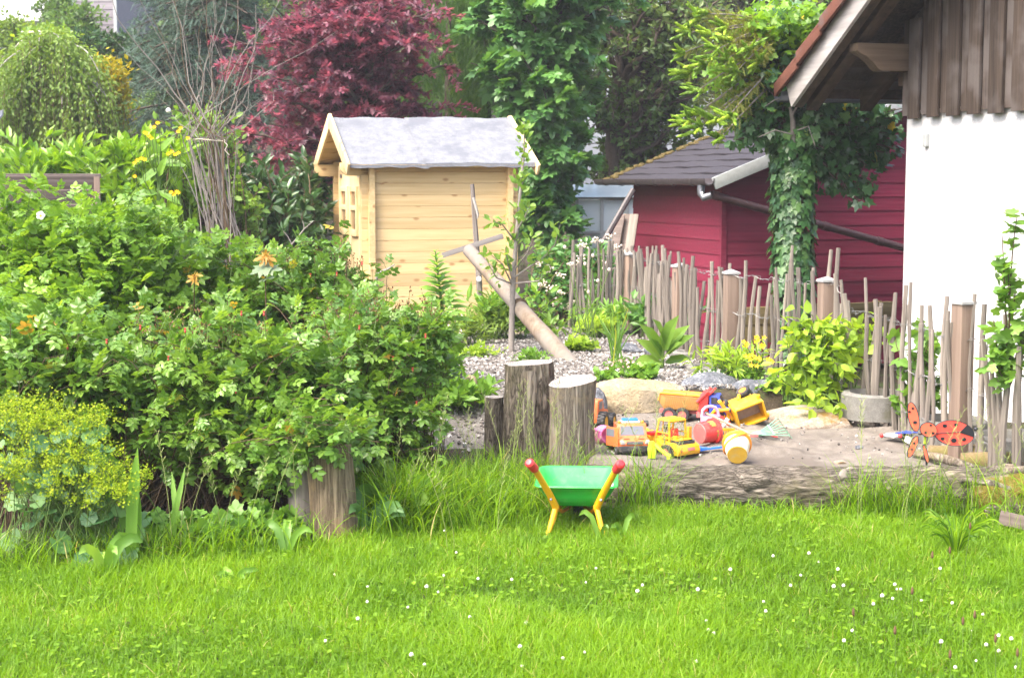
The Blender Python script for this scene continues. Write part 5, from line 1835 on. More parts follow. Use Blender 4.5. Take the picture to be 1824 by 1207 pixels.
# articulated front
b = MB().box((0, 0.22, 0.075), (0.05, 0.08, 0.05)).box((0, 0.30, 0.085), (0.11, 0.10, 0.07))
b.build('front_frame', M['t_yellow'], ld, 0.005)
MB().box((0.0, 0.27, 0.128), (0.09, 0.05, 0.022)).build('valve_block', M['t_red'], ld, 0.004)
b = MB()
for x in (-0.045, 0.045):
    b.tube([(x, 0.27, 0.11), (x, 0.34, 0.125), (x, 0.40, 0.075)], 0.010, 8)
b.tube([(0, 0.29, 0.13), (0, 0.38, 0.12)], 0.007, 8)
b.build('lift_arm', M['t_yellow'], ld)
th_ = 0.006
bp_ = [(0.40, 0.02), (0.395, 0.06), (0.41, 0.105), (0.44, 0.125), (0.445, 0.12), (0.418, 0.098), (0.405, 0.06), (0.41, 0.028), (0.50, 0.022), (0.50, 0.015), (0.41, 0.014)]
b = MB().prism(bp_, -0.10, 0.10, Matrix.Rotation(math.pi / 2, 4, 'Z'))
for x in (-0.10, 0.10):
    b.prism([(0.40, 0.016), (0.50, 0.016), (0.47, 0.085), (0.44, 0.122), (0.41, 0.105), (0.396, 0.06)], x - 0.003, x + 0.003, Matrix.Rotation(math.pi / 2, 4, 'Z'))
b.build('bucket', M['t_yellow'], ld, 0.002)
for s_ in (-1, 1):
    for y in (0.075, 0.29):
        wheel(ld, (s_ * 0.082, y, 0.043), 0.046, 0.034, M['t_pinkred'])

# dump truck, side on: local x forward
loc = at_sand(1234, 748, 8.5)
dt = thing('toy_dump_truck', 'toy dump truck with ochre tipper, red shield and blue cab before the rocks', 'toy truck', loc, R(-14))
dt.scale = (0.9, 0.9, 0.9)
b = MB()
prof = [(-0.20, 0.125), (-0.165, 0.072), (0.06, 0.072), (0.085, 0.155), (0.075, 0.158), (-0.19, 0.168)]
b.prism(prof, -0.07, 0.07)
b.build('tipper', M['t_ochre'], dt, 0.004)
for s_ in (-1, 1):
    b = MB().box((-0.045, s_ * 0.0712, 0.150), (0.25, 0.004, 0.006), (0, R(3), 0))
    for k in range(20):
        b.box((-0.16 + k * 0.0115, s_ * 0.0715, 0.115), (0.0045, 0.004, 0.075), (0, R(8), 0))
    b.build('side_ribs', M['t_ochre'], dt, 0.001)
b = MB()
for s_ in (-1, 1):
    b.tube([(-0.20, s_ * 0.07, 0.128), (-0.19, s_ * 0.07, 0.17), (0.08, s_ * 0.07, 0.157)], 0.006, 6)
b.build('rim_rail', M['t_ora2'], dt)
b = MB().prism([(0.04, 0.070), (0.098, 0.070), (0.102, 0.16), (0.135, 0.19), (0.128, 0.20), (0.09, 0.175), (0.055, 0.175)], -0.078, 0.078)
b.build('front_shield', M['t_red'], dt, 0.004)
for s_ in (-1, 1):
    b = MB().tube([(0.035, s_ * 0.08, 0.125), (0.10, s_ * 0.08, 0.19)], 0.012, 10)
    b.build('shield_rib', M['t_red'], dt)
b = MB().box((-0.02, 0, 0.055), (0.36, 0.06, 0.022)).box((0.06, 0.0, 0.048), (0.06, 0.13, 0.04))
b.build('chassis', M['t_pinkred'], dt, 0.003)
b = MB().prism([(0.105, 0.05), (0.225, 0.045), (0.232, 0.085), (0.185, 0.105), (0.165, 0.165), (0.105, 0.168)], -0.066, 0.066)
cb = b.build('cab', M['t_blue'], dt, 0.005)
for s_ in (-1, 1):
    MB().prism([(0.118, 0.115), (0.165, 0.112), (0.155, 0.152), (0.118, 0.154)], s_ * 0.0655 - 0.002, s_ * 0.0655 + 0.002).build('side_window', M['t_black'], cb)
b = MB().add([(0.1845, -0.055, 0.110), (0.1845, 0.055, 0.110), (0.1675, 0.052, 0.158), (0.1675, -0.052, 0.158)], [(0, 1, 2, 3)])
b.add([(0.170, -0.05, 0.110), (0.170, 0.05, 0.110), (0.16, 0.05, 0.158), (0.16, -0.05, 0.158)], [(3, 2, 1, 0)])
b.build('windscreen', M['t_black'], cb)
MB().box((0.222, 0, 0.05), (0.03, 0.14, 0.03)).build('bumper', M['t_pinkred'], dt, 0.004)
for x in (-0.135, -0.055, 0.155):
    for s_ in (-1, 1):
        wl_ = wheel(dt, (x, s_ * 0.068, 0.042), 0.044, 0.03, M['t_pinkred'], False)
        wl_.rotation_euler.z = math.pi / 2

# tipped yellow loader lying on its side, big shovel towards the viewer
q = at_sand(1332, 753, 8.42)
tl = thing('tipped_loader', 'yellow toy loader tipped over with its shovel open to the viewer', 'toy loader', (q.x, q.y, q.z + 0.062), (R(14), R(-20), R(8)))
tl.scale = (0.92, 0.92, 0.92)
b = MB()
W2, H2, D2 = 0.085, 0.058, 0.06
for (c_, d_) in (((0, 0, H2), (2 * W2, D2 * 2, 0.012)), ((0, 0, -H2), (2 * W2, D2 * 2, 0.012)), ((-W2, 0, 0), (0.012, D2 * 2, 2 * H2)), ((W2, 0, 0), (0.012, D2 * 2, 2 * H2))):
    b.box(c_, d_)
sh = b.build('shovel', M['t_yellow'], tl, 0.003)
M['shovel_in'] = plain('scuffed_grey_plastic', (0.36, 0.29, 0.27), 0.6, 0.15, 40, dirt=dust, dirt_amt=0.6)
MB().box((0, D2 * 0.7, 0), (2 * W2 - 0.012, 0.012, 2 * H2 - 0.012)).build('shovel_back', M['shovel_in'], sh)
b = MB().box((-W2 - 0.035, 0.02, 0.05), (0.02, 0.03, 0.15), (0, R(-18), 0)).box((-W2 - 0.05, 0.02, -0.03), (0.02, 0.03, 0.13), (0, R(22), 0))
b.tube([(-W2 - 0.02, 0.0, 0.055), (-W2 - 0.10, 0.02, 0.075), (-W2 - 0.13, 0.03, 0.045), (-W2 - 0.11, 0.03, 0.02), (-W2 - 0.05, 0.02, 0.015)], 0.012, 8)
b.build('lift_arm', M['t_yellow'], tl, 0.003)
b = MB().box((-0.06, 0.13, 0.0), (0.16, 0.09, 0.05)).box((0.05, 0.13, 0.01), (0.06, 0.08, 0.04)).tube([(-0.02, 0.06, 0.06), (0.0, 0.10, 0.07)], 0.012, 8)
b.build('body', M['t_yellow'], tl, 0.006)
MB().tube([(W2 + 0.002, -0.03, -0.05), (W2 + 0.022, -0.03, -0.055)], 0.014, 8).tube([(W2 - 0.01, -0.02, H2), (W2 - 0.005, -0.02, H2 + 0.03)], 0.011, 8).build('pivot', M['t_yellow'], tl, 0.002)
for (x, y, z) in ((-0.115, 0.10, 0.045), (0.035, 0.12, 0.068), (-0.085, 0.2, -0.01), (0.065, 0.2, 0.0)):
    w_ = wheel(tl, (x, y, z), 0.043, 0.032, M['t_ora2'], False)
    w_.rotation_euler = (R(20), R(90 - 14), 0)

# orange tractor wheel side showing behind the stump
loc = at_sand(1058, 765, 8.05)
tr_ = thing('toy_tractor', 'orange toy tractor with yellow hubs half hidden behind the slanting stump', 'toy tractor', (loc.x, loc.y, loc.z), R(70))
MB().prism([(-0.10, 0.05), (0.09, 0.05), (0.10, 0.10), (0.02, 0.115), (0.0, 0.17), (-0.09, 0.17), (-0.10, 0.12)], -0.05, 0.05).build('body', M['t_orange'], tr_, 0.006)
MB().box((0.05, 0, 0.035), (0.2, 0.05, 0.03)).build('chassis', M['t_black'], tr_, 0.003)
MB().box((-0.045, 0, 0.14), (0.06, 0.104, 0.04)).build('cab_window', M['t_glass'], tr_, 0.002)
for x, r_ in ((-0.06, 0.055), (0.09, 0.042)):
    for s_ in (-1, 1):
        w_ = wheel(tr_, (x, s_ * 0.068, r_ * 0.97), r_, 0.04, M['t_yellow'])
        w_.rotation_euler.z = math.pi / 2


def pail(name, label, loc, rot, r0, r1, h, mat, rimmat=None, botmat=None, handle=None, hpose=0.0, rim=0.008, group=None):
    """bucket: open towards +z, bottom at z = 0"""
    o = thing(name, label, 'bucket', loc, rot)
    b = MB().lathe([(0.0, 0.004), (r0 * 0.9, 0.0), (r0, 0.004), (r0 * 1.0 + (r1 - r0) * 0.5, h * 0.5), (r1, h), (r1 - 0.004, h), (r0 - 0.003, 0.010), (0, 0.010)], 36)
    body = b.build('body', mat, o, smooth=40)
    b = MB().lathe([(r1 - 0.003, h - 0.022), (r1 + rim, h - 0.018), (r1 + rim, h), (r1 - 0.003, h + 0.003)], 36, close=True)
    b.build('rim', rimmat or mat, o, smooth=40)
    if botmat:
        MB().lathe([(0, -0.0015), (r0 * 0.93, -0.002), (r0 * 0.97, 0.002), (r0 * 0.97, 0.006), (0, 0.006)], 36).build('bottom', botmat, o, smooth=40)
    if handle:
        pts = []
        for k in range(15):
            a = math.pi * k / 14
            pts.append((math.cos(a) * (r1 + rim), math.sin(a) * (r1 * 1.15) * math.cos(hpose), h - 0.01 + math.sin(a) * r1 * 1.15 * math.sin(hpose)))
        MB().tube(pts, 0.005, 6, squash=1.6).build('handle', handle, o)
    return o


# pale pink watering bucket
loc = at_sand(1265, 776, 8.1)
pk_ = thing('watering_can', 'pale pink and white toy watering can with arched handle standing upright', 'watering can', loc, R(10))
pk_.scale = (0.86, 0.86, 0.86)
b = MB().lathe([(0, 0), (0.050, 0.0), (0.055, 0.01), (0.060, 0.12), (0.060, 0.125), (0.055, 0.125), (0.05, 0.012), (0, 0.012)], 30)
b.build('body', M['t_palepink'], pk_, smooth=40)
b = MB().tube([(-0.052, 0, 0.12), (-0.05, 0, 0.155), (-0.03, 0, 0.175), (0, 0, 0.18), (0.03, 0, 0.172), (0.045, 0, 0.15), (0.05, 0, 0.12)], 0.010, 10)
b.build('handle', M['t_palepink'], pk_)
MB().tube([(0.05, 0, 0.03), (0.085, -0.01, 0.07), (0.105, -0.015, 0.105)], [0.016, 0.012, 0.013], 10).build('spout', M['white_petal'], pk_)
b = MB()
for k in range(5):
    a = R(-150 + k * 30)
    b.sph((0.0595 * math.cos(a), 0.0595 * math.sin(a), 0.05 + 0.02 * (k % 2)), (0.010, 0.010, 0.013), 8, 6)
b.build('printed_dots', M['t_lightblue'] if False else M['pink_petal'], pk_)

# red bucket on its side, bottom to the left front
loc = at_sand(1264, 790, 7.88)
ax = Vector((0.80, 0.52, 0.05))
rb = pail('toy_bucket', 'red toy bucket lying on its side with olive print behind the yellow loader', (loc.x - 0.055, loc.y - 0.03, loc.z + 0.058), ax.to_track_quat('Z', 'Y').to_euler(), 0.052, 0.058, 0.098, M['t_red'], None, M['t_pinkred'], None)
b = MB()
for z, a0 in ((0.072, -20), (0.045, 40), (0.085, 165), (0.06, 100)):
    vs, fs = [], []
    for k in range(7):
        a = R(a0 + k * 7)
        r_ = 0.0564 + (z - 0.05) * 0.06
        dz_ = 0.016 + 0.007 * math.sin(k * 2.2)
        vs += [(r_ * math.cos(a), r_ * math.sin(a), z - dz_), (r_ * 1.003 * math.cos(a), r_ * 1.003 * math.sin(a), z + dz_)]
        if k:
            fs.append((2 * k - 2, 2 * k, 2 * k + 1, 2 * k - 1))
    b.add(vs, fs)
b.build('print', M['t_olive'], rb)

# yellow bucket lying with its bottom to the viewer
loc = at_sand(1312, 827, 7.42)
ax = Vector((0.10, 0.86, 0.32))
yb = pail('toy_bucket', 'worn yellow bucket lying bottom first to the viewer on the log edge', (loc.x, loc.y - 0.02, loc.z + 0.05), ax.to_track_quat('Z', 'Y').to_euler(), 0.050, 0.066, 0.115, M['t_cream'], M['t_ora2'], M['t_amber'], M['t_ora2'], R(-40), 0.006)
yb.rotation_euler.rotate_axis('Z', R(-55))

# tools lying in the sand
def tool(name, label, cat):
    return lambda loc: thing(name, label, cat, loc)
loc = at_sand(1362, 778, 7.95, 0.012)
rk_ = thing('toy_rake', 'mint green toy fan rake lying flat on the sand', 'toy rake', loc, R(8))
b = MB()
n = 7
for k in range(n):
    t = (k - (n - 1) / 2) / ((n - 1) / 2)
    b.tube([(-0.03, t * 0.012, 0.012), (0.05, t * 0.045, 0.016), (0.10, t * 0.072, 0.022), (0.115, t * 0.08, 0.006)], 0.003, 5)
b.box((0.035, 0, 0.017), (0.010, 0.082, 0.006)).box((-0.05, 0, 0.012), (0.06, 0.028, 0.012))
b.build('rake_head', M['t_mint'], rk_, smooth=40)
rk_.rotation_euler = (R(30), R(-10), R(14))
MB().tube([(-0.07, 0, 0.012), (-0.10, 0.0, 0.012)], 0.010, 8).build('socket', M['t_mint'], rk_)
a, c_ = P(1345, 776, 7.72), P(1258, 736, 8.0)
hs_ = thing('rake_handle', 'long wooden tool handle leaning from the yellow bucket to the watering can', 'toy rake', a)
MB().tube([(0, 0, 0), c_ - a], 0.0062, 10).build('shaft', M['stick_wood'], hs_)
MB().tube([(c_ - a) * 0.985, (c_ - a) * 1.01], 0.009, 10).build('end_cap', M['zinc'], hs_)
MB().box(tuple((c_ - a) * 0.02), (0.04, 0.02, 0.014)).build('socket', M['t_pinkred'], hs_, 0.003)
a, c_ = at_sand(1304, 775, 7.95, 0.018), at_sand(1280, 757, 8.22, 0.03)
h2_ = thing('toy_shovel', 'short wooden handled red toy shovel behind the red bucket', 'toy shovel', a)
MB().tube([(0, 0, 0), c_ - a], 0.008, 10).build('shaft', M['stick_wood'], h2_)
MB().box((0.006, -0.01, 0), (0.03, 0.04, 0.014)).build('socket', M['t_pinkred'], h2_, 0.003)
c2 = c_ - a
MB().box((c2.x - 0.0, c2.y + 0.02, c2.z + 0.008), (0.06, 0.075, 0.010), (R(15), 0, 0)).build('blade', M['t_red'], h2_, 0.003)
a, c_ = P(1425, 760, 8.05), P(1375, 765, 8.0)
a.z = sz(a.x, a.y) + 0.012
c_.z = sz(c_.x, c_.y) + 0.012
h3_ = thing('broom_handle', 'thin wooden stick end poking from the sand beyond the fan rake', 'stick', P(1386, 766, 8.1))
h3_.location.z = sz(h3_.location.x, 8.1) + 0.014
MB().tube([(0, 0, 0), (-0.10, 0.02, 0.002), (-0.2, 0.035, 0.0)], 0.009, 10).build('shaft', M['stick_wood'], h3_)
MB().tube([(-0.18, -0.12, -0.006), (-0.10, -0.10, -0.004), (-0.02, -0.105, -0.004)], 0.005, 8).build('red_rod', M['t_red'], h3_)
loc = at_sand(1293, 782, 7.78, 0.03)
cm = thing('toy_comb', 'yellow slotted sand comb between red bucket and yellow bucket', 'sand toy', loc, R(-5))
b = MB().box((0, 0, 0.018), (0.09, 0.012, 0.014)).box((0, 0, -0.016), (0.09, 0.012, 0.010))
for k in range(8):
    b.box((-0.04 + k * 0.0115, 0, 0.0), (0.005, 0.011, 0.03))
b.build('comb', M['t_yellow'], cm, 0.001)
loc = at_sand(1262, 806, 7.58, 0.015)
bs = thing('toy_shovel', 'bright blue plastic shovel lying between loader and yellow bucket', 'toy shovel', loc, R(2))
b = MB().box((0.045, 0.02, 0.008), (0.10, 0.018, 0.010), (0, R(-5), R(10)))
b.build('handle', M['t_lightblue'], bs, 0.004)
b = MB().add([(-0.005, -0.012, 0.002), (-0.005, 0.02, 0.002), (-0.06, 0.035, -0.006), (-0.085, 0.01, -0.01), (-0.06, -0.025, -0.006), (-0.005, -0.012, 0.012), (-0.005, 0.02, 0.012), (-0.06, 0.035, 0.016), (-0.085, 0.01, -0.004), (-0.06, -0.025, 0.016)],
             [(0, 1, 2, 3, 4), (9, 8, 7, 6, 5), (1, 0, 5, 6), (2, 1, 6, 7), (3, 2, 7, 8), (4, 3, 8, 9), (0, 4, 9, 5)])
b.build('blade', M['t_lightblue'], bs, 0.002)
loc = at_sand(1161, 817, 7.5, 0.003)
ls = thing('toy_shovel', 'lime green plastic shovel standing between orange truck and loader', 'toy shovel', loc, R(-5))
b = MB()
prof = [(-0.018, 0.0), (0.018, 0.0), (0.022, 0.03), (0.019, 0.068), (0.008, 0.088), (-0.013, 0.084), (-0.021, 0.05)]
b.prism(prof, -0.006, 0.006)
b.build('blade', M['t_lime'], ls, 0.004)
b = MB().tube([(0.015, 0, 0.07), (0.04, -0.01, 0.045), (0.07, -0.02, 0.025), (0.088, -0.025, 0.015)], [0.012, 0.011, 0.010, 0.013], 8)
b.tube([(0.078, -0.045, 0.012), (0.09, -0.01, 0.012)], 0.009, 8)
b.build('handle', M['t_lime'], ls)
loc = at_sand(1078, 790, 7.72)
wc = thing('watering_can', 'bright pink toy watering can tipped over beside the slanting stump', 'watering can', (loc.x, loc.y, loc.z + 0.045), (R(80), R(25), R(10)))
b = MB().lathe([(0, -0.05), (0.048, -0.05), (0.052, -0.04), (0.045, 0.04), (0.040, 0.05), (0.034, 0.05), (0.036, 0.03), (0, 0.02)], 26)
b.build('body', M['t_pink'], wc, smooth=40)
MB().tube([(0.04, 0, -0.02), (0.075, 0, 0.0), (0.085, 0, 0.02)], [0.014, 0.013, 0.02], 10).build('spout', M['t_pink'], wc)
MB().tube([(-0.045, 0, -0.03), (-0.08, 0, -0.01), (-0.075, 0, 0.035), (-0.04, 0, 0.04)], 0.008, 8).build('handle', M['t_pink'], wc)
loc = at_sand(1292, 757, 8.3, 0.012)
for k, (dx, lab) in enumerate(((0.0, 'small dark red toy block beside the watering can spout'),)):
    sm = thing('toy_block', lab, 'toy', (loc.x + dx, loc.y, loc.z), R(30))
    MB().box((0, 0, 0), (0.03, 0.05, 0.024)).box((0.01, 0.015, 0.018), (0.012, 0.02, 0.014)).build('block', M['t_red'], sm, 0.003)
    MB().box((0.016, 0, -0.002), (0.004, 0.03, 0.012)).build('mark', M['t_black'], sm)
MB_ = None
# little insect toy by the ladybird
loc = at_sand(1592, 786, 7.95, 0.0)
loc.z = max(loc.z, gz(loc.x, loc.y)) + 0.03
it = thing('insect_toy', 'black and white plastic insect toy with red eyes left of the ladybird', 'toy', loc, R(-12))
MB().sph((0, 0, 0), (0.055, 0.03, 0.018), 16, 10).build('body', M['t_chrome'], it)
MB().sph((0.045, 0.01, -0.004), (0.045, 0.032, 0.016), 14, 8).build('abdomen', M['t_black'], it)
MB().add([(0.0, -0.02, 0.012), (0.09, -0.03, 0.02), (0.12, 0.0, 0.018), (0.06, 0.03, 0.02), (0.0, -0.02, 0.016), (0.09, -0.03, 0.024), (0.12, 0.0, 0.022), (0.06, 0.03, 0.024)], [(3, 2, 1, 0), (4, 5, 6, 7), (0, 1, 5, 4), (1, 2, 6, 5), (2, 3, 7, 6), (3, 0, 4, 7)]).build('wing', M['t_blue'], it)
for x in (-0.062, 0.03):
    MB().sph((x, -0.03, 0.004), 0.011, 10, 8).build('eye', M['t_red'], it)
MB().lathe([(0.006, -0.002), (0.012, -0.002), (0.012, 0.002), (0.006, 0.002)], 14, Matrix.Translation((-0.004, -0.03, 0.006)) @ Matrix.Rotation(math.pi / 2, 4, 'X'), close=True).build('ring', M['white_petal'], it)
MB().add([(0.05, -0.03, -0.02), (0.075, -0.035, -0.035), (0.09, -0.03, 0.0), (0.06, -0.03, 0.005), (0.05, -0.026, -0.02), (0.075, -0.031, -0.035), (0.09, -0.026, 0.0), (0.06, -0.026, 0.005)], [(0, 1, 2, 3), (7, 6, 5, 4), (0, 4, 5, 1), (1, 5, 6, 2), (2, 6, 7, 3), (3, 7, 4, 0)]).build('leg', M['white_petal'], it)

# ladybird wind spinner on its stick
LY = 7.12
lb0 = P(1641, 830, LY)
lb = thing('ladybird_spinner', 'red ladybird garden spinner with black spots on a stick by the log', 'garden spinner', (lb0.x, LY, 0.12))
M['lb_red'] = plain('spinner_red', (0.72, 0.075, 0.055), 0.4, 0.10, 60, bump=0.0015)
M['lb_orange'] = plain('spinner_orange_red', (0.74, 0.13, 0.07), 0.4, 0.06, 60)
M['lb_black'] = plain('spinner_black', (0.016, 0.016, 0.022), 0.4, 0.05)
def lp_(px, py, dy=0.0):
    v = P(px, py, LY + dy) - lb.location
    v.y = dy
    return v
def plate(name, mat, outline, dy, th=0.004, edge=True):
    pts = [lp_(x, y, dy) for x, y in outline]
    vs = [(p.x, dy - th / 2, p.z) for p in pts] + [(p.x, dy + th / 2, p.z) for p in pts]
    n = len(pts)
    b = MB().add(vs, [tuple(range(n)), tuple(range(2 * n - 1, n - 1, -1))] + [((i + 1) % n, i, n + i, n + (i + 1) % n) for i in range(n)])
    o = b.build(name, mat, lb, smooth=0)
    if edge:
        ring_ = [(p.x, dy, p.z) for p in pts] + [(pts[0].x, dy, pts[0].z)]
        MB().tube(ring_, 0.0028, 5, False).build('edging', M['lb_black'], o)
    return o
def oval(cx, cy, a, b_, rot, n=24, egg=0.0):
    out = []
    for k in range(n):
        t = 2 * math.pi * k / n
        x, y = a * math.cos(t), b_ * math.sin(t) * (1 + egg * math.cos(t))
        c_, s_ = math.cos(R(rot)), math.sin(R(rot))
        out.append((cx + x * c_ - y * s_, cy + x * s_ + y * c_))
    return out
def spots(parent, lst, dy):
    for (x, y, r_) in lst:
        p = lp_(x, y, dy)
        MB().lathe([(0, -0.0012), (r_, -0.001), (r_, 0.001), (0, 0.0012)], 14, Matrix.Translation((p.x, dy, p.z)) @ Matrix.Rotation(math.pi / 2, 4, 'X') @ Matrix.Scale(1.25, 4, (1, 0, 0))).build('spot', M['lb_black'], parent)
bd = plate('body', M['lb_red'], oval(1699, 771, 36, 22, 8), 0.0)
spots(bd, ((1683, 758, 0.0085), (1703, 756, 0.0075), (1679, 781, 0.0075), (1699, 784, 0.0105), (1717, 782, 0.0085)), -0.0035)
hd = [(1709, 770), (1723, 756), (1731, 764), (1735, 772), (1734, 778)]
plate('head', M['lb_black'], hd, -0.003, edge=False)
MB().tube([lp_(1663, 772, -0.003), lp_(1710, 769, -0.003)], 0.0022, 5).build('seam', M['lb_black'], bd)
MB().sph(lp_(1738, 764, 0.0), 0.010, 12, 8).build('nose', M['lb_black'], lb)
MB().tube([lp_(1738, 764, 0.0), lp_(1746, 762, 0.0)], 0.002, 5).build('feeler', M['lb_black'], lb)
for k, (c_, sp_) in enumerate(((oval(1654, 765, 15, 12.5, 15), ((1649, 770, 0.006), (1662, 771, 0.0055), (1658, 757, 0.0045))),
                               (oval(1627, 742, 9, 26, -12), ((1620, 733, 0.005), (1626, 727, 0.005), (1630, 752, 0.0075))),
                               (oval(1626, 795, 6, 20, 22), ((1628, 789, 0.005), (1624, 800, 0.005))),
                               (oval(1649, 808, 3, 16, -14), ()))):
    w_ = plate('blade', M['lb_orange'], c_, -0.02 - 0.004 * k)
    spots(w_, sp_, -0.0235 - 0.004 * k)
MB().tube([lp_(1637, 773, -0.05), lp_(1646, 772, 0.01)], 0.004, 8).build('axle', M['lb_black'], lb)
MB().sph(lp_(1622, 775, -0.03), 0.010, 12, 8).build('tip_ball', M['lb_black'], lb)
MB().tube([lp_(1648, 774, 0.006), lp_(1649, 800, 0.006), lp_(1652, 852, 0.006)], 0.0048, 8).build('stick', M['lb_black'], lb)
MB().tube([lp_(1648, 778, 0.003), lp_(1647, 790, 0.003)], 0.006, 8).build('sleeve', M['t_lime'], lb)

# ---------------------------------------------------------------- toy wheelbarrow
BY = 6.72
wbz = thing('toy_wheelbarrow', 'green toy wheelbarrow with yellow legs and red grips standing on the lawn', 'wheelbarrow', (P(1028, 900, BY).x, BY, 0.0), R(-4))
# local y points away from the viewer; handles towards the viewer
tx0, tx1 = 0.165, 0.125
zt_, zb_ = 0.278, 0.135
def loop(hx, y0, y1, z0, z1, r_, n=5):
    """rounded rectangle, front edge at y0 (height z0) and back edge at y1 (height z1)"""
    out = []
    for (cx, cy, a0) in ((hx - r_, y1 - r_, 0), (-hx + r_, y1 - r_, 90), (-hx + r_, y0 + r_, 180), (hx - r_, y0 + r_, 270)):
        for k in range(n + 1):
            a = R(a0 + 90 * k / n)
            x, y = cx + r_ * math.cos(a), cy + r_ * math.sin(a)
            out.append((x, y, z0 + (z1 - z0) * (y - y0) / (y1 - y0)))
    return out
loops = [loop(0.176, -0.18, 0.27, 0.219, 0.226, 0.05), loop(0.179, -0.183, 0.273, 0.213, 0.220, 0.05), loop(0.170, -0.175, 0.265, 0.211, 0.217, 0.05),
         loop(0.142, -0.145, 0.22, 0.165, 0.168, 0.05), loop(0.105, -0.115, 0.15, 0.122, 0.112, 0.045)]
inn = [loop(0.170, -0.174, 0.264, 0.2185, 0.2255, 0.048), loop(0.163, -0.168, 0.258, 0.213, 0.219, 0.048), loop(0.138, -0.140, 0.215, 0.168, 0.171, 0.048), loop(0.101, -0.110, 0.146, 0.126, 0.116, 0.043)]
allv, fs = [], []
seq = loops[::-1] + inn
m_ = len(loops[0])
for l_ in seq:
    allv += l_
for k in range(len(seq) - 1):
    for j in range(m_):
        j2 = (j + 1) % m_
        fs.append((k * m_ + j, (k + 1) * m_ + j, (k + 1) * m_ + j2, k * m_ + j2))
fs.append(tuple(range(m_)))
fs.append(tuple((len(seq) - 1) * m_ + j for j in range(m_))[::-1])
MB().add(allv, fs).build('tray', M['t_green'], wbz, smooth=50)
# white child-drawn scribble strip on the right inside of the tray, as a thin sticker
MB().add([(0.142, -0.09, 0.182), (0.142, 0.14, 0.184), (0.157, 0.17, 0.209), (0.157, -0.12, 0.206)], [(0, 1, 2, 3)]).build('sticker', plain('worn_sticker', (0.70, 0.72, 0.66), 0.6, 0.1, 50, dirt=(0.25, 0.45, 0.25), dirt_amt=0.9), wbz)
b = MB()
for s_ in (-1, 1):
    b = MB().tube([(s_ * 0.170, -0.30, 0.318), (s_ * 0.167, -0.29, 0.308), (s_ * 0.112, -0.185, 0.185), (s_ * 0.088, -0.150, 0.124), (s_ * 0.085, -0.06, 0.106), (s_ * 0.055, 0.14, 0.095), (s_ * 0.03, 0.25, 0.075)],
                 [0.013, 0.0135, 0.015, 0.017, 0.012, 0.011, 0.011], 10)
    o = b.build('handle_bar', M['t_frame'], wbz)
    MB().lathe([(0.0, -0.008), (0.016, -0.006), (0.019, 0.0), (0.019, 0.030), (0.016, 0.035), (0.0165, 0.042), (0.020, 0.045), (0.0195, 0.062), (0.012, 0.070), (0, 0.071)], 20,
               Matrix.Translation((s_ * 0.169, -0.298, 0.314)) @ Vector((s_ * 0.30, -0.72, 0.52)).to_track_quat('Z', 'Y').to_matrix().to_4x4()).build('grip', M['t_grip'], o)
    b = MB().tube([(s_ * 0.086, -0.145, 0.128), (s_ * 0.104, -0.18, 0.06), (s_ * 0.128, -0.21, -0.02)], [0.0125, 0.0115, 0.009], 10)
    b.build('leg', M['t_frame'], wbz)
    b = MB().tube([(s_ * 0.082, -0.09, 0.11), (s_ * 0.098, -0.12, 0.055), (s_ * 0.12, -0.17, 0.012)], 0.009, 10)
    b.build('leg_brace', M['t_frame'], wbz)
    b = MB().tube([(s_ * 0.08, -0.1, 0.108), (s_ * 0.065, -0.04, 0.080), (s_ * 0.035, 0.05, 0.08), (s_ * 0.03, 0.25, 0.07)], 0.008, 8)
    b.build('fork', M['t_ora2'], wbz)
    MB().lathe([(0, -0.003), (0.005, -0.003), (0.005, 0.003), (0, 0.004)], 10, Matrix.Translation((s_ * 0.106, -0.193, 0.165)) @ Matrix.Rotation(R(60), 4, 'X')).build('bolt', M['zinc'], wbz)
wheel(wbz, (0, 0.24, 0.075), 0.075, 0.045, M['t_black'], True)
# ---------------------------------------------------------------- background trees
def ell(px, py, Y, rx, ry, rz, w=None):
    """ellipsoid whose middle is seen at (px, py) at depth Y; rx, rz in photo pixels, ry in metres"""
    q = P(px, py, Y)
    k = Y / F
    e = ((q.x, q.y, q.z), (rx * k, ry, rz * k))
    return e if w is None else e + (w,)
def wpath(pts):
    return [tuple(P(*p)) for p in pts]
def ground_at(px, Y):
    x = (px - 912) / F * Y
    return (x, Y, gz(x, Y))

# far filling trees on the slope, each one its own crown and trunk
for i, (px, py, Y, rx, rz, mt, lab) in enumerate((
        (560, -20, 30, 190, 230, 'darktree', 'dark tall tree far behind the red maple'),
        (400, 20, 34, 150, 200, 'midtree', 'mid green tree far behind the blue spruce'),
        (800, 20, 27, 150, 330, 'darktree', 'dark tree behind the clipped thuja'),
        (1010, 0, 28, 190, 190, 'midtree', 'green tree behind the top of the sycamore'),
        (1330, -20, 27, 220, 190, 'darktree', 'dark tree behind the ivy and the house roof'),
        (1560, 60, 26, 160, 260, 'midtree', 'green tree behind the red shed gable'),
        (700, 330, 24, 200, 160, 'darktree', 'dark bushy tree filling behind the log cabin'),
        (90, 240, 26, 200, 95, 'midtree', 'green bush on the slope behind the weeping birch'))):
    b_ = ground_at(px, Y)
    q = P(px, py, Y)
    e = ell(px, py, Y, rx, 1.6, rz)
    tree('background_tree', lab, 'tree', b_, [b_, ((b_[0] + q.x) / 2 + 0.1, Y, (b_[2] + q.z) / 2), (q.x, Y, q.z + e[1][2] * 0.5)], [e], 70, 10, 9, T_SM, 0.17, L[mt], M['bark'],
         r0=0.16, twig=0.55, group='trees far behind the garden', clump=0.9)

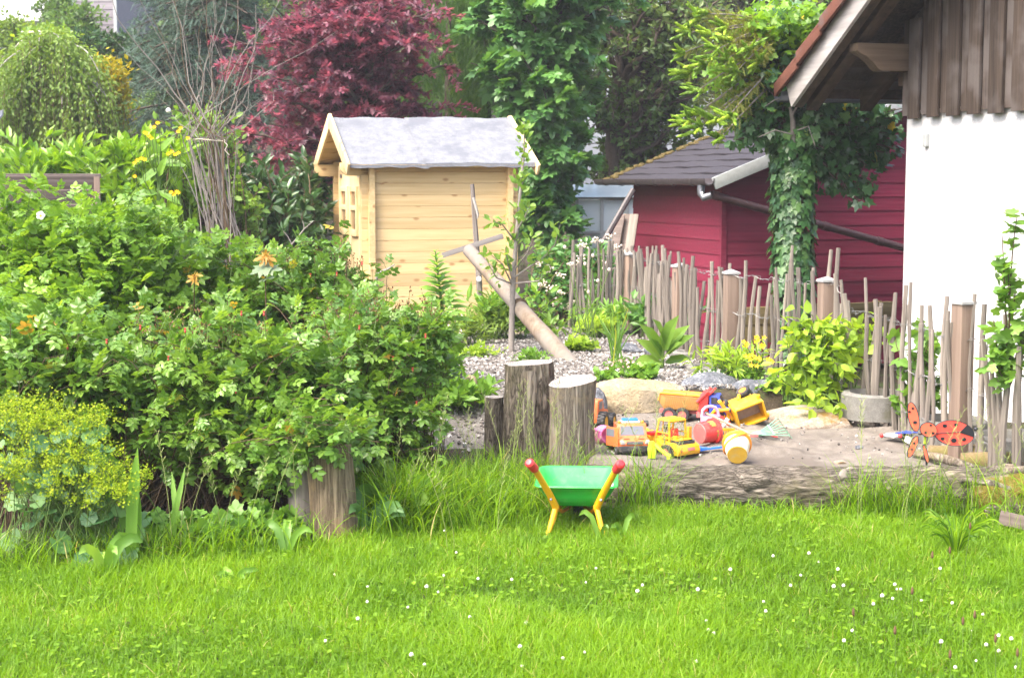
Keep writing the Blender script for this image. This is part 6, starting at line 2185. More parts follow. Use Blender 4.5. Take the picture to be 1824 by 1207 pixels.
# blue spruce behind the twig bundle
b_ = ground_at(390, 20)
tp_ = P(400, -170, 20)
ells = []
root = thing('blue_spruce', 'large blue green spruce with layered branches behind the twig bundle', 'tree', b_)
base = np.array(b_)
trk = np.array([[b_, (b_[0] + 0.05, 20, 2.5), tuple(tp_)]], float)
V, T = tubes(trk - base, 0.14, 0.03, 8)
link('trunk', tri_mesh('trunk', V, T, M['bark'], None, True), root)
n = 150
zf = rng.random(n) ** 0.8
ang_ = rng.random(n) * 2 * np.pi
a = np.stack([b_[0] + 0 * zf, 20 + 0 * zf, b_[2] + 0.3 + zf * (tp_.z - b_[2] - 0.5)], 1)
ln = 1.55 * (1 - zf * 0.62) * rng.uniform(0.7, 1.1, n)
e = a + np.stack([np.cos(ang_) * ln, np.sin(ang_) * ln, -0.22 * ln + rng.normal(size=n) * 0.06], 1)
mid = (a + e) / 2 + np.array([0, 0, 0.10])
br = bez(a, mid, e, 8)
tube_obj('branches', br, 0.03, 0.008, M['bark'], root, base, 5, True)
t = 0.25 + 0.75 * rng.random((n, 13))
s0, tn = along(br, t)
s0, tn = s0.reshape(-1, 3), tn.reshape(-1, 3)
side = np.cross(tn, np.array([0, 0, 1.0])) * rng.choice([-1, 1], len(s0))[:, None]
e2 = s0 + norm(side + tn * 0.7 + rng.normal(size=s0.shape) * 0.25) * rng.uniform(0.18, 0.42, len(s0))[:, None]
e2[:, 2] -= 0.06
tw = bez(s0, (s0 + e2) / 2 + np.array([0, 0, 0.02]), e2, 4)
tube_obj('twigs', tw, 0.006, 0.003, M['bark'], root, base, 3, True)
d_ = put_leaves(tw, 7, 0.1, T_SHOOT, 0.15, up=0.8, rnd=0.35, fwd=0.7, clump=1.5)
leaf_cloud('crown', T_SHOOT, *d_, L['spruce'], root, base, False)

# weeping birch with hanging strands
Yb = 18.0
b_ = ground_at(128, Yb)
root = thing('weeping_birch', 'weeping birch with bent pale trunk and hanging fine foliage at the left', 'tree', b_)
base = np.array(b_)
pts = wpath([(128, 330, Yb), (122, 230, Yb), (112, 140, Yb), (116, 92, Yb), (100, 78, Yb), (88, 66, Yb), (70, 58, Yb), (38, 58, Yb)])
trunk_piece('trunk', np.array([b_] + pts) - base, [0.07, 0.06, 0.05, 0.045, 0.04, 0.035, 0.03, 0.022, 0.012], M['birch_bark'], root, 14, 0.004, 3, 40, 4)
trunk_piece('bare_bough', np.array(wpath([(100, 78, Yb - 0.05), (78, 72, Yb - 0.15), (62, 74, Yb - 0.2)])) - base, [0.02, 0.014, 0.006], M['birch_bark'], root, 8, 0.002, 5, 40, 4)
n = 420
tx = rng.uniform(-1, 1, n)
sp = np.sqrt(1 - np.abs(tx) ** 2.2 * 0.9)
a = np.stack([P(95, 100, Yb).x + rng.normal(size=n) * 0.1, Yb + rng.normal(size=n) * 0.1, np.full(n, P(95, 85, Yb).z)], 1)
cx = P(92, 100, Yb).x + tx * 0.74
cy = Yb + rng.normal(size=n) * 0.33
cz = P(95, 62, Yb).z - 0.55 * np.abs(tx) ** 1.8 - rng.random(n) * 0.75
c1 = np.stack([cx, cy, cz], 1)
arcs = bez(a, (a + c1) / 2 + np.array([0, 0, 0.22]), c1, 6)
tube_obj('limbs', arcs[::6], 0.012, 0.005, M['birch_bark'], root, base, 4, True)
ln = rng.uniform(0.5, 1.45, n)
e = c1 + np.stack([rng.normal(size=n) * 0.07 + tx * 0.10, rng.normal(size=n) * 0.07, -ln], 1)
hang = bez(c1, c1 * 0.6 + e * 0.4 + np.stack([tx * 0.10, 0 * tx, 0 * tx], 1), e, 8)
tube_obj('strands', hang, 0.003, 0.0015, M['stem_brown'], root, base, 3, True)
d_ = put_leaves(hang, 33, 0.0, T_SM, 0.052, up=0.2, rnd=1.0, fwd=0.4, lift=-0.7, clump=2.0, jit=0.015)
leaf_cloud('crown', T_SM, *d_, L['birch'], root, base, False)
d_ = put_leaves(arcs, 22, 0.35, T_SM, 0.055, up=0.3, rnd=1.0, lift=-0.4, jit=0.05)
leaf_cloud('top_leaves', T_SM, *d_, L['birch'], root, base)

# golden shrub, house trees
b_ = ground_at(190, 18.7)
shrub('golden_shrub', 'bright golden yellow shrub right of the weeping birch', 'shrub', b_, (0.1, 0.1), [ell(178, 148, 18.7, 42, 0.3, 40), ell(200, 185, 18.7, 26, 0.25, 45)], 130, 26, T_SM, 0.075, L['yellow'], M['stem_green'], r0=0.004, t0=0.72, jit=0.05, clump=3)
for i, (px, py, Y, rx, rz, mt, sz_, lab) in enumerate((
        (138, 62, 27, 40, 56, 'midtree', 0.09, 'light green young tree in front of the far grey house'),
        (104, 25, 30, 20, 42, 'midtree', 0.09, 'slender green tree before the white balcony band'),
        (95, 95, 24, 58, 44, 'laurel', 0.10, 'bright lime green bush above the birch crown'),
        (28, 66, 25, 22, 30, 'birch', 0.07, 'yellowish tree at the top left corner'),
        (178, 95, 24, 40, 36, 'darklaurel', 0.09, 'dark clipped bush under the far house corner'),
        (300, 215, 23, 70, 45, 'midtree', 0.09, 'green shrub low behind the twig bundle'),
        (255, 120, 26, 60, 60, 'darklaurel', 0.10, 'dark conifer like bush right of the far house'))):
    b_ = ground_at(px, Y)
    q = P(px, py, Y)
    tree('slope_tree', lab, 'tree', b_, [b_, tuple((Vector(b_) + q) / 2), tuple(q)], [ell(px, py, Y, rx, 0.5, rz)], 36, 8, 9, T_SM, sz_, L[mt], M['bark'], r0=0.05, twig=0.25, clump=2.5, group='trees and bushes on the slope')

# red japanese maple, layered
Ym = 16.5
b_ = ground_at(640, Ym)
ells = [ell(560, 130, Ym, 150, 0.8, 115), ell(480, 200, Ym - 0.2, 90, 0.6, 70), ell(640, 40, Ym, 190, 0.9, 100), ell(500, 60, Ym, 95, 0.7, 70), ell(560, 260, Ym, 130, 0.7, 70), ell(740, 130, Ym, 100, 0.8, 100),
        ell(700, 230, Ym + 0.1, 120, 0.6, 50), ell(790, 215, Ym - 0.3, 60, 0.5, 40), ell(530, 320, Ym - 0.1, 70, 0.5, 40)]
tree('red_maple', 'large dark red japanese maple behind the log cabin', 'tree', b_, wpath([(640, 420, Ym), (635, 330, Ym), (650, 210, Ym), (665, 90, Ym), (650, 0, Ym)]), ells, 110, 13, 13, T_MAPLE, 0.056, L['maple'], M['bark'],
     r0=0.09, twig=0.32, flat=0.35, up=1.4, rnd=0.5, clump=2.2, droop=0.1, lo=0.2)
# the second thin stem of the maple
# thuja: dense upright column
Yt = 18.0
for i, (px, rx, tp, lab) in enumerate(((800, 70, -160, 'dense green thuja column behind the log cabin roof'), (868, 55, -160, 'darker thuja column close to the sycamore'))):
    b_ = ground_at(px, Yt + 0.3 * i)
    root = thing('thuja', lab, 'tree', b_, group='clipped thujas behind the cabin')
    base = np.array(b_)
    top = P(px, tp, Yt)
    h = top.z - b_[2]
    V, T = tubes(np.array([[b_, (b_[0], b_[1], b_[2] + h * 0.9)]], float) - base, 0.08, 0.02, 7)
    link('trunk', tri_mesh('trunk', V, T, M['bark'], None, True), root)
    n = 420
    zf = rng.random(n)
    an = rng.random(n) * 2 * np.pi
    rad = rx * Yt / F * (1.0 + 0.15 * np.sin(an * 3 + zf * 9)) * np.where(zf > 0.8, np.sqrt(np.maximum(0, (1 - zf) / 0.2)), 1)
    a = np.stack([b_[0] + 0.3 * rad * np.cos(an), b_[1] + 0.3 * rad * np.sin(an), b_[2] + zf * h * 0.97], 1)
    e = np.stack([b_[0] + rad * np.cos(an), b_[1] + rad * np.sin(an), b_[2] + zf * h + 0.22], 1)
    br = bez(a, (a + e) / 2 - np.array([0, 0, 0.05]), e, 5)
    d_ = put_leaves(br, 26, 0.2, T_SHOOT, 0.11, up=0.3, rnd=1.0, fwd=0.8, lift=0.5, clump=2.5, jit=0.03)
    leaf_cloud('crown', T_SHOOT, *d_, L['thuja'], root, base, False)

# sycamore
Ys = 17.0
b_ = ground_at(985, Ys)
ells = [ell(960, 40, Ys, 120, 0.7, 90), ell(930, 130, Ys - 0.1, 100, 0.6, 60), ell(1000, 180, Ys, 100, 0.6, 90), ell(1010, 280, Ys - 0.05, 75, 0.5, 75), ell(880, 120, Ys - 0.1, 50, 0.4, 45), ell(990, 380, Ys - 0.1, 60, 0.4, 60), ell(1000, -40, Ys, 130, 0.7, 80)]
tree('sycamore', 'green sycamore tree with large lobed leaves right of the cabin', 'tree', b_, wpath([(985, 520, Ys), (975, 400, Ys), (980, 250, Ys), (968, 100, Ys), (965, -40, Ys)]), ells, 95, 9, 9, T_SYC, 0.108, L['sycamore'], M['bark'],
     r0=0.06, twig=0.28, up=0.9, rnd=0.6, clump=2.0, fwd=0.7, droop=0.12, lift=-0.15)
# loose dark tree over the red shed
Yd = 18.5
b_ = ground_at(1105, Yd)
ells = [ell(1130, 90, Yd, 140, 0.9, 100), ell(1230, 150, Yd, 110, 0.8, 90), ell(1100, 180, Yd, 90, 0.7, 60), ell(1200, 30, Yd, 160, 0.9, 80), ell(1150, 270, Yd + 0.4, 80, 0.5, 50, 0.12), ell(1085, 360, Yd, 40, 0.4, 60, 0.1), ell(1065, 300, Yd, 50, 0.4, 50, 0.1)]
tree('loose_tree', 'dark loose crowned tree above the red shed roof with bright gaps', 'tree', b_, wpath([(1105, 470, Yd), (1100, 330, Yd), (1090, 260, Yd), (1100, 140, Yd), (1150, 0, Yd)]), ells, 95, 11, 11, T_SM, 0.085, L['darktree'], M['bark'],
     r0=0.13, twig=0.36, up=0.6, rnd=0.9, clump=1.8)

# evergreen shrub filling behind twig bundle and left of the cabin
Yl = 14.8
b_ = ground_at(500, Yl)
shrub('evergreen_shrub', 'dark glossy evergreen shrub left of the cabin door under the maple', 'shrub', b_, (0.2, 0.15), [ell(500, 410, Yl, 85, 0.5, 75), ell(440, 350, Yl, 60, 0.4, 75), ell(548, 370, Yl + 0.6, 45, 0.4, 80)], 240, 17, T_LAUREL, 0.115, L['darklaurel'], M['stem_brown'], r0=0.012, up=0.5, clump=1.8)
b_ = ground_at(400, 13.5)
shrub('green_shrub', 'fresh green shrub with small leaves around the base of the twig bundle', 'shrub', b_, (0.2, 0.2), [ell(350, 240, 13.5, 75, 0.4, 55), ell(330, 330, 13.2, 60, 0.4, 70), ell(420, 380, 13.4, 55, 0.35, 60)], 200, 17, T_OV, 0.065, L['apple'], M['stem_brown'], r0=0.008, clump=2.2)

# laurel hedge behind the fence panel
Yh = 12.9
b_ = ground_at(130, Yh)
ells = [ell(40 + k * 62, 305 - 10 * (k % 2) - (14 if k > 3 else 0), Yh + 0.1 * (k % 2), 52, 0.32, 42) for k in range(-1, 5)] + [ell(250, 300, Yh, 70, 0.3, 50), ell(255, 380, Yh - 0.2, 60, 0.3, 60)]
shrub('laurel_hedge', 'bright yellow green cherry laurel hedge above the fence panel', 'hedge', b_, (0.7, 0.12), ells, 330, 15, T_LAUREL, 0.105, L['laurel'], M['stem_green'], r0=0.01, front=120, up=0.5, rnd=0.6, fwd=0.9, lift=0.35, clump=2.0, up_bias=0.6)

# ---------------------------------------------------------------- ivy tree in front of the shed
Yi = 12.7
b_ = ground_at(1412, Yi)
root = thing('ivy_tree', 'old trunk wrapped in dark ivy with a bushy ivy crown before the red shed', 'tree', b_)
base = np.array(b_)
axis_p = np.array([b_] + wpath([(1412, 480, Yi), (1412, 380, Yi), (1415, 290, Yi), (1415, 220, Yi)]))
trunk_piece('trunk', axis_p - base, [0.11, 0.10, 0.10, 0.09, 0.05], M['bark'], root, 24, 0.008, 91, 22, 4)
for k, (pth, r_) in enumerate((([(1414, 262, 12.5), (1412, 215, 12.45), (1408, 195, 12.45)], [0.022, 0.020, 0.012]), ([(1410, 200, 12.45), (1398, 170, 12.4), (1378, 150, 12.4)], [0.012, 0.008, 0.004]),
                               ([(1411, 205, 12.45), (1425, 180, 12.4), (1432, 150, 12.4)], [0.012, 0.008, 0.004]), ([(1409, 196, 12.45), (1405, 170, 12.4), (1412, 140, 12.4)], [0.010, 0.007, 0.003]),
                               ([(1412, 235, 12.45), (1440, 225, 12.35), (1452, 260, 12.3)], [0.006, 0.005, 0.003]), ([(1413, 240, 12.45), (1380, 232, 12.35), (1350, 245, 12.3)], [0.006, 0.005, 0.003]),
                               ([(1402, 175, 12.42), (1380, 178, 12.38), (1362, 190, 12.35)], [0.006, 0.004, 0.002]), ([(1420, 185, 12.42), (1440, 172, 12.38), (1455, 176, 12.35)], [0.005, 0.004, 0.002]))):
    MB().tube([Vector(P(*p)) - Vector(b_) for p in pth], r_, 7).build('bare_branch', M['twig'], root)
# ivy hugging the trunk, wider at mid height
n = 1500
t = rng.random(n)
pz, _tn = along(axis_p[None], (0.05 + 0.9 * t)[None])
pz = pz[0]
an = rng.random(n) * 2 * np.pi
wid = (np.interp(t, [0, 0.3, 0.55, 0.75, 1], [0.15, 0.17, 0.175, 0.185, 0.22]) + 0.03 * vnoise(np.stack([np.cos(an) * 2, np.sin(an) * 2, t * 9], 1), 1.0))
rr_ = wid * (0.75 + 0.3 * rng.random(n))
pos = pz + np.stack([np.cos(an) * rr_, np.sin(an) * rr_, rng.normal(size=n) * 0.03], 1)
out = np.stack([np.cos(an), np.sin(an), 0 * an], 1)
Nn = norm(out + np.array([0, 0, 0.45]) + rdir(n) * 0.3)
X = norm(np.array([0, 0, -1.0]) + out * 0.45 + rdir(n) * 0.45)
dat = [pos, X, Nn, 0.062 * rng.uniform(0.7, 1.3, n), np.clip(0.15 + 0.75 * rng.random(n), 0, 0.92)]
vis = np.argsort(pos[:, 1] - 0.15 * rng.random(n))
leaf_objects('leaf', T_IVY, 'ivy', *[d[vis[:170]] for d in dat], L['ivy'], root, base)
leaf_cloud('trunk_ivy', T_IVY, *[d[vis[170:]] for d in dat], L['ivy'], root, base)
ells = [ell(1370, 130, Yi, 80, 0.35, 65), ell(1440, 230, Yi - 0.05, 75, 0.3, 60), ell(1330, 180, Yi, 60, 0.3, 45), ell(1530, 240, Yi + 0.2, 75, 0.3, 55), ell(1500, 300, Yi + 0.1, 50, 0.25, 50), ell(1400, 60, Yi + 0.1, 90, 0.4, 55), ell(1560, 200, Yi + 0.3, 70, 0.3, 50), ell(1535, 345, Yi, 30, 0.15, 25, 0.004), ell(1330, 240, Yi, 45, 0.25, 35), ell(1480, 160, Yi + 0.2, 70, 0.3, 50), ell(1580, 270, Yi + 0.2, 35, 0.2, 45, 0.012)]
NI = 400
tg, _d = in_ell(ells, NI, 0.25)
a = np.array([along(axis_p[None], np.array([[0.8]]))[0][0, 0]] * NI) + rng.normal(size=(NI, 3)) * 0.05
br = bez(a, (a + tg) / 2 + np.array([0, 0, 0.15]), tg, 7)
tube_obj('limbs', br, 0.014, 0.004, M['bark'], root, base, 4, True)
d_ = put_leaves(br, 17, 0.45, T_IVY, 0.062, up=0.4, rnd=0.5, fwd=0.2, lift=-0.7, clump=2.2, jit=0.05, accent=0.012, thi=0.98)
d_[2][:] = norm(d_[2] + np.array([0, -0.8, 0.2]))
fr, d_ = split_front(d_, 130)
leaf_objects('leaf', T_IVY, 'ivy', *fr, L['ivy'], root, base)
leaf_cloud('crown', T_IVY, *d_, L['ivy'], root, base, False)
# fresh light growth on top
tg, _d = in_ell([ell(1400, 45, Yi - 0.1, 90, 0.35, 50), ell(1290, 150, Yi - 0.1, 50, 0.25, 70), ell(1340, 60, Yi - 0.1, 60, 0.3, 50)], 130, 0.4, 0.6)
a = np.repeat(a[:1], 130, 0)
br = bez(a, (a + tg) / 2 + np.array([0, 0, 0.25]), tg, 7)
d_ = put_leaves(br, 13, 0.7, T_IVY, 0.05, up=0.7, rnd=0.6, fwd=0.4, lift=0.2, clump=2.2, jit=0.05)
leaf_cloud('young_growth', T_IVY, *d_, L['ivylight'], root, base)

# spruce growing through the ivy: finger-like fresh tips
Yp = 12.3
b_ = ground_at(1418, 12.78)
root = thing('spruce', 'young spruce with bright yellow green finger tips left of the ivy crown', 'tree', b_)
base = np.array(b_)
ax_ = np.array([b_] + wpath([(1416, 330, 12.8), (1412, 180, 12.8), (1400, 40, 12.7)]))
V, T = tubes((ax_ - base)[None], 0.05, 0.02, 8)
link('trunk', tri_mesh('trunk', V, T, M['bark'], None, True), root)
ends = [(1215, 95, 12.2), (1222, 60, 12.2), (1240, 35, 12.3), (1255, 25, 12.3), (1225, 130, 12.2), (1250, 115, 12.1), (1265, 60, 12.2), (1275, 90, 12.1), (1290, 110, 12.1), (1222, 218, 12.2), (1245, 225, 12.1), (1240, 205, 12.2), (1270, 215, 12.1), (1300, 75, 12.2), (1310, 130, 12.1), (1245, 160, 12.1), (1290, 50, 12.3), (1300, 205, 12.0), (1330, 90, 12.2), (1350, 110, 12.2), (1285, 245, 12.05)]
en = np.array([tuple(P(*p)) for p in ends])
st, _t2 = along(ax_[None], np.clip((en[:, 2] - ax_[0, 2]) / (ax_[-1, 2] - ax_[0, 2]) + 0.12, 0.1, 0.98)[None])
br = bez(st[0], (st[0] + en) / 2 + np.array([0, 0, 0.06]), en, 7)
tube_obj('branches', br, 0.012, 0.004, M['twig'], root, base, 5)
# brownish older needles along the branches
d_ = put_leaves(br, 75, 0.25, T_SHOOT, 0.085, up=0.5, rnd=0.8, fwd=0.7, lift=0.1, clump=2)
m_old = leafmat('old_needle', [(0, (0.07, 0.10, 0.015)), (0.6, (0.16, 0.17, 0.03)), (1, (0.26, 0.20, 0.06))], 0.6, 0.2)
leaf_cloud('old_needles', T_SHOOT, *d_, m_old, root, base)
# each fresh tip: a fuzzy finger
v, t = [], []
ns = 9
for k in range(ns + 1):
    x = k / ns
    r_ = 0.11 * (1 - 0.5 * x) if 0 < k < ns else 0.02
    for j in range(6):
        q = j * math.pi / 3 + k * 0.5
        rr2 = r_ * (1.0 if (j + k) % 2 else 0.6)
        v.append((x, rr2 * math.cos(q), rr2 * math.sin(q) - 0.1 * x * x))
for k in range(ns):
    for j in range(6):
        j2 = (j + 1) % 6
        t += [(k * 6 + j, k * 6 + j2, (k + 1) * 6 + j2), (k * 6 + j, (k + 1) * 6 + j2, (k + 1) * 6 + j)]
T_TIP = tpl(v, t)
pos, X, sz2 = [], [], []
for i in range(len(en)):
    dr = norm(en[i] - st[0][i] * 0.5 - en[i] * 0.5)
    dr[2] = -0.08
    for k in range(7):
        pos.append(en[i] + rng.normal(size=3) * 0.012 - dr * 0.03)
        lat = np.array([-0.8, -0.3, 0.0]) if k == 0 else None
        q = norm(dr + np.array([rng.normal() * 0.5, -0.2 + rng.normal() * 0.3, (k - 3) * 0.16 + 0.05]))
        X.append(q)
        sz2.append(rng.uniform(0.14, 0.23))
pos, X, sz2 = np.array(pos), np.array(X), np.array(sz2)
leaf_objects('shoot', T_TIP, 'tip', pos, X, rdir(len(pos)), sz2, rng.random(len(pos)), L['tip'], root, base, 6)

# ---------------------------------------------------------------- roses and the left bed
L_ = L
bA = ground_at(400, 7.1)
shrub('rose_bush', 'wide dark green glossy rose bush spreading over the edging stump', 'shrub', bA, (0.35, 0.18),
      [ell(400, 680, 7.05, 240, 0.38, 130), ell(430, 790, 6.75, 190, 0.22, 95), ell(300, 730, 6.85, 150, 0.28, 120), ell(560, 720, 6.95, 110, 0.28, 85), ell(500, 860, 6.55, 60, 0.1, 60, 0.006), ell(525, 800, 6.38, 48, 0.05, 50, 0.007), ell(590, 768, 6.38, 55, 0.05, 30, 0.007), ell(640, 790, 6.6, 40, 0.08, 45, 0.005)], 430, 13, T_ROSE, 0.081, L['rose'], M['stem_brown'], r0=0.0045, t0=0.5, front=230, key='rose', up=0.9, rnd=0.5, fwd=0.5, lift=-0.05, clump=3.0, accent=0.008, thi=0.97, lo=0.55)
bB = ground_at(660, 7.5)
shrub('rose_bush', 'right hand rose bush with reddish shoots reaching toward the gravel', 'shrub', bB, (0.22, 0.15),
      [ell(660, 640, 7.5, 140, 0.32, 100), ell(730, 600, 7.6, 80, 0.25, 65), ell(690, 750, 7.3, 115, 0.28, 75), ell(620, 560, 7.8, 80, 0.25, 60), ell(780, 620, 7.6, 45, 0.2, 60)], 290, 13, T_ROSE, 0.078, L['rose'], M['stem_brown'], r0=0.004, t0=0.5, front=150, key='rose', up=0.9, rnd=0.5, lift=0, clump=3.0, accent=0.010, thi=0.97, lo=0.55)
bC = ground_at(540, 8.4)
shrub('rose_bush', 'paler rose bush standing behind between twig bundle and cabin', 'shrub', bC, (0.3, 0.15),
      [ell(560, 530, 8.4, 110, 0.3, 65), ell(460, 540, 8.3, 100, 0.3, 65), ell(630, 520, 8.5, 50, 0.2, 45), ell(380, 560, 8.0, 90, 0.3, 70), ell(400, 470, 8.2, 70, 0.25, 60), ell(560, 470, 8.3, 60, 0.2, 40)], 330, 11, T_ROSE, 0.08, L['rose'], M['stem_brown'], r0=0.004, t0=0.5, front=80, key='rose', up=0.8, rnd=0.6, lift=0.1, clump=3.0, accent=0.012, thi=0.97, lo=0.5, tlo=0.12)
bD = ground_at(150, 7.9)
shrub('tall_rose', 'tall wild rose with long light green leaf sprays at the left', 'shrub', bD, (0.4, 0.2),
      [ell(150, 500, 7.9, 190, 0.4, 130), ell(60, 420, 8.0, 110, 0.3, 75), ell(230, 420, 7.9, 110, 0.3, 65), ell(320, 450, 8.1, 80, 0.3, 75), ell(60, 600, 7.2, 120, 0.35, 100), ell(270, 400, 8.1, 50, 0.2, 60), ell(90, 370, 8.0, 80, 0.2, 45)], 430, 12, T_ROSE, 0.092, L['dogrose'], M['stem_green'], r0=0.0055, t0=0.45, front=170, key='rose', up=0.8, rnd=0.5, lift=0.05, clump=2.2, lo=0.5, thi=0.98)
bE = ground_at(60, 6.9)
shrub('rose_bush', 'low dark rose bush at the left edge above the yellow flower froth', 'shrub', bE, (0.25, 0.15),
      [ell(70, 640, 6.9, 130, 0.3, 85), ell(-20, 720, 6.8, 90, 0.3, 80), ell(190, 690, 6.8, 90, 0.25, 70)], 190, 12, T_ROSE, 0.086, L['rose'], M['stem_brown'], r0=0.004, t0=0.5, front=90, key='rose', up=0.9, rnd=0.5, lift=0, clump=3, accent=0.02, thi=0.95, lo=0.5)
# rose buds, hips, spent heads
rb_ = [o_ for o_ in bpy.data.objects if o_.get('category') == 'shrub' and o_.name.startswith('rose_bush')]
for root, spots_ in zip(rb_[:3], ([(250, 585), (190, 610), (330, 590), (430, 560), (300, 640), (120, 620), (420, 700), (555, 755), (470, 560)], [(742, 720), (735, 660), (700, 640), (758, 600), (640, 585)], [(553, 492), (475, 578), (600, 490), (645, 470), (505, 520), (520, 590)])):
    for k, (px, py) in enumerate(spots_):
        Yk = {0: 6.7, 1: 7.2, 2: 8.15}[rb_.index(root)]
        p = P(px, py, Yk) - root.location
        b = MB().sph(p, (0.0045, 0.0045, 0.007), 8, 6)
        for j in range(4):
            b.tube([p + Vector((0, 0, 0.006)), p + Vector((0.005 * math.cos(j * 1.57), 0.005 * math.sin(j * 1.57), 0.016))], [0.002, 0.0008], 4)
        b.tube([p, p + Vector((0.006, 0.02, -0.10))], [0.002, 0.0025], 4, mi=1)
        b.build('rose_bud', [M['red_bud'], M['stem_green']], root)
for root, ells, n in ((rb_[0], [ell(400, 600, 7.0, 220, 0.3, 60)], 70), (rb_[1], [ell(680, 560, 7.5, 120, 0.25, 50)], 50), (rb_[2], [ell(540, 475, 8.35, 130, 0.25, 35)], 60)):
    tg, _d = in_ell(ells, n, 0.3, 0.9)
    a = tg - np.array([0, 0, 0.12]) + rng.normal(size=(n, 3)) * 0.03
    br = bez(a, (a + tg) / 2, tg, 4)
    d_ = put_leaves(br, 7, 0.75, T_SM, 0.014, up=0.3, rnd=1, lift=0.5, jit=0.006)
    o = leaf_cloud('spent_heads', T_SM, *d_, leafmat('spent_head', [(0, (0.09, 0.05, 0.02)), (0.6, (0.17, 0.09, 0.035)), (1, (0.18, 0.16, 0.04))], 0.7, 0.2, gain=1.0), root, np.array(root.location))
    tube_obj('flower_stalks', br, 0.0018, 0.0012, M['stem_green'], root, np.array(root.location), 3, True)

# lady's mantle with froth of yellow florets, round leaves
bL = (P(130, 960, 6.15).x, 6.15, 0.0)
root = thing('ladys_mantle', 'low plant with froth of tiny yellow green flowers and round leaves bottom left', 'plant', bL)
base = np.array(bL)
ells = [ell(90, 770, 6.2, 110, 0.2, 70), ell(150, 850, 6.05, 110, 0.2, 60), ell(60, 850, 6.1, 80, 0.2, 60), ell(215, 880, 6.0, 60, 0.15, 50), ell(30, 740, 6.3, 60, 0.2, 50)]
tg, _d = in_ell(ells, 230, 0.2, 0.6)
a = base + rng.normal(size=(230, 3)) * np.array([0.16, 0.08, 0])
br = bez(a, a * 0.4 + tg * 0.6 + np.array([0, 0, 0.06]), tg, 7)
tube_obj('stalks', br, 0.002, 0.0012, M['stem_green'], root, base, 4, True)
# clusters of florets: small four-pointed stars
T_ST = tpl([(0, 0, 0), (1, 0.0, 0.25), (0.3, 0.3, 0.1), (0, 1, 0.25), (-0.3, 0.3, 0.1), (-1, 0, 0.25), (-0.3, -0.3, 0.1), (0, -1, 0.25), (0.3, -0.3, 0.1)],
           [(0, 1, 2), (0, 2, 3), (0, 3, 4), (0, 4, 5), (0, 5, 6), (0, 6, 7), (0, 7, 8), (0, 8, 1)])
tg = tg[:185]
c_ = np.repeat(tg, 5, 0) + rng.normal(size=(len(tg) * 5, 3)) * np.array([0.028, 0.024, 0.02])
p_ = np.repeat(c_, 11, 0) + rng.normal(size=(len(c_) * 11, 3)) * 0.0105
leaf_cloud('florets', T_ST, p_, rdir(len(p_)), norm(np.array([0, -0.3, 0.8]) + rdir(len(p_)) * 0.7), 0.0062 * rng.uniform(0.7, 1.3, len(p_)), rng.random(len(p_)), L['mantleflower'], root, base)
lf = [(160, 1000, 5.95, 0.075), (105, 965, 6.0, 0.06), (225, 985, 6.0, 0.06), (60, 930, 6.1, 0.06), (180, 925, 6.05, 0.06), (240, 955, 6.1, 0.055), (30, 890, 6.2, 0.06), (120, 910, 6.15, 0.06), (90, 870, 6.2, 0.05), (200, 960, 6.1, 0.055), (150, 940, 6.15, 0.05), (20, 960, 6.2, 0.06), (70, 990, 6.15, 0.05), (255, 925, 6.15, 0.045), (130, 870, 6.2, 0.05), (215, 905, 6.1, 0.05), (10, 820, 6.3, 0.05), (170, 800, 6.35, 0.05), (105, 800, 6.35, 0.05)]
pos = np.array([tuple(P(x, y, Y)) for x, y, Y, s_ in lf])
nn = norm(np.array([0, -0.62, 0.75]) + rng.normal(size=(len(lf), 3)) * 0.22)
leaf_objects('leaf', T_ROUND, 'round', pos, norm(np.array([0, -0.5, -0.6]) + rng.normal(size=(len(lf), 3)) * 0.5), nn, np.array([s_ for *_x, s_ in lf]), rng.random(len(lf)), L['mantle'], root, base)
a = base + rng.normal(size=(len(lf), 3)) * np.array([0.15, 0.05, 0])
a[:, 2] = 0
lq, _d = in_ell([ell(120, 880, 6.1, 120, 0.12, 60), ell(60, 800, 6.2, 90, 0.12, 50), ell(150, 800, 6.15, 80, 0.12, 50)], 95, 0.1)
leaf_cloud('small_leaves', T_ROUND, lq, norm(np.array([0, -0.4, -0.5]) + rdir(95) * 0.7), norm(np.array([0, -0.5, 0.8]) + rdir(95) * 0.4), rng.uniform(0.022, 0.045, 95), rng.random(95), L['mantle'], root, base)
tube_obj('leaf_stalks', bez(a, (a + pos) / 2 + np.array([0, 0, 0.03]), pos, 6), 0.003, 0.002, M['stem_green'], root, base, 4)


def strap(name, parent, base, pts, w, mat, fold=0.25, tint=0.5, n=14):
    """long strap leaf through world points"""
    pts = np.array([tuple(p) for p in pts]) - np.asarray(base)
    t = np.linspace(0, len(pts) - 1, n)
    c_ = np.stack([np.interp(t, np.arange(len(pts)), pts[:, i]) for i in range(3)], 1)
    s_ = np.linspace(0, 1, n)
    wd = w * np.minimum(1, (1.02 - s_) * 3.2) * np.minimum(1, 0.6 + s_ * 2)
    tan = norm(np.gradient(c_, axis=0))
    sd = norm(np.cross(tan, np.array([0.15, -1.0, 0.2])))
    up = np.cross(sd, tan)
    V = np.concatenate([c_ - sd * wd[:, None] / 2 + up * fold * wd[:, None] / 2, c_, c_ + sd * wd[:, None] / 2 + up * fold * wd[:, None] / 2])
    T = []
    for i in range(n - 1):
        for a_ in (0, n):
            T += [(a_ + i, a_ + n + i, a_ + n + i + 1), (a_ + i, a_ + n + i + 1, a_ + i + 1)]
    return link(name, tri_mesh(name, V, np.array(T), mat, np.full(len(T), tint), True), parent)


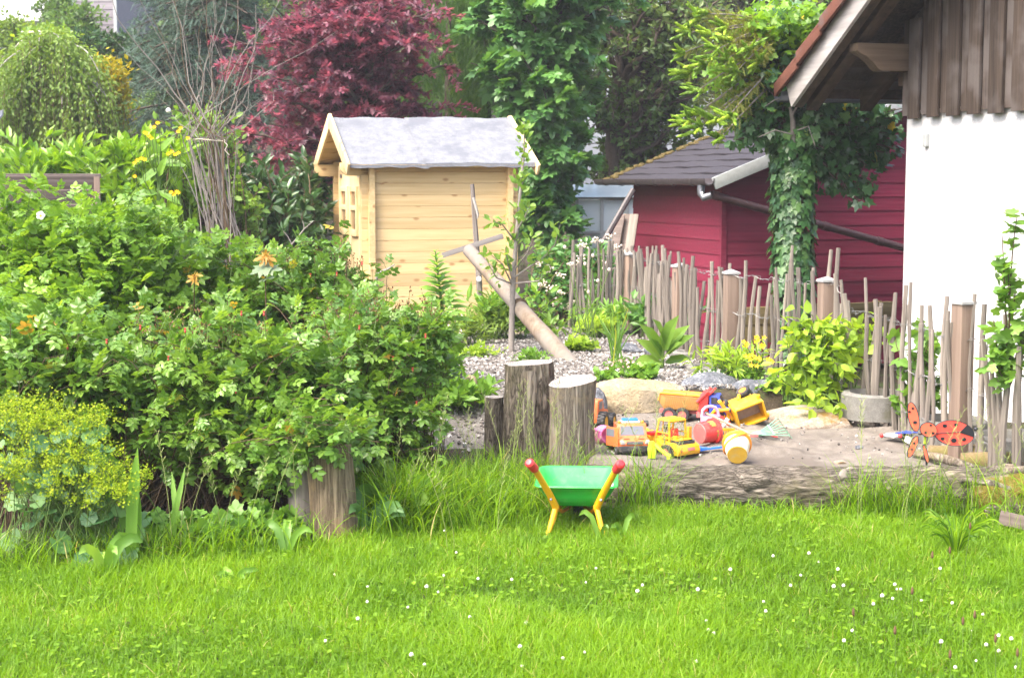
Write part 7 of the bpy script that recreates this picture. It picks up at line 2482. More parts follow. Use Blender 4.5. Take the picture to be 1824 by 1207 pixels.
ir = thing('iris', 'iris plant with one tall upright strap leaf before the roses', 'plant', (P(235, 1000, 6.0).x, 6.0, 0.0))
for k, (pts, w) in enumerate((([(232, 1000, 6.0), (236, 900, 6.0), (245, 797, 6.0)], 0.045), ([(238, 995, 6.02), (246, 930, 6.02), (243, 850, 6.02)], 0.03), ([(180, 985, 6.15), (188, 920, 6.15), (195, 860, 6.15)], 0.035), ([(205, 985, 6.1), (225, 900, 6.1), (215, 830, 6.15), (180, 800, 6.15)], 0.03),
                              ([(300, 960, 6.25), (315, 900, 6.25), (330, 830, 6.3)], 0.022), ([(310, 960, 6.25), (312, 900, 6.25), (306, 840, 6.3)], 0.022))):
    strap('leaf', ir, ir.location, [P(*p) for p in pts], w, L['herb'], 0.35, 0.45 + 0.1 * (k % 3))

# orange maple seedling, pale leaf, second orange tuft
ms = thing('maple_seedling', 'small maple seedling with orange young leaves above pale leaves', 'plant', ground_at(480, 8.0))
b0 = np.array(ms.location)
stem = np.array([[tuple(P(470, 640, 7.95)), tuple(P(474, 560, 7.92)), tuple(P(472, 452, 7.9))]])
stem[0, 0] = b0
tube_obj('stem', stem, 0.006, 0.003, M['stem_brown'], ms, b0, 5)
for k, (px, py, s_, mt, x_, n_) in enumerate(((470, 456, 0.055, 'orangeleaf', (-0.6, -0.3, -0.25), (0.1, -0.55, 0.8)), (474, 456, 0.06, 'orangeleaf', (0.75, -0.3, -0.3), (0, -0.55, 0.8)), (473, 454, 0.045, 'orangeleaf', (0.1, -0.5, 0.4), (0, -0.8, 0.5)), (478, 462, 0.045, 'orangeleaf', (0.6, -0.4, -0.8), (0.3, -0.7, 0.4)), (470, 462, 0.04, 'orangeleaf', (-0.4, -0.5, -0.7), (0, -0.8, 0.4)),
                                              (472, 475, 0.085, 'paleleaf', (-0.8, -0.2, -0.3), (0, -0.5, 0.85)), (476, 478, 0.075, 'paleleaf', (0.8, -0.2, 0.0), (0, -0.5, 0.85)), (474, 495, 0.065, 'paleleaf', (0.5, -0.6, 0.1), (0, -0.4, 0.9)))):
    leaf_objects('leaf', T_MAPLE if mt == 'orangeleaf' else T_SYC, 'm' + mt, np.array([tuple(P(px, py, 7.88))]), np.array([x_]), np.array([n_], float), s_, np.array([0.3 + 0.1 * (k % 5)]), L[mt], ms, b0)
ms2 = thing('maple_seedling', 'low seedling with yellow orange leaves among the roses left of the tall seedling', 'plant', ground_at(345, 7.6))
b0 = np.array(ms2.location)
tube_obj('stem', np.array([[b0, tuple(P(346, 560, 7.3)), tuple(P(346, 490, 7.15))]]), 0.005, 0.002, M['stem_brown'], ms2, b0, 5)
for k in range(5):
    leaf_objects('leaf', T_MAPLE, 'morangeleaf', np.array([tuple(P(346 + random.uniform(-4, 4), 490 + k * 2, 7.12))]), np.array([(math.cos(k * 1.3), -0.4, 0.5 * math.sin(k * 1.3))]), np.array([(0, -0.6, 0.8)]), 0.036, np.array([0.9]), L['orangeleaf'], ms2, b0)

# tall weeds with yellow hawkweed flowers
def flower_head(b, p, r, petals=9, mi=0):
    vs, fs = [p], []
    for k in range(petals * 2):
        a = math.pi * k / petals
        rr = r if k % 2 == 0 else r * 0.45
        vs.append(p + Vector((rr * math.cos(a), -0.35 * r + rr * math.sin(a) * 0.45, rr * math.sin(a) * 0.8)))
    for k in range(petals * 2):
        fs.append((0, 1 + k, 1 + (k + 1) % (petals * 2)))
    b.add(vs, fs, mi)
w1 = thing('hawkweed', 'tall thick stemmed weed with yellow flower heads before the twig bundle', 'plant', ground_at(275, 8.6))
b0 = np.array(w1.location)
pts = [b0] + [tuple(P(x, y, 8.6)) for x, y in ((279, 430), (283, 350), (284, 300), (288, 262))]
MB().tube([Vector(p) - Vector(b0) for p in pts], [0.016, 0.014, 0.012, 0.009, 0.006], 8).build('stem', M['stem_green'], w1)
MB().tube([Vector(p) - Vector(b0) for p in ([b0] + [tuple(P(x, y, 8.65)) for x, y in ((292, 430), (294, 370), (300, 300))])], [0.01, 0.01, 0.008, 0.005], 8).build('stem', M['stem_brown'], w1)
for k, (px, py, dx, dz, s_) in enumerate(((283, 300, -0.7, -0.5, 0.14), (284, 290, 0.9, 0.0, 0.16), (282, 340, 0.8, -0.35, 0.15), (281, 345, -0.8, 0.1, 0.13), (286, 270, 0.5, 0.6, 0.12), (285, 275, -0.4, 0.8, 0.12), (280, 395, 0.9, -0.2, 0.14), (280, 400, -0.9, -0.2, 0.13), (283, 315, 0.2, 0.5, 0.13))):
    leaf_objects('leaf', T_LAUREL, 'weed', np.array([tuple(P(px, py, 8.58))]), np.array([(dx, -0.25, dz)]), np.array([(0.1, -0.7, 0.7)]), s_, np.array([0.3 + 0.05 * k]), L['herb'], w1, b0)
hd_ = [(281, 219), (275, 226), (322, 228), (318, 234), (335, 246), (266, 242), (262, 238), (258, 236), (270, 246), (300, 274), (306, 270), (312, 275), (318, 272), (245, 285), (252, 282), (258, 284), (240, 290), (305, 342), (310, 346), (315, 341), (318, 343), (240, 314)]
b = MB()
s2 = MB()
for px, py in hd_:
    p = P(px, py, 8.5) - w1.location
    b = MB()
    flower_head(b, p, 0.015, 8)
    b.build('flower_head', M['yellow_petal'], w1, smooth=0)
    s2.tube([p + Vector((0, 0.01, 0)), p + Vector((0.01 * random.uniform(-1, 1), 0.04, -0.12)), P(284, min(py + 90, 420), 8.6) - w1.location], [0.002, 0.002, 0.003], 4)
s2.build('flower_stalks', M['stem_green'], w1)
MB().sph(P(300, 197, 8.6) - w1.location, 0.014, 10, 8).build('seed_head', M['white_petal'], w1)

ml = thing('mullein', 'pale green spire shaped weed with layered leaves before the cabin wall', 'plant', ground_at(783, 9.0))
b0 = np.array(ml.location)
top, bot = P(775, 447, 9.0), P(790, 570, 9.0)
pos, X, s_ = [], [], []
for k in range(64):
    t = k / 63
    p = Vector(bot).lerp(top, t ** 0.9)
    a = k * 2.4
    pos.append(tuple(p))
    X.append((math.cos(a), math.sin(a) * 0.8 - 0.2, 0.15 + 0.5 * t))
    s_.append(0.16 * (1 - t) ** 0.9 + 0.025)
leaf_objects('leaf', T_LAUREL, 'weed2', np.array(pos), np.array(X), np.tile(np.array([0, -0.3, 0.9]), (64, 1)), np.array(s_), rng.random(64) * 0.8 + 0.2, L['herb'], ml, b0)
MB().tube([Vector((0, 0, 0)), bot - ml.location, top - ml.location], [0.012, 0.010, 0.003], 6).build('stem', M['stem_green'], ml)

# small white roses on the tall rose, violet bells
fl = thing('white_blossom', 'white wild rose blossom among the leaves at the upper left', 'flower', P(73, 384, 7.6))
b = MB()
for k in range(5):
    a = k * 1.2566
    b.sph((0.012 * math.cos(a), -0.004, 0.012 * math.sin(a)), (0.011, 0.005, 0.010), 8, 5)
b.build('petals', M['white_petal'], fl)
MB().sph((0, -0.008, 0), 0.006, 8, 6).build('centre', M['yellow_petal'], fl)
vb = thing('bellflower', 'low violet blue bellflowers at the foot of the cabin', 'flower', ground_at(660, 10.0))
b, s2 = MB(), MB()
for px, py in ((645, 573), (652, 571), (650, 578), (665, 581), (672, 588), (680, 565), (640, 579), (668, 572), (700, 590)):
    p = P(px, py, 9.6) - vb.location
    b.lathe([(0.004, 0.02), (0.011, 0.012), (0.012, -0.004), (0.019, -0.014)], 8, Matrix.Translation(p) @ Matrix.Rotation(0.5, 4, 'X'), close=False)
    s2.tube([p + Vector((0, 0, 0.02)), (p.x * 0.6, p.y * 0.4, -0.02)], 0.002, 4)
b.build('bells', M['blue_petal'], vb)
s2.build('stalks', M['stem_green'], vb)

# ---------------------------------------------------------------- sapling and the bed plants
sp_ = thing('apple_sapling', 'slender young apple tree tied to the leaning pole in the gravel', 'tree', (P(911, 612, 10.9).x, 10.9, gz(P(911, 612, 10.9).x, 10.9)))
b0 = np.array(sp_.location)
tr_pts = [b0] + [tuple(P(x, y, 10.9)) for x, y in ((912, 560), (913, 520), (916, 470), (920, 420), (925, 360), (930, 310), (934, 260), (933, 218))]
trunk_piece('trunk', np.array(tr_pts) - b0, [0.022, 0.020, 0.02, 0.016, 0.013, 0.012, 0.010, 0.007, 0.003], M['twig'], sp_, 12, 0.001, 99, 60, 4)
brs = [[(914, 510), (895, 470), (872, 452)], [(913, 500), (905, 470), (900, 440)], [(915, 495), (950, 470), (985, 448), (998, 400)], [(916, 480), (940, 450), (950, 420)], [(918, 430), (895, 400), (880, 395)], [(921, 410), (938, 380), (945, 365)], [(912, 505), (885, 495), (870, 470)], [(915, 505), (960, 500), (985, 470)]]
bp2 = np.array([[tuple(P(*p, 10.9 - 0.04 * i)) for i, p in enumerate(np.stack([np.interp(np.linspace(0, len(q) - 1, 5), range(len(q)), [a[0] for a in q]), np.interp(np.linspace(0, len(q) - 1, 5), range(len(q)), [a[1] for a in q])], 1))] for q in brs])
tube_obj('branches', bp2, 0.007, 0.002, M['twig'], sp_, b0, 5)
d1 = put_leaves(bp2, 20, 0.25, T_OV, 0.055, up=0.6, rnd=0.5, fwd=0.5, lift=0.2, jit=0.02)
main = np.array([tr_pts[2:]])
d2 = put_leaves(main, 130, 0.25, T_OV, 0.052, up=0.6, rnd=0.5, fwd=0.5, lift=0.25, jit=0.02)
dd_ = [np.concatenate([a, c]) for a, c in zip(d1, d2)]
leaf_objects('leaf', T_OV, 'apple', *dd_, L['apple'], sp_, b0)

b_ = ground_at(1030, 13.4)
root, _p = shrub('flowering_shrub', 'green shrub with washed pinkish white flower clusters between cabin and fence', 'shrub', b_, (0.35, 0.2), [ell(1020, 490, 13.4, 85, 0.3, 80), ell(1050, 540, 13.0, 60, 0.25, 50), ell(985, 540, 13.2, 50, 0.25, 50)], 180, 15, T_OV, 0.06, L['sycamore'], M['stem_brown'], r0=0.006, clump=2.2)
b = MB()
for px, py in ((1040, 437), (1060, 427), (1085, 420), (1000, 490), (1018, 470), (1035, 462), (978, 480), (965, 505), (990, 540), (1010, 548), (1022, 542), (1045, 520), (1080, 470), (1110, 448), (1050, 540), (985, 512), (1000, 520), (1098, 438), (1030, 500), (960, 470)):
    c_ = P(px, py, 12.95) - root.location
    b = MB()
    for k in range(13):
        b.sph(c_ + Vector((random.gauss(0, 0.02), random.gauss(0, 0.016), random.gauss(0, 0.016))), 0.0095, 6, 4)
    b.build('flower_cluster', M['cream_petal'], root, smooth=60)

# comfrey like plant with big leaves
cf = thing('comfrey', 'big leaved green plant in the gravel before the third fence post', 'plant', ground_at(1182, 10.0))
b0 = np.array(cf.location)
lf = [((1180, 640), (1140, 598), 0.2, 0.15), ((1180, 630), (1150, 572), 0.22, 0.15), ((1182, 625), (1196, 562), 0.2, 0.2), ((1185, 622), (1222, 575), 0.2, 0.2), ((1186, 630), (1228, 590), 0.18, 0.15), ((1180, 645), (1135, 635), 0.17, -0.05), ((1184, 645), (1230, 632), 0.16, -0.1), ((1182, 610), (1175, 565), 0.17, 0.2), ((1182, 640), (1205, 600), 0.16, 0.1), ((1180, 635), (1165, 600), 0.17, 0.1), ((1184, 660), (1212, 680), 0.12, -0.2), ((1178, 652), (1150, 668), 0.11, -0.2), ((1183, 615), (1190, 580), 0.12, 0.2)]
for k, (a, e, L0, _z) in enumerate(lf):
    pa, pe = P(*a, 9.95), P(*e, 9.82 - 0.05 * (k % 3))
    leaf_objects('leaf', T_LAUREL, 'comfrey', np.array([tuple(pa)]), np.array([tuple((pe - pa).normalized())]), np.array([(0.1 * math.sin(k * 2), -0.75, 0.7)]), max(L0 * 0.7, (pe - pa).length * 0.95), np.array([random.random() * 0.8]), L['apple'], cf, b0)
MB().tube([(0, 0, -0.02), (0, 0, 0.15), P(1183, 605, 9.95) - cf.location], [0.014, 0.011, 0.006], 7).build('stem', M['stem_green'], cf)

# raspberry like bush with yellow green leaves and the currant beside it
b_ = ground_at(1465, 8.75)
b_ = (b_[0], b_[1], 0.22)
shrub('raspberry_bush', 'yellow green raspberry bush in front of the picket fence', 'shrub', b_, (0.12, 0.08), [ell(1440, 620, 8.7, 55, 0.18, 75), ell(1500, 610, 8.7, 55, 0.18, 60), ell(1450, 690, 8.5, 60, 0.18, 40), ell(1550, 600, 8.75, 40, 0.12, 40), ell(1525, 570, 8.75, 40, 0.1, 35)], 62, 11, T_OV, 0.072, L['raspberry'], M['stem_green'], r0=0.005, t0=0.3, front=280, key='rasp', up=0.6, rnd=0.45, lift=-0.35, fwd=0.4, clump=3.5, thi=0.96, jit=0.02)
b_ = ground_at(1640, 8.2)
b_ = (b_[0], b_[1], 0.2)
shrub('currant_bush', 'small currant bush with lobed leaves between raspberry bush and ladybird', 'shrub', b_, (0.05, 0.04), [ell(1640, 640, 8.2, 48, 0.13, 75), ell(1655, 690, 8.15, 40, 0.12, 40)], 26, 7, T_CUR, 0.06, L['currant'], M['stem_brown'], r0=0.004, t0=0.25, front=150, key='cur', up=0.5, rnd=0.5, lift=-0.2, fwd=0.3, jit=0.02, accent=0.02)
b_ = P(1782, 830, 7.2)
root = thing('standard_currant', 'currant standard with lobed leaves on a bare stake at the right edge', 'shrub', (b_.x, 7.2, gz(b_.x, 7.2)))
b0 = np.array(root.location)
MB().tube([(0, 0, -0.05)] + [P(x, y, 7.2) - root.location for x, y in ((1787, 760), (1794, 690), (1800, 660))], [0.018, 0.017, 0.015, 0.013], 8).build('stake', M['picket'], root)
cb_ = np.array([[tuple(P(1797, 690, 7.2)), tuple(P(*m, 7.18)), tuple(P(*e, 7.15))] for m, e in (((1800, 600), (1808, 520)), ((1810, 620), (1835, 560)), ((1800, 560), (1795, 470)), ((1790, 520), (1785, 420)), ((1795, 470), (1812, 385)), ((1775, 640), (1770, 570)), ((1815, 640), (1850, 600)), ((1780, 660), (1768, 640)))])
cb2 = np.concatenate([bez(cb_[:, 0], cb_[:, 1], cb_[:, 2], 7)])
tube_obj('branches', cb2, 0.006, 0.002, M['stem_brown'], root, b0, 5)
d_ = put_leaves(cb2, 26, 0.2, T_CUR, 0.046, up=0.5, rnd=0.5, lift=-0.1, fwd=0.3, jit=0.025)
leaf_objects('leaf', T_CUR, 'cur', *d_, L['currant'], root, b0)

# yellow loosestrife
lo_ = thing('loosestrife', 'upright plant with yellow star flowers left of the raspberry bush', 'plant', ground_at(1345, 9.3))
b0 = np.array(lo_.location)
b, s2 = MB(), MB()
pos, X = [], []
for k, (px, py) in enumerate(((1328, 612), (1345, 605), (1360, 610), (1372, 640), (1335, 640), (1352, 640), (1322, 660), (1318, 640))):
    top = P(px, py, 9.2) - lo_.location
    bs_ = Vector((random.gauss(0, 0.03), random.gauss(0, 0.03), 0))
    s2.tube([bs_, bs_.lerp(top, 0.6) + Vector((0.01, 0, 0.02)), top], [0.004, 0.003, 0.002], 5)
    if k < 6:
        for j in range(4):
            b = MB()
            flower_head(b, top + Vector((random.gauss(0, 0.012), -0.01, random.gauss(0, 0.02))), 0.019, 5)
            b.build('flower', M['yellow_petal'], lo_, smooth=0)
    for j in range(9):
        t = 0.1 + 0.85 * j / 8
        a = j * 2.1
        pos.append(tuple(bs_.lerp(top, t) + lo_.location))
        X.append((math.cos(a), math.sin(a) * 0.7 - 0.2, 0.3))
s2.build('stems', M['stem_green'], lo_)
leaf_objects('leaf', T_LAUREL, 'loose', np.array(pos), np.array(X), np.tile(np.array([0, -0.3, 0.9]), (len(pos), 1)), 0.036 * rng.uniform(0.7, 1.2, len(pos)), rng.random(len(pos)), L['herb'], lo_, b0)

# allium / chives: thin upright stalks
al = thing('chive_clump', 'thin tall green stalks rising from the gravel between sapling and comfrey', 'plant', ground_at(1098, 10.2))
b0 = np.array(al.location)
for k in range(26):
    a = random.gauss(0, 1)
    strap('leaf', al, b0, [Vector(b0) + Vector((random.gauss(0, 0.02), random.gauss(0, 0.02), 0)), Vector(b0) + Vector((a * 0.03, random.gauss(0, 0.03), 0.2)), Vector(b0) + Vector((a * 0.075, random.gauss(0, 0.05), random.uniform(0.24, 0.46)))], 0.008, L['currant'], 0.4, random.random(), 9)
al2 = thing('chive_clump', 'very tall thin stalks with small heads before the fence end', 'plant', ground_at(1050, 11.2))
b0 = Vector(al2.location)
for px, top in ((1042, 470), (1056, 455), (1065, 500), (1073, 430), (1048, 520), (1006, 440), (1020, 470), (1085, 480)):
    tp2 = P(px, top, 11.2)
    m_ = b0.lerp(tp2, 0.5) + Vector((random.gauss(0, 0.02), 0, 0))
    o = MB().tube([Vector((random.gauss(0, 0.03), 0, 0)), m_ - b0, tp2 - b0], [0.005, 0.004, 0.0025], 5).build('stalk', M['stem_green'], al2)
    MB().sph(tp2 - b0, (0.012, 0.012, 0.015), 8, 6).build('flower_head', M['cream_petal'], o)

# low perennials on the gravel, each its own plant
def tuft(label, px, py, Y, n, size, mt, tp, hgt=0.5, flowers=None, cat='plant', name='perennial', spread=0.6):
    q = P(px, py, Y)
    b0 = np.array((q.x, Y, gz(q.x, Y)))
    root = thing(name, label, cat, b0, group='low plants on the gravel')
    a = b0 + rng.normal(size=(n, 3)) * np.array([size * 0.3, size * 0.2, 0])
    d = norm(np.stack([rng.normal(size=n) * spread, rng.normal(size=n) * spread, np.full(n, hgt) + rng.random(n) * 0.5], 1))
    e = a + d * size * rng.uniform(0.6, 1.1, n)[:, None]
    st = bez(a, (a + e) / 2 + np.array([0, 0, size * 0.2]), e, 5)
    tube_obj('stems', st, 0.003, 0.0015, M['stem_green'], root, b0, 4, True)
    dat = put_leaves(st, 8, 0.2, tp, size * 0.32, up=0.8, rnd=0.5, fwd=0.5, lift=0.2)
    leaf_cloud('foliage', tp, *dat, L[mt], root, b0)
    if flowers:
        b = MB()
        for k in range(flowers[1]):
            flower_head(b, Vector(e[k % n]) - Vector(b0) + Vector((0, -0.01, 0.01)), flowers[2], 5)
        stuff(b.build('flowers', M[flowers[0]], root, smooth=0))
    return root
tuft('fresh green tuft on the gravel right of the leaning pole foot', 1026, 612, 10.9, 30, 0.11, 'raspberry', T_CUR)
tuft('small geum like plant behind the sandstone block on its left', 1080, 678, 9.3, 26, 0.085, 'herb', T_CUR)
tuft('leafy geum plant behind the middle of the sandstone block', 1150, 668, 9.4, 34, 0.10, 'herb', T_CUR)
tuft('creeping pink flowered phlox under the comfrey', 1130, 650, 9.7, 30, 0.09, 'currant', T_SM, 0.3, ('pink_petal', 22, 0.012))
tuft('pink flowers scattered left of the comfrey foot', 1100, 640, 9.9, 22, 0.08, 'currant', T_SM, 0.3, ('pink_petal', 14, 0.012))
tuft('white petalled low plant before the dark rock', 1275, 672, 9.35, 20, 0.075, 'sycamore', T_SM, 0.25, ('white_petal', 7, 0.014))
tuft('flat leafy rosette behind the dark rock', 1335, 682, 9.3, 28, 0.10, 'herb', T_OV, 0.2)
tuft('low herb between the sapling and the tall stump', 948, 640, 10.2, 30, 0.11, 'herb', T_SM, 0.4)
tuft('rosette on the gravel above the low narrow stump', 850, 678, 8.9, 26, 0.10, 'herb', T_OV, 0.25)
tuft('yellowish sedum patch at the left of the gravel', 850, 612, 10.6, 30, 0.12, 'raspberry', T_SM, 0.3)
tuft('grassy herb at the foot of the wooden cross', 875, 575, 11.8, 60, 0.28, 'birch', T_LONG, 0.9)
tuft('pale seed head weed left of the wooden cross', 835, 560, 11.4, 44, 0.22, 'birch', T_LONG, 0.9, ('cream_petal', 16, 0.014))
tuft('tall feathery weed right of the cross', 885, 545, 11.9, 50, 0.36, 'herb', T_LONG, 1.2, spread=0.3)
tuft('large leaved dock plant before the cabin corner', 965, 575, 11.9, 22, 0.24, 'apple', T_LAUREL, 0.4)
tuft('golden grass tuft behind the grey stones', 1062, 585, 11.8, 44, 0.2, 'raspberry', T_LONG, 0.8)
tuft('green grass tuft at the foot of the far fence post', 1085, 575, 12.2, 60, 0.26, 'herb', T_LONG, 0.9)
tuft('leafy weeds between mullein and rose bush', 760, 580, 8.9, 60, 0.28, 'herb', T_OV, 0.8)
tuft('yellow flowered weeds before the cabin wall', 720, 530, 9.2, 40, 0.34, 'birch', T_SM, 1.1, ('yellow_petal', 5, 0.014))
tuft('spreading weed at the gravel edge right of the rose bush', 815, 640, 8.6, 50, 0.2, 'herb', T_SM, 0.6)
tuft('strap leaved plant left of the loosestrife', 1300, 655, 9.4, 44, 0.22, 'raspberry', T_LONG, 0.7)
tuft('leafy weeds on the soil between tipped loader and raspberry bush', 1400, 700, 9.0, 44, 0.12, 'herb', T_SM, 0.4)
tuft('low herbs under the raspberry bush behind the mossy rock', 1440, 715, 8.95, 40, 0.12, 'currant', T_CUR, 0.4)
tuft('weeds along the foot of the white wall', 1700, 745, 9.6, 50, 0.2, 'sycamore', T_SM, 0.6)
tuft('dull green groundcover along the shed side of the fence', 1180, 590, 12.0, 60, 0.3, 'sycamore', T_SM, 0.5)
# ---------------------------------------------------------------- lawn and long grass
def blade_tpl(n=4):
    v, t = [], []
    for k in range(n):
        s_ = k / n
        w = 1.0 - 0.75 * s_ ** 1.6
        v += [(s_, w, 0.0), (s_, -w, 0.0)]
    v.append((1, 0, 0))
    for k in range(n - 1):
        a = 2 * k
        t += [(a, a + 1, a + 3), (a, a + 3, a + 2)]
    t.append((2 * n - 2, 2 * n - 1, 2 * n))
    return np.array(v, float), np.array(t)


def grass(name, pos, h, w, bend, tint, mat, seg=3, az=None):
    """arching blades: root positions (N,3), heights, widths, how far the tip leans over"""
    n = len(pos)
    v, t = blade_tpl(seg)
    az = rng.random(n) * 2 * np.pi if az is None else az
    d = np.stack([np.cos(az), np.sin(az), 0 * az], 1)
    fa = az + np.pi / 2 + rng.normal(size=n) * 0.5
    sd = np.stack([np.cos(fa), np.sin(fa), 0 * fa], 1)
    s_ = v[:, 0][None, :, None]
    up = np.array([0, 0, 1.0])
    V = pos[:, None] + up * (h[:, None, None] * (s_ - 0.35 * bend[:, None, None] * s_ ** 2.4)) + d[:, None] * (h * bend)[:, None, None] * s_ ** 1.9 + sd[:, None] * (w[:, None, None] * v[:, 1][None, :, None])
    T = t[None] + (np.arange(n) * len(v))[:, None, None]
    return stuff(link(name, tri_mesh(name, V.reshape(-1, 3), T.reshape(-1, 3), mat, np.repeat(tint, len(t)), False)))


def lawn_limit(x):
    """how far back the mown lawn reaches"""
    return np.interp(x, [-3, -1.35, -0.75, -0.55, 0.2, 0.35, 2.2, 2.6, 4], [5.9, 6.05, 6.3, 6.9, 7.1, 7.0, 6.86, 6.6, 6.4])


def lawn_points(n, y0=4.25, y1=7.15, xr=3.0):
    # more points where the camera sees them, thinning out beside the frame
    y = y0 + (y1 - y0) * rng.random(n)
    x = rng.uniform(-1, 1, n) * (y * 0.36 + 0.6)
    k = y < lawn_limit(x) + rng.normal(size=n) * 0.05
    x, y = x[k], y[k]
    return np.stack([x, y, H(x, y)], 1)


p = lawn_points(235000)
n = len(p)
pn = vnoise(p * np.array([1, 1, 0]), 1.6, 2) * 0.5 + 0.5
pf2 = vnoise(p * np.array([1, 1, 0]) + 9, 6.5) * 0.5 + 0.5
h = (0.022 + 0.065 * pn) * rng.uniform(0.55, 1.45, n) + np.where(rng.random(n) < 0.025, 0.06 * rng.random(n), 0)
grass('lawn_grass', p, h, 0.0017 * rng.uniform(0.7, 1.4, n), rng.uniform(0.2, 1.1, n), np.where(rng.random(n) < 0.03 * (pf2 > 0.45), 0.94 + 0.06 * rng.random(n), np.clip(0.5 * pf2 + 0.34 * pn + 0.30 * rng.random(n) - 0.10, 0, 0.93)), L['grass'], 3)

# clover carpet
T_CLO = tpl_merge([tpl_place(tpl_lobed([(180, 0.08), (110, 0.55), (60, 0.85), (25, 1.0), (0, 0.88)], 0.15), (0.05, 0, 0), a, 0.95) for a in (0, 120, 240)])
p = lawn_points(10500)
p = p[(vnoise(p * np.array([1, 1, 0]) + 4, 2.2, 2) * 0.5 + 0.5 + 0.25 * rng.random(len(p))) > 0.5]
n = len(p)
p[:, 2] += rng.uniform(0.012, 0.045, n)
V, T, ti = scatter(T_CLO, p, rdir(n) * np.array([1, 1, 0.1]), norm(np.array([0, 0, 1.0]) + rdir(n) * 0.55), rng.uniform(0.006, 0.0115, n), rng.random(n))
stuff(link('clover_leaves', tri_mesh('clover_leaves', V, T, L['clover'], ti, False)))

# tall grass along log, stumps, roses
def band(n, pts, spread):
    pts = np.array(pts, float)
    s = np.linalg.norm(np.diff(pts, axis=0), axis=1)
    ar = np.concatenate([[0], np.cumsum(s)])
    u = rng.random(n) * ar[-1]
    x, y = np.interp(u, ar, pts[:, 0]), np.interp(u, ar, pts[:, 1])
    x, y = x + rng.normal(size=n) * spread[0], y + rng.normal(size=n) * spread[1]
    return np.stack([x, y, H(x, y)], 1)
sets = [
    (band(1700, [(0.15, 7.0), (0.6, 6.98), (1.2, 6.95), (1.7, 6.88), (2.3, 6.7), (2.8, 6.5)], (0.06, 0.05)), (0.035, 0.11), 0.0022),
    (band(500, [(1.55, 6.98), (1.85, 6.93), (2.0, 6.9)], (0.10, 0.05)), (0.15, 0.36), 0.002),
    (band(4200, [(-0.65, 6.8), (-0.38, 7.1), (-0.2, 7.3), (-0.12, 7.45)], (0.14, 0.15)), (0.10, 0.30), 0.0028),
    (band(2600, [(-0.50, 6.66), (-0.35, 6.75), (-0.1, 6.95), (0.12, 7.1)], (0.14, 0.14)), (0.08, 0.24), 0.0025),
    (band(1500, [(-2.2, 6.0), (-1.6, 6.05), (-1.2, 6.15), (-0.85, 6.3)], (0.12, 0.08)), (0.06, 0.22), 0.0026),
    (band(400, [(-0.55, 6.62), (-0.40, 6.75)], (0.06, 0.1)), (0.2, 0.42), 0.003),
    (band(300, [(0.0, 7.42), (0.1, 7.45), (0.22, 7.4)], (0.10, 0.05)), (0.12, 0.36), 0.0018),
    (band(700, [(2.15, 6.75), (2.5, 6.6), (2.9, 6.4)], (0.1, 0.12)), (0.14, 0.4), 0.0024),
    (band(120, [(0.55, 7.02), (0.62, 7.0)], (0.05, 0.03)), (0.2, 0.42), 0.0022),
]
pos = np.concatenate([s_[0] for s_ in sets])
h = np.concatenate([rng.uniform(*s_[1], len(s_[0])) for s_ in sets])
w = np.concatenate([np.full(len(s_[0]), s_[2]) for s_ in sets]) * rng.uniform(0.6, 1.5, len(h))
n = len(h)
grass('long_grass', pos, h, w, rng.uniform(0.25, 1.15, n), np.clip(rng.random(n) * 0.8 + np.where(rng.random(n) < 0.06, 0.3, 0), 0, 1), L['grass'], 6)

# broad grass tuft at the right, dandelion leaves, plantains
def rosette(label, px, py, Y, n, ln, w, up, mt, cat='plant', name='lawn_weed', az=None):
    q = P(px, py, Y)
    z = gz(q.x, Y)
    root = thing(name, label, cat, (q.x, Y, z), group='weeds in the lawn')
    b0 = Vector((q.x, Y, z))
    for k in range(n):
        a = random.uniform(0, 6.28) if az is None else random.gauss(az, 0.6)
        l_ = ln * random.uniform(0.6, 1.1)
        u_ = up * random.uniform(0.7, 1.2)
        d = Vector((math.cos(a), math.sin(a), 0))
        strap('leaf', root, b0, [b0, b0 + d * l_ * 0.35 + Vector((0, 0, l_ * u_ * 0.75)), b0 + d * l_ * 0.75 + Vector((0, 0, l_ * u_ * 0.95)), b0 + d * l_ + Vector((0, 0, l_ * u_ * 0.8))], w * random.uniform(0.8, 1.2), L[mt], 0.4, random.random() * 0.9, 9)
    return root
rosette('broad bladed grass tuft in the lawn at the right', 1700, 1065, 6.1, 60, 0.17, 0.0055, 1.25, 'grass')
rosette('upright dandelion leaves right of the wheelbarrow leg', 1108, 958, 6.45, 4, 0.085, 0.02, 1.3, 'herb')
rosette('dandelion leaf standing before the wheelbarrow leg', 1068, 962, 6.42, 2, 0.08, 0.018, 1.5, 'herb')
rosette('dock leaves in the shade right of the edging stump', 690, 930, 6.75, 9, 0.22, 0.06, 0.9, 'herb')
rosette('broad dock leaves leaning out from the edging stump', 655, 945, 6.55, 6, 0.2, 0.05, 1.0, 'mantle')
rosette('dandelion rosette at the lawn edge before the roses', 190, 1062, 5.85, 7, 0.13, 0.035, 1.0, 'herb')
rosette('pair of upright dandelion leaves under the dark rose', 510, 1020, 6.1, 5, 0.12, 0.03, 1.4, 'herb')
rosette('plantain rosette at the lower left of the lawn', 420, 1130, 5.75, 8, 0.09, 0.02, 0.8, 'herb')
rosette('broad leaves in deep shade under the right hand rose bush', 640, 905, 6.75, 7, 0.17, 0.05, 0.9, 'mantle')
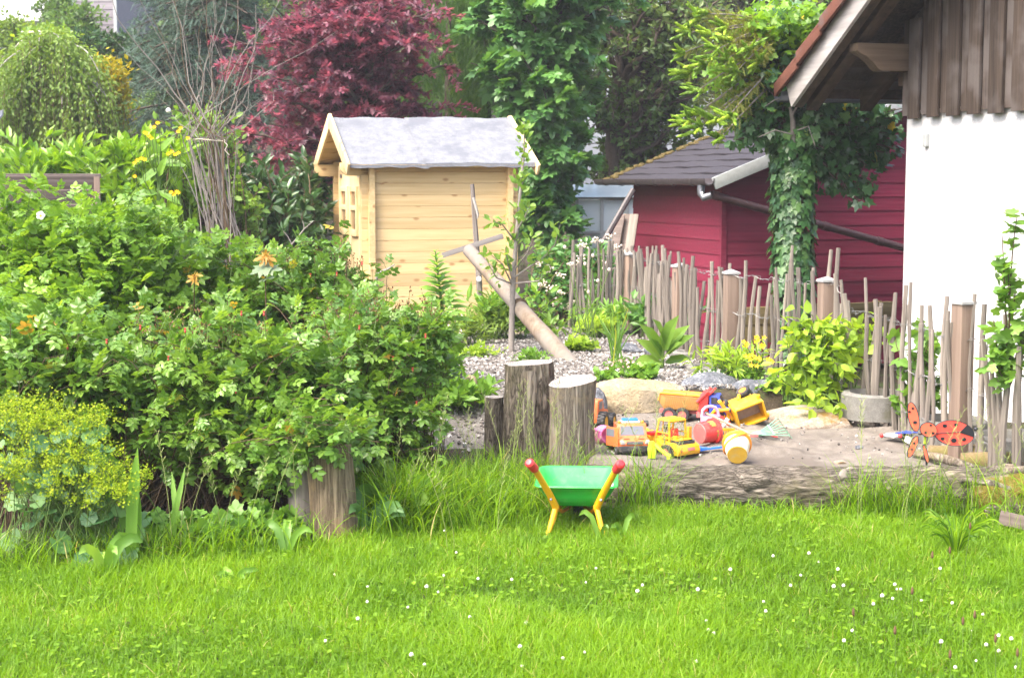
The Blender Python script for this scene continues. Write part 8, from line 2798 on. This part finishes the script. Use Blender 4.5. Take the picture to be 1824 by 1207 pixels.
# dark low weeds under the rose bush
for px, py, Y, lab in ((430, 905, 6.5, 'low leafy weed under the middle of the rose bush'), (370, 955, 6.3, 'lobed weed at the lawn edge under the rose bush'), (300, 950, 6.4, 'dark leafy weed left under the rose bush'), (490, 935, 6.45, 'small weed beside the splintered post stump')):
    tuft(lab, px, py, Y, 26, 0.14, 'currant', T_CUR, 0.5, name='lawn_weed')

# flower heads: one mesh each, copied
def clover_mesh(seed):
    rs = random.Random(seed)
    b = MB()
    hh = rs.uniform(0.05, 0.095)
    tip = Vector((rs.uniform(-0.012, 0.012), rs.uniform(-0.01, 0.01), hh))
    b.tube([(0, 0, 0), (tip.x * 0.3, tip.y * 0.3, hh * 0.5), tip], 0.0012, 4, mi=1)
    for k in range(26):
        t = k / 25
        a = k * 2.4
        el = t * 2.3 - 0.75
        d = Vector((math.cos(a) * math.cos(el), math.sin(a) * math.cos(el), math.sin(el)))
        c_ = tip + d * 0.0068
        b.sph(c_, (0.0026, 0.0026, 0.0034), 5, 4, mi=0 if el > -0.3 else 2)
    return b.mesh('clover_flower', [M['white_petal'], M['stem_green'], M['cream_petal']], smooth=60)
cm_ = [clover_mesh(k) for k in range(6)]
fixed = [(838, 1110), (935, 1120), (790, 948), (755, 1192), (730, 1178), (640, 1112), (1145, 1055), (1136, 1060), (1670, 1165), (1700, 1195), (1520, 1130), (1500, 1152), (1500, 1060), (1595, 1053), (1600, 1064), (1640, 1074), (1490, 1022), (1572, 1080), (1555, 1090), (1698, 1080), (1750, 1105), (1732, 1125), (1758, 1155), (1775, 1145), (1800, 1158), (1812, 1195), (1675, 1030), (1440, 990), (1460, 1000), (1428, 1030), (1300, 1025), (1260, 1110), (1360, 1105), (1270, 1135), (1000, 1180), (760, 1060), (850, 1040), (1405, 1045)]
cnt = 0
while len(fixed) < 62:
    fixed.append((random.uniform(560, 1815), random.uniform(985, 1205)))
for px, py in fixed:
    v = (603.5 - (py + 14)) / F
    ry, rz = CP + v * SP, -SP + v * CP
    t = -EYE / rz
    x, y = t * (px - 912) / F, t * ry
    o = link('clover_flower', cm_[cnt % 6])
    o.location = (x, y, gz(x, y))
    sc_ = random.uniform(0.48, 0.8)
    o.scale = (sc_, sc_, sc_)
    o.rotation_euler.z = random.uniform(0, 6)
    tag(o, 'white clover flower head standing in the lawn', 'clover flower', 'white clover flowers dotted over the lawn')
    cnt += 1
def plantain_mesh(seed):
    rs = random.Random(seed)
    b = MB()
    hh = rs.uniform(0.12, 0.2)
    tip = Vector((rs.uniform(-0.03, 0.03), rs.uniform(-0.02, 0.02), hh))
    b.tube([(0, 0, 0), tip * 0.5 + Vector((0.004, 0, 0.01)), tip], 0.0011, 4, mi=1)
    b.lathe([(0.001, 0), (0.0042, 0.004), (0.0048, 0.012), (0.0035, 0.022), (0.0008, 0.028)], 8, Matrix.Translation(tip))
    return b.mesh('plantain_head', [M['brown_head'], M['stem_green']], smooth=60)
pm_ = [plantain_mesh(k) for k in range(4)]
for k, (px, py) in enumerate(((1630, 1110), (1722, 1120), (1532, 1165), (1710, 1140), (1775, 1205), (1800, 1200), (1815, 1165), (1690, 1205), (1600, 1190), (1695, 1000), (1715, 985), (1660, 1010))):
    v = (603.5 - (py + 50)) / F
    ry, rz = CP + v * SP, -SP + v * CP
    t = -EYE / rz
    o = link('plantain_head', pm_[k % 4])
    o.location = (t * (px - 912) / F, t * ry, 0.0)
    o.rotation_euler.z = random.uniform(0, 6)
    tag(o, 'brown ribwort plantain head on a thin stalk in the lawn', 'plantain', 'plantain heads standing over the lawn')
# flowering grass stalks
def stalk_mesh(seed, hh):
    rs = random.Random(seed)
    b = MB()
    lean = rs.uniform(-0.12, 0.12)
    pts = [(lean * t * t * hh * 3, 0.03 * t * t, hh * t) for t in (0, 0.25, 0.5, 0.75, 1)]
    b.tube(pts, [0.0014, 0.0013, 0.0012, 0.001, 0.0006], 4)
    for k in range(16):
        t = 0.68 + 0.32 * k / 15
        p = Vector((lean * t * t * hh * 3, 0.03 * t * t, hh * t))
        a = k * 2.2
        e = p + Vector((math.cos(a) * 0.018, math.sin(a) * 0.012, 0.02))
        b.tube([p, e], [0.0006, 0.0016], 3)
    return b.mesh('grass_stalk', M['stem_grass'], smooth=0)
M['stem_grass'] = plain('grass_stalk_green', (0.20, 0.24, 0.07), 0.7, 0.3)
sm_ = [stalk_mesh(k, hh) for k, hh in enumerate((0.34, 0.42, 0.5, 0.38, 0.46, 0.55))]
for k in range(64):
    if k < 12:
        x, y = random.uniform(0.35, 0.8), random.uniform(6.95, 7.08)
    elif k < 30:
        x, y = random.uniform(-0.3, 0.25), random.uniform(7.2, 7.5)
    elif k < 48:
        x, y = random.uniform(1.5, 2.6), random.uniform(6.5, 6.98)
    else:
        x, y = random.uniform(-2.0, 0.0), random.uniform(6.0, 6.9)
        y = min(y, float(lawn_limit(np.array([x]))[0]) + 0.1)
    o = link('grass_stalk', sm_[k % 6])
    o.location = (x, y, gz(x, y))
    o.rotation_euler.z = random.uniform(0, 6.28)
    tag(o, 'thin flowering grass stalk standing above the long grass', 'grass stalk', 'flowering grass stalks at log, stumps and bed')

# thin air between the camera and the slope: one closed box round the whole place
hz, ht = newmat('haze')
pv = nd(ht, 'ShaderNodeVolumePrincipled', Color=(0.93, 0.95, 1.0, 1), Density=0.0016, Anisotropy=0.2)
ho = ht.nodes.new('ShaderNodeOutputMaterial')
ht.links.new(pv.outputs['Volume'], ho.inputs['Volume'])
hb_ = MB().box((0, 130, 6.0), (540, 400, 18.0)).build('haze', hz, None, smooth=0)
stuff(hb_)
bpy.context.view_layer.update()
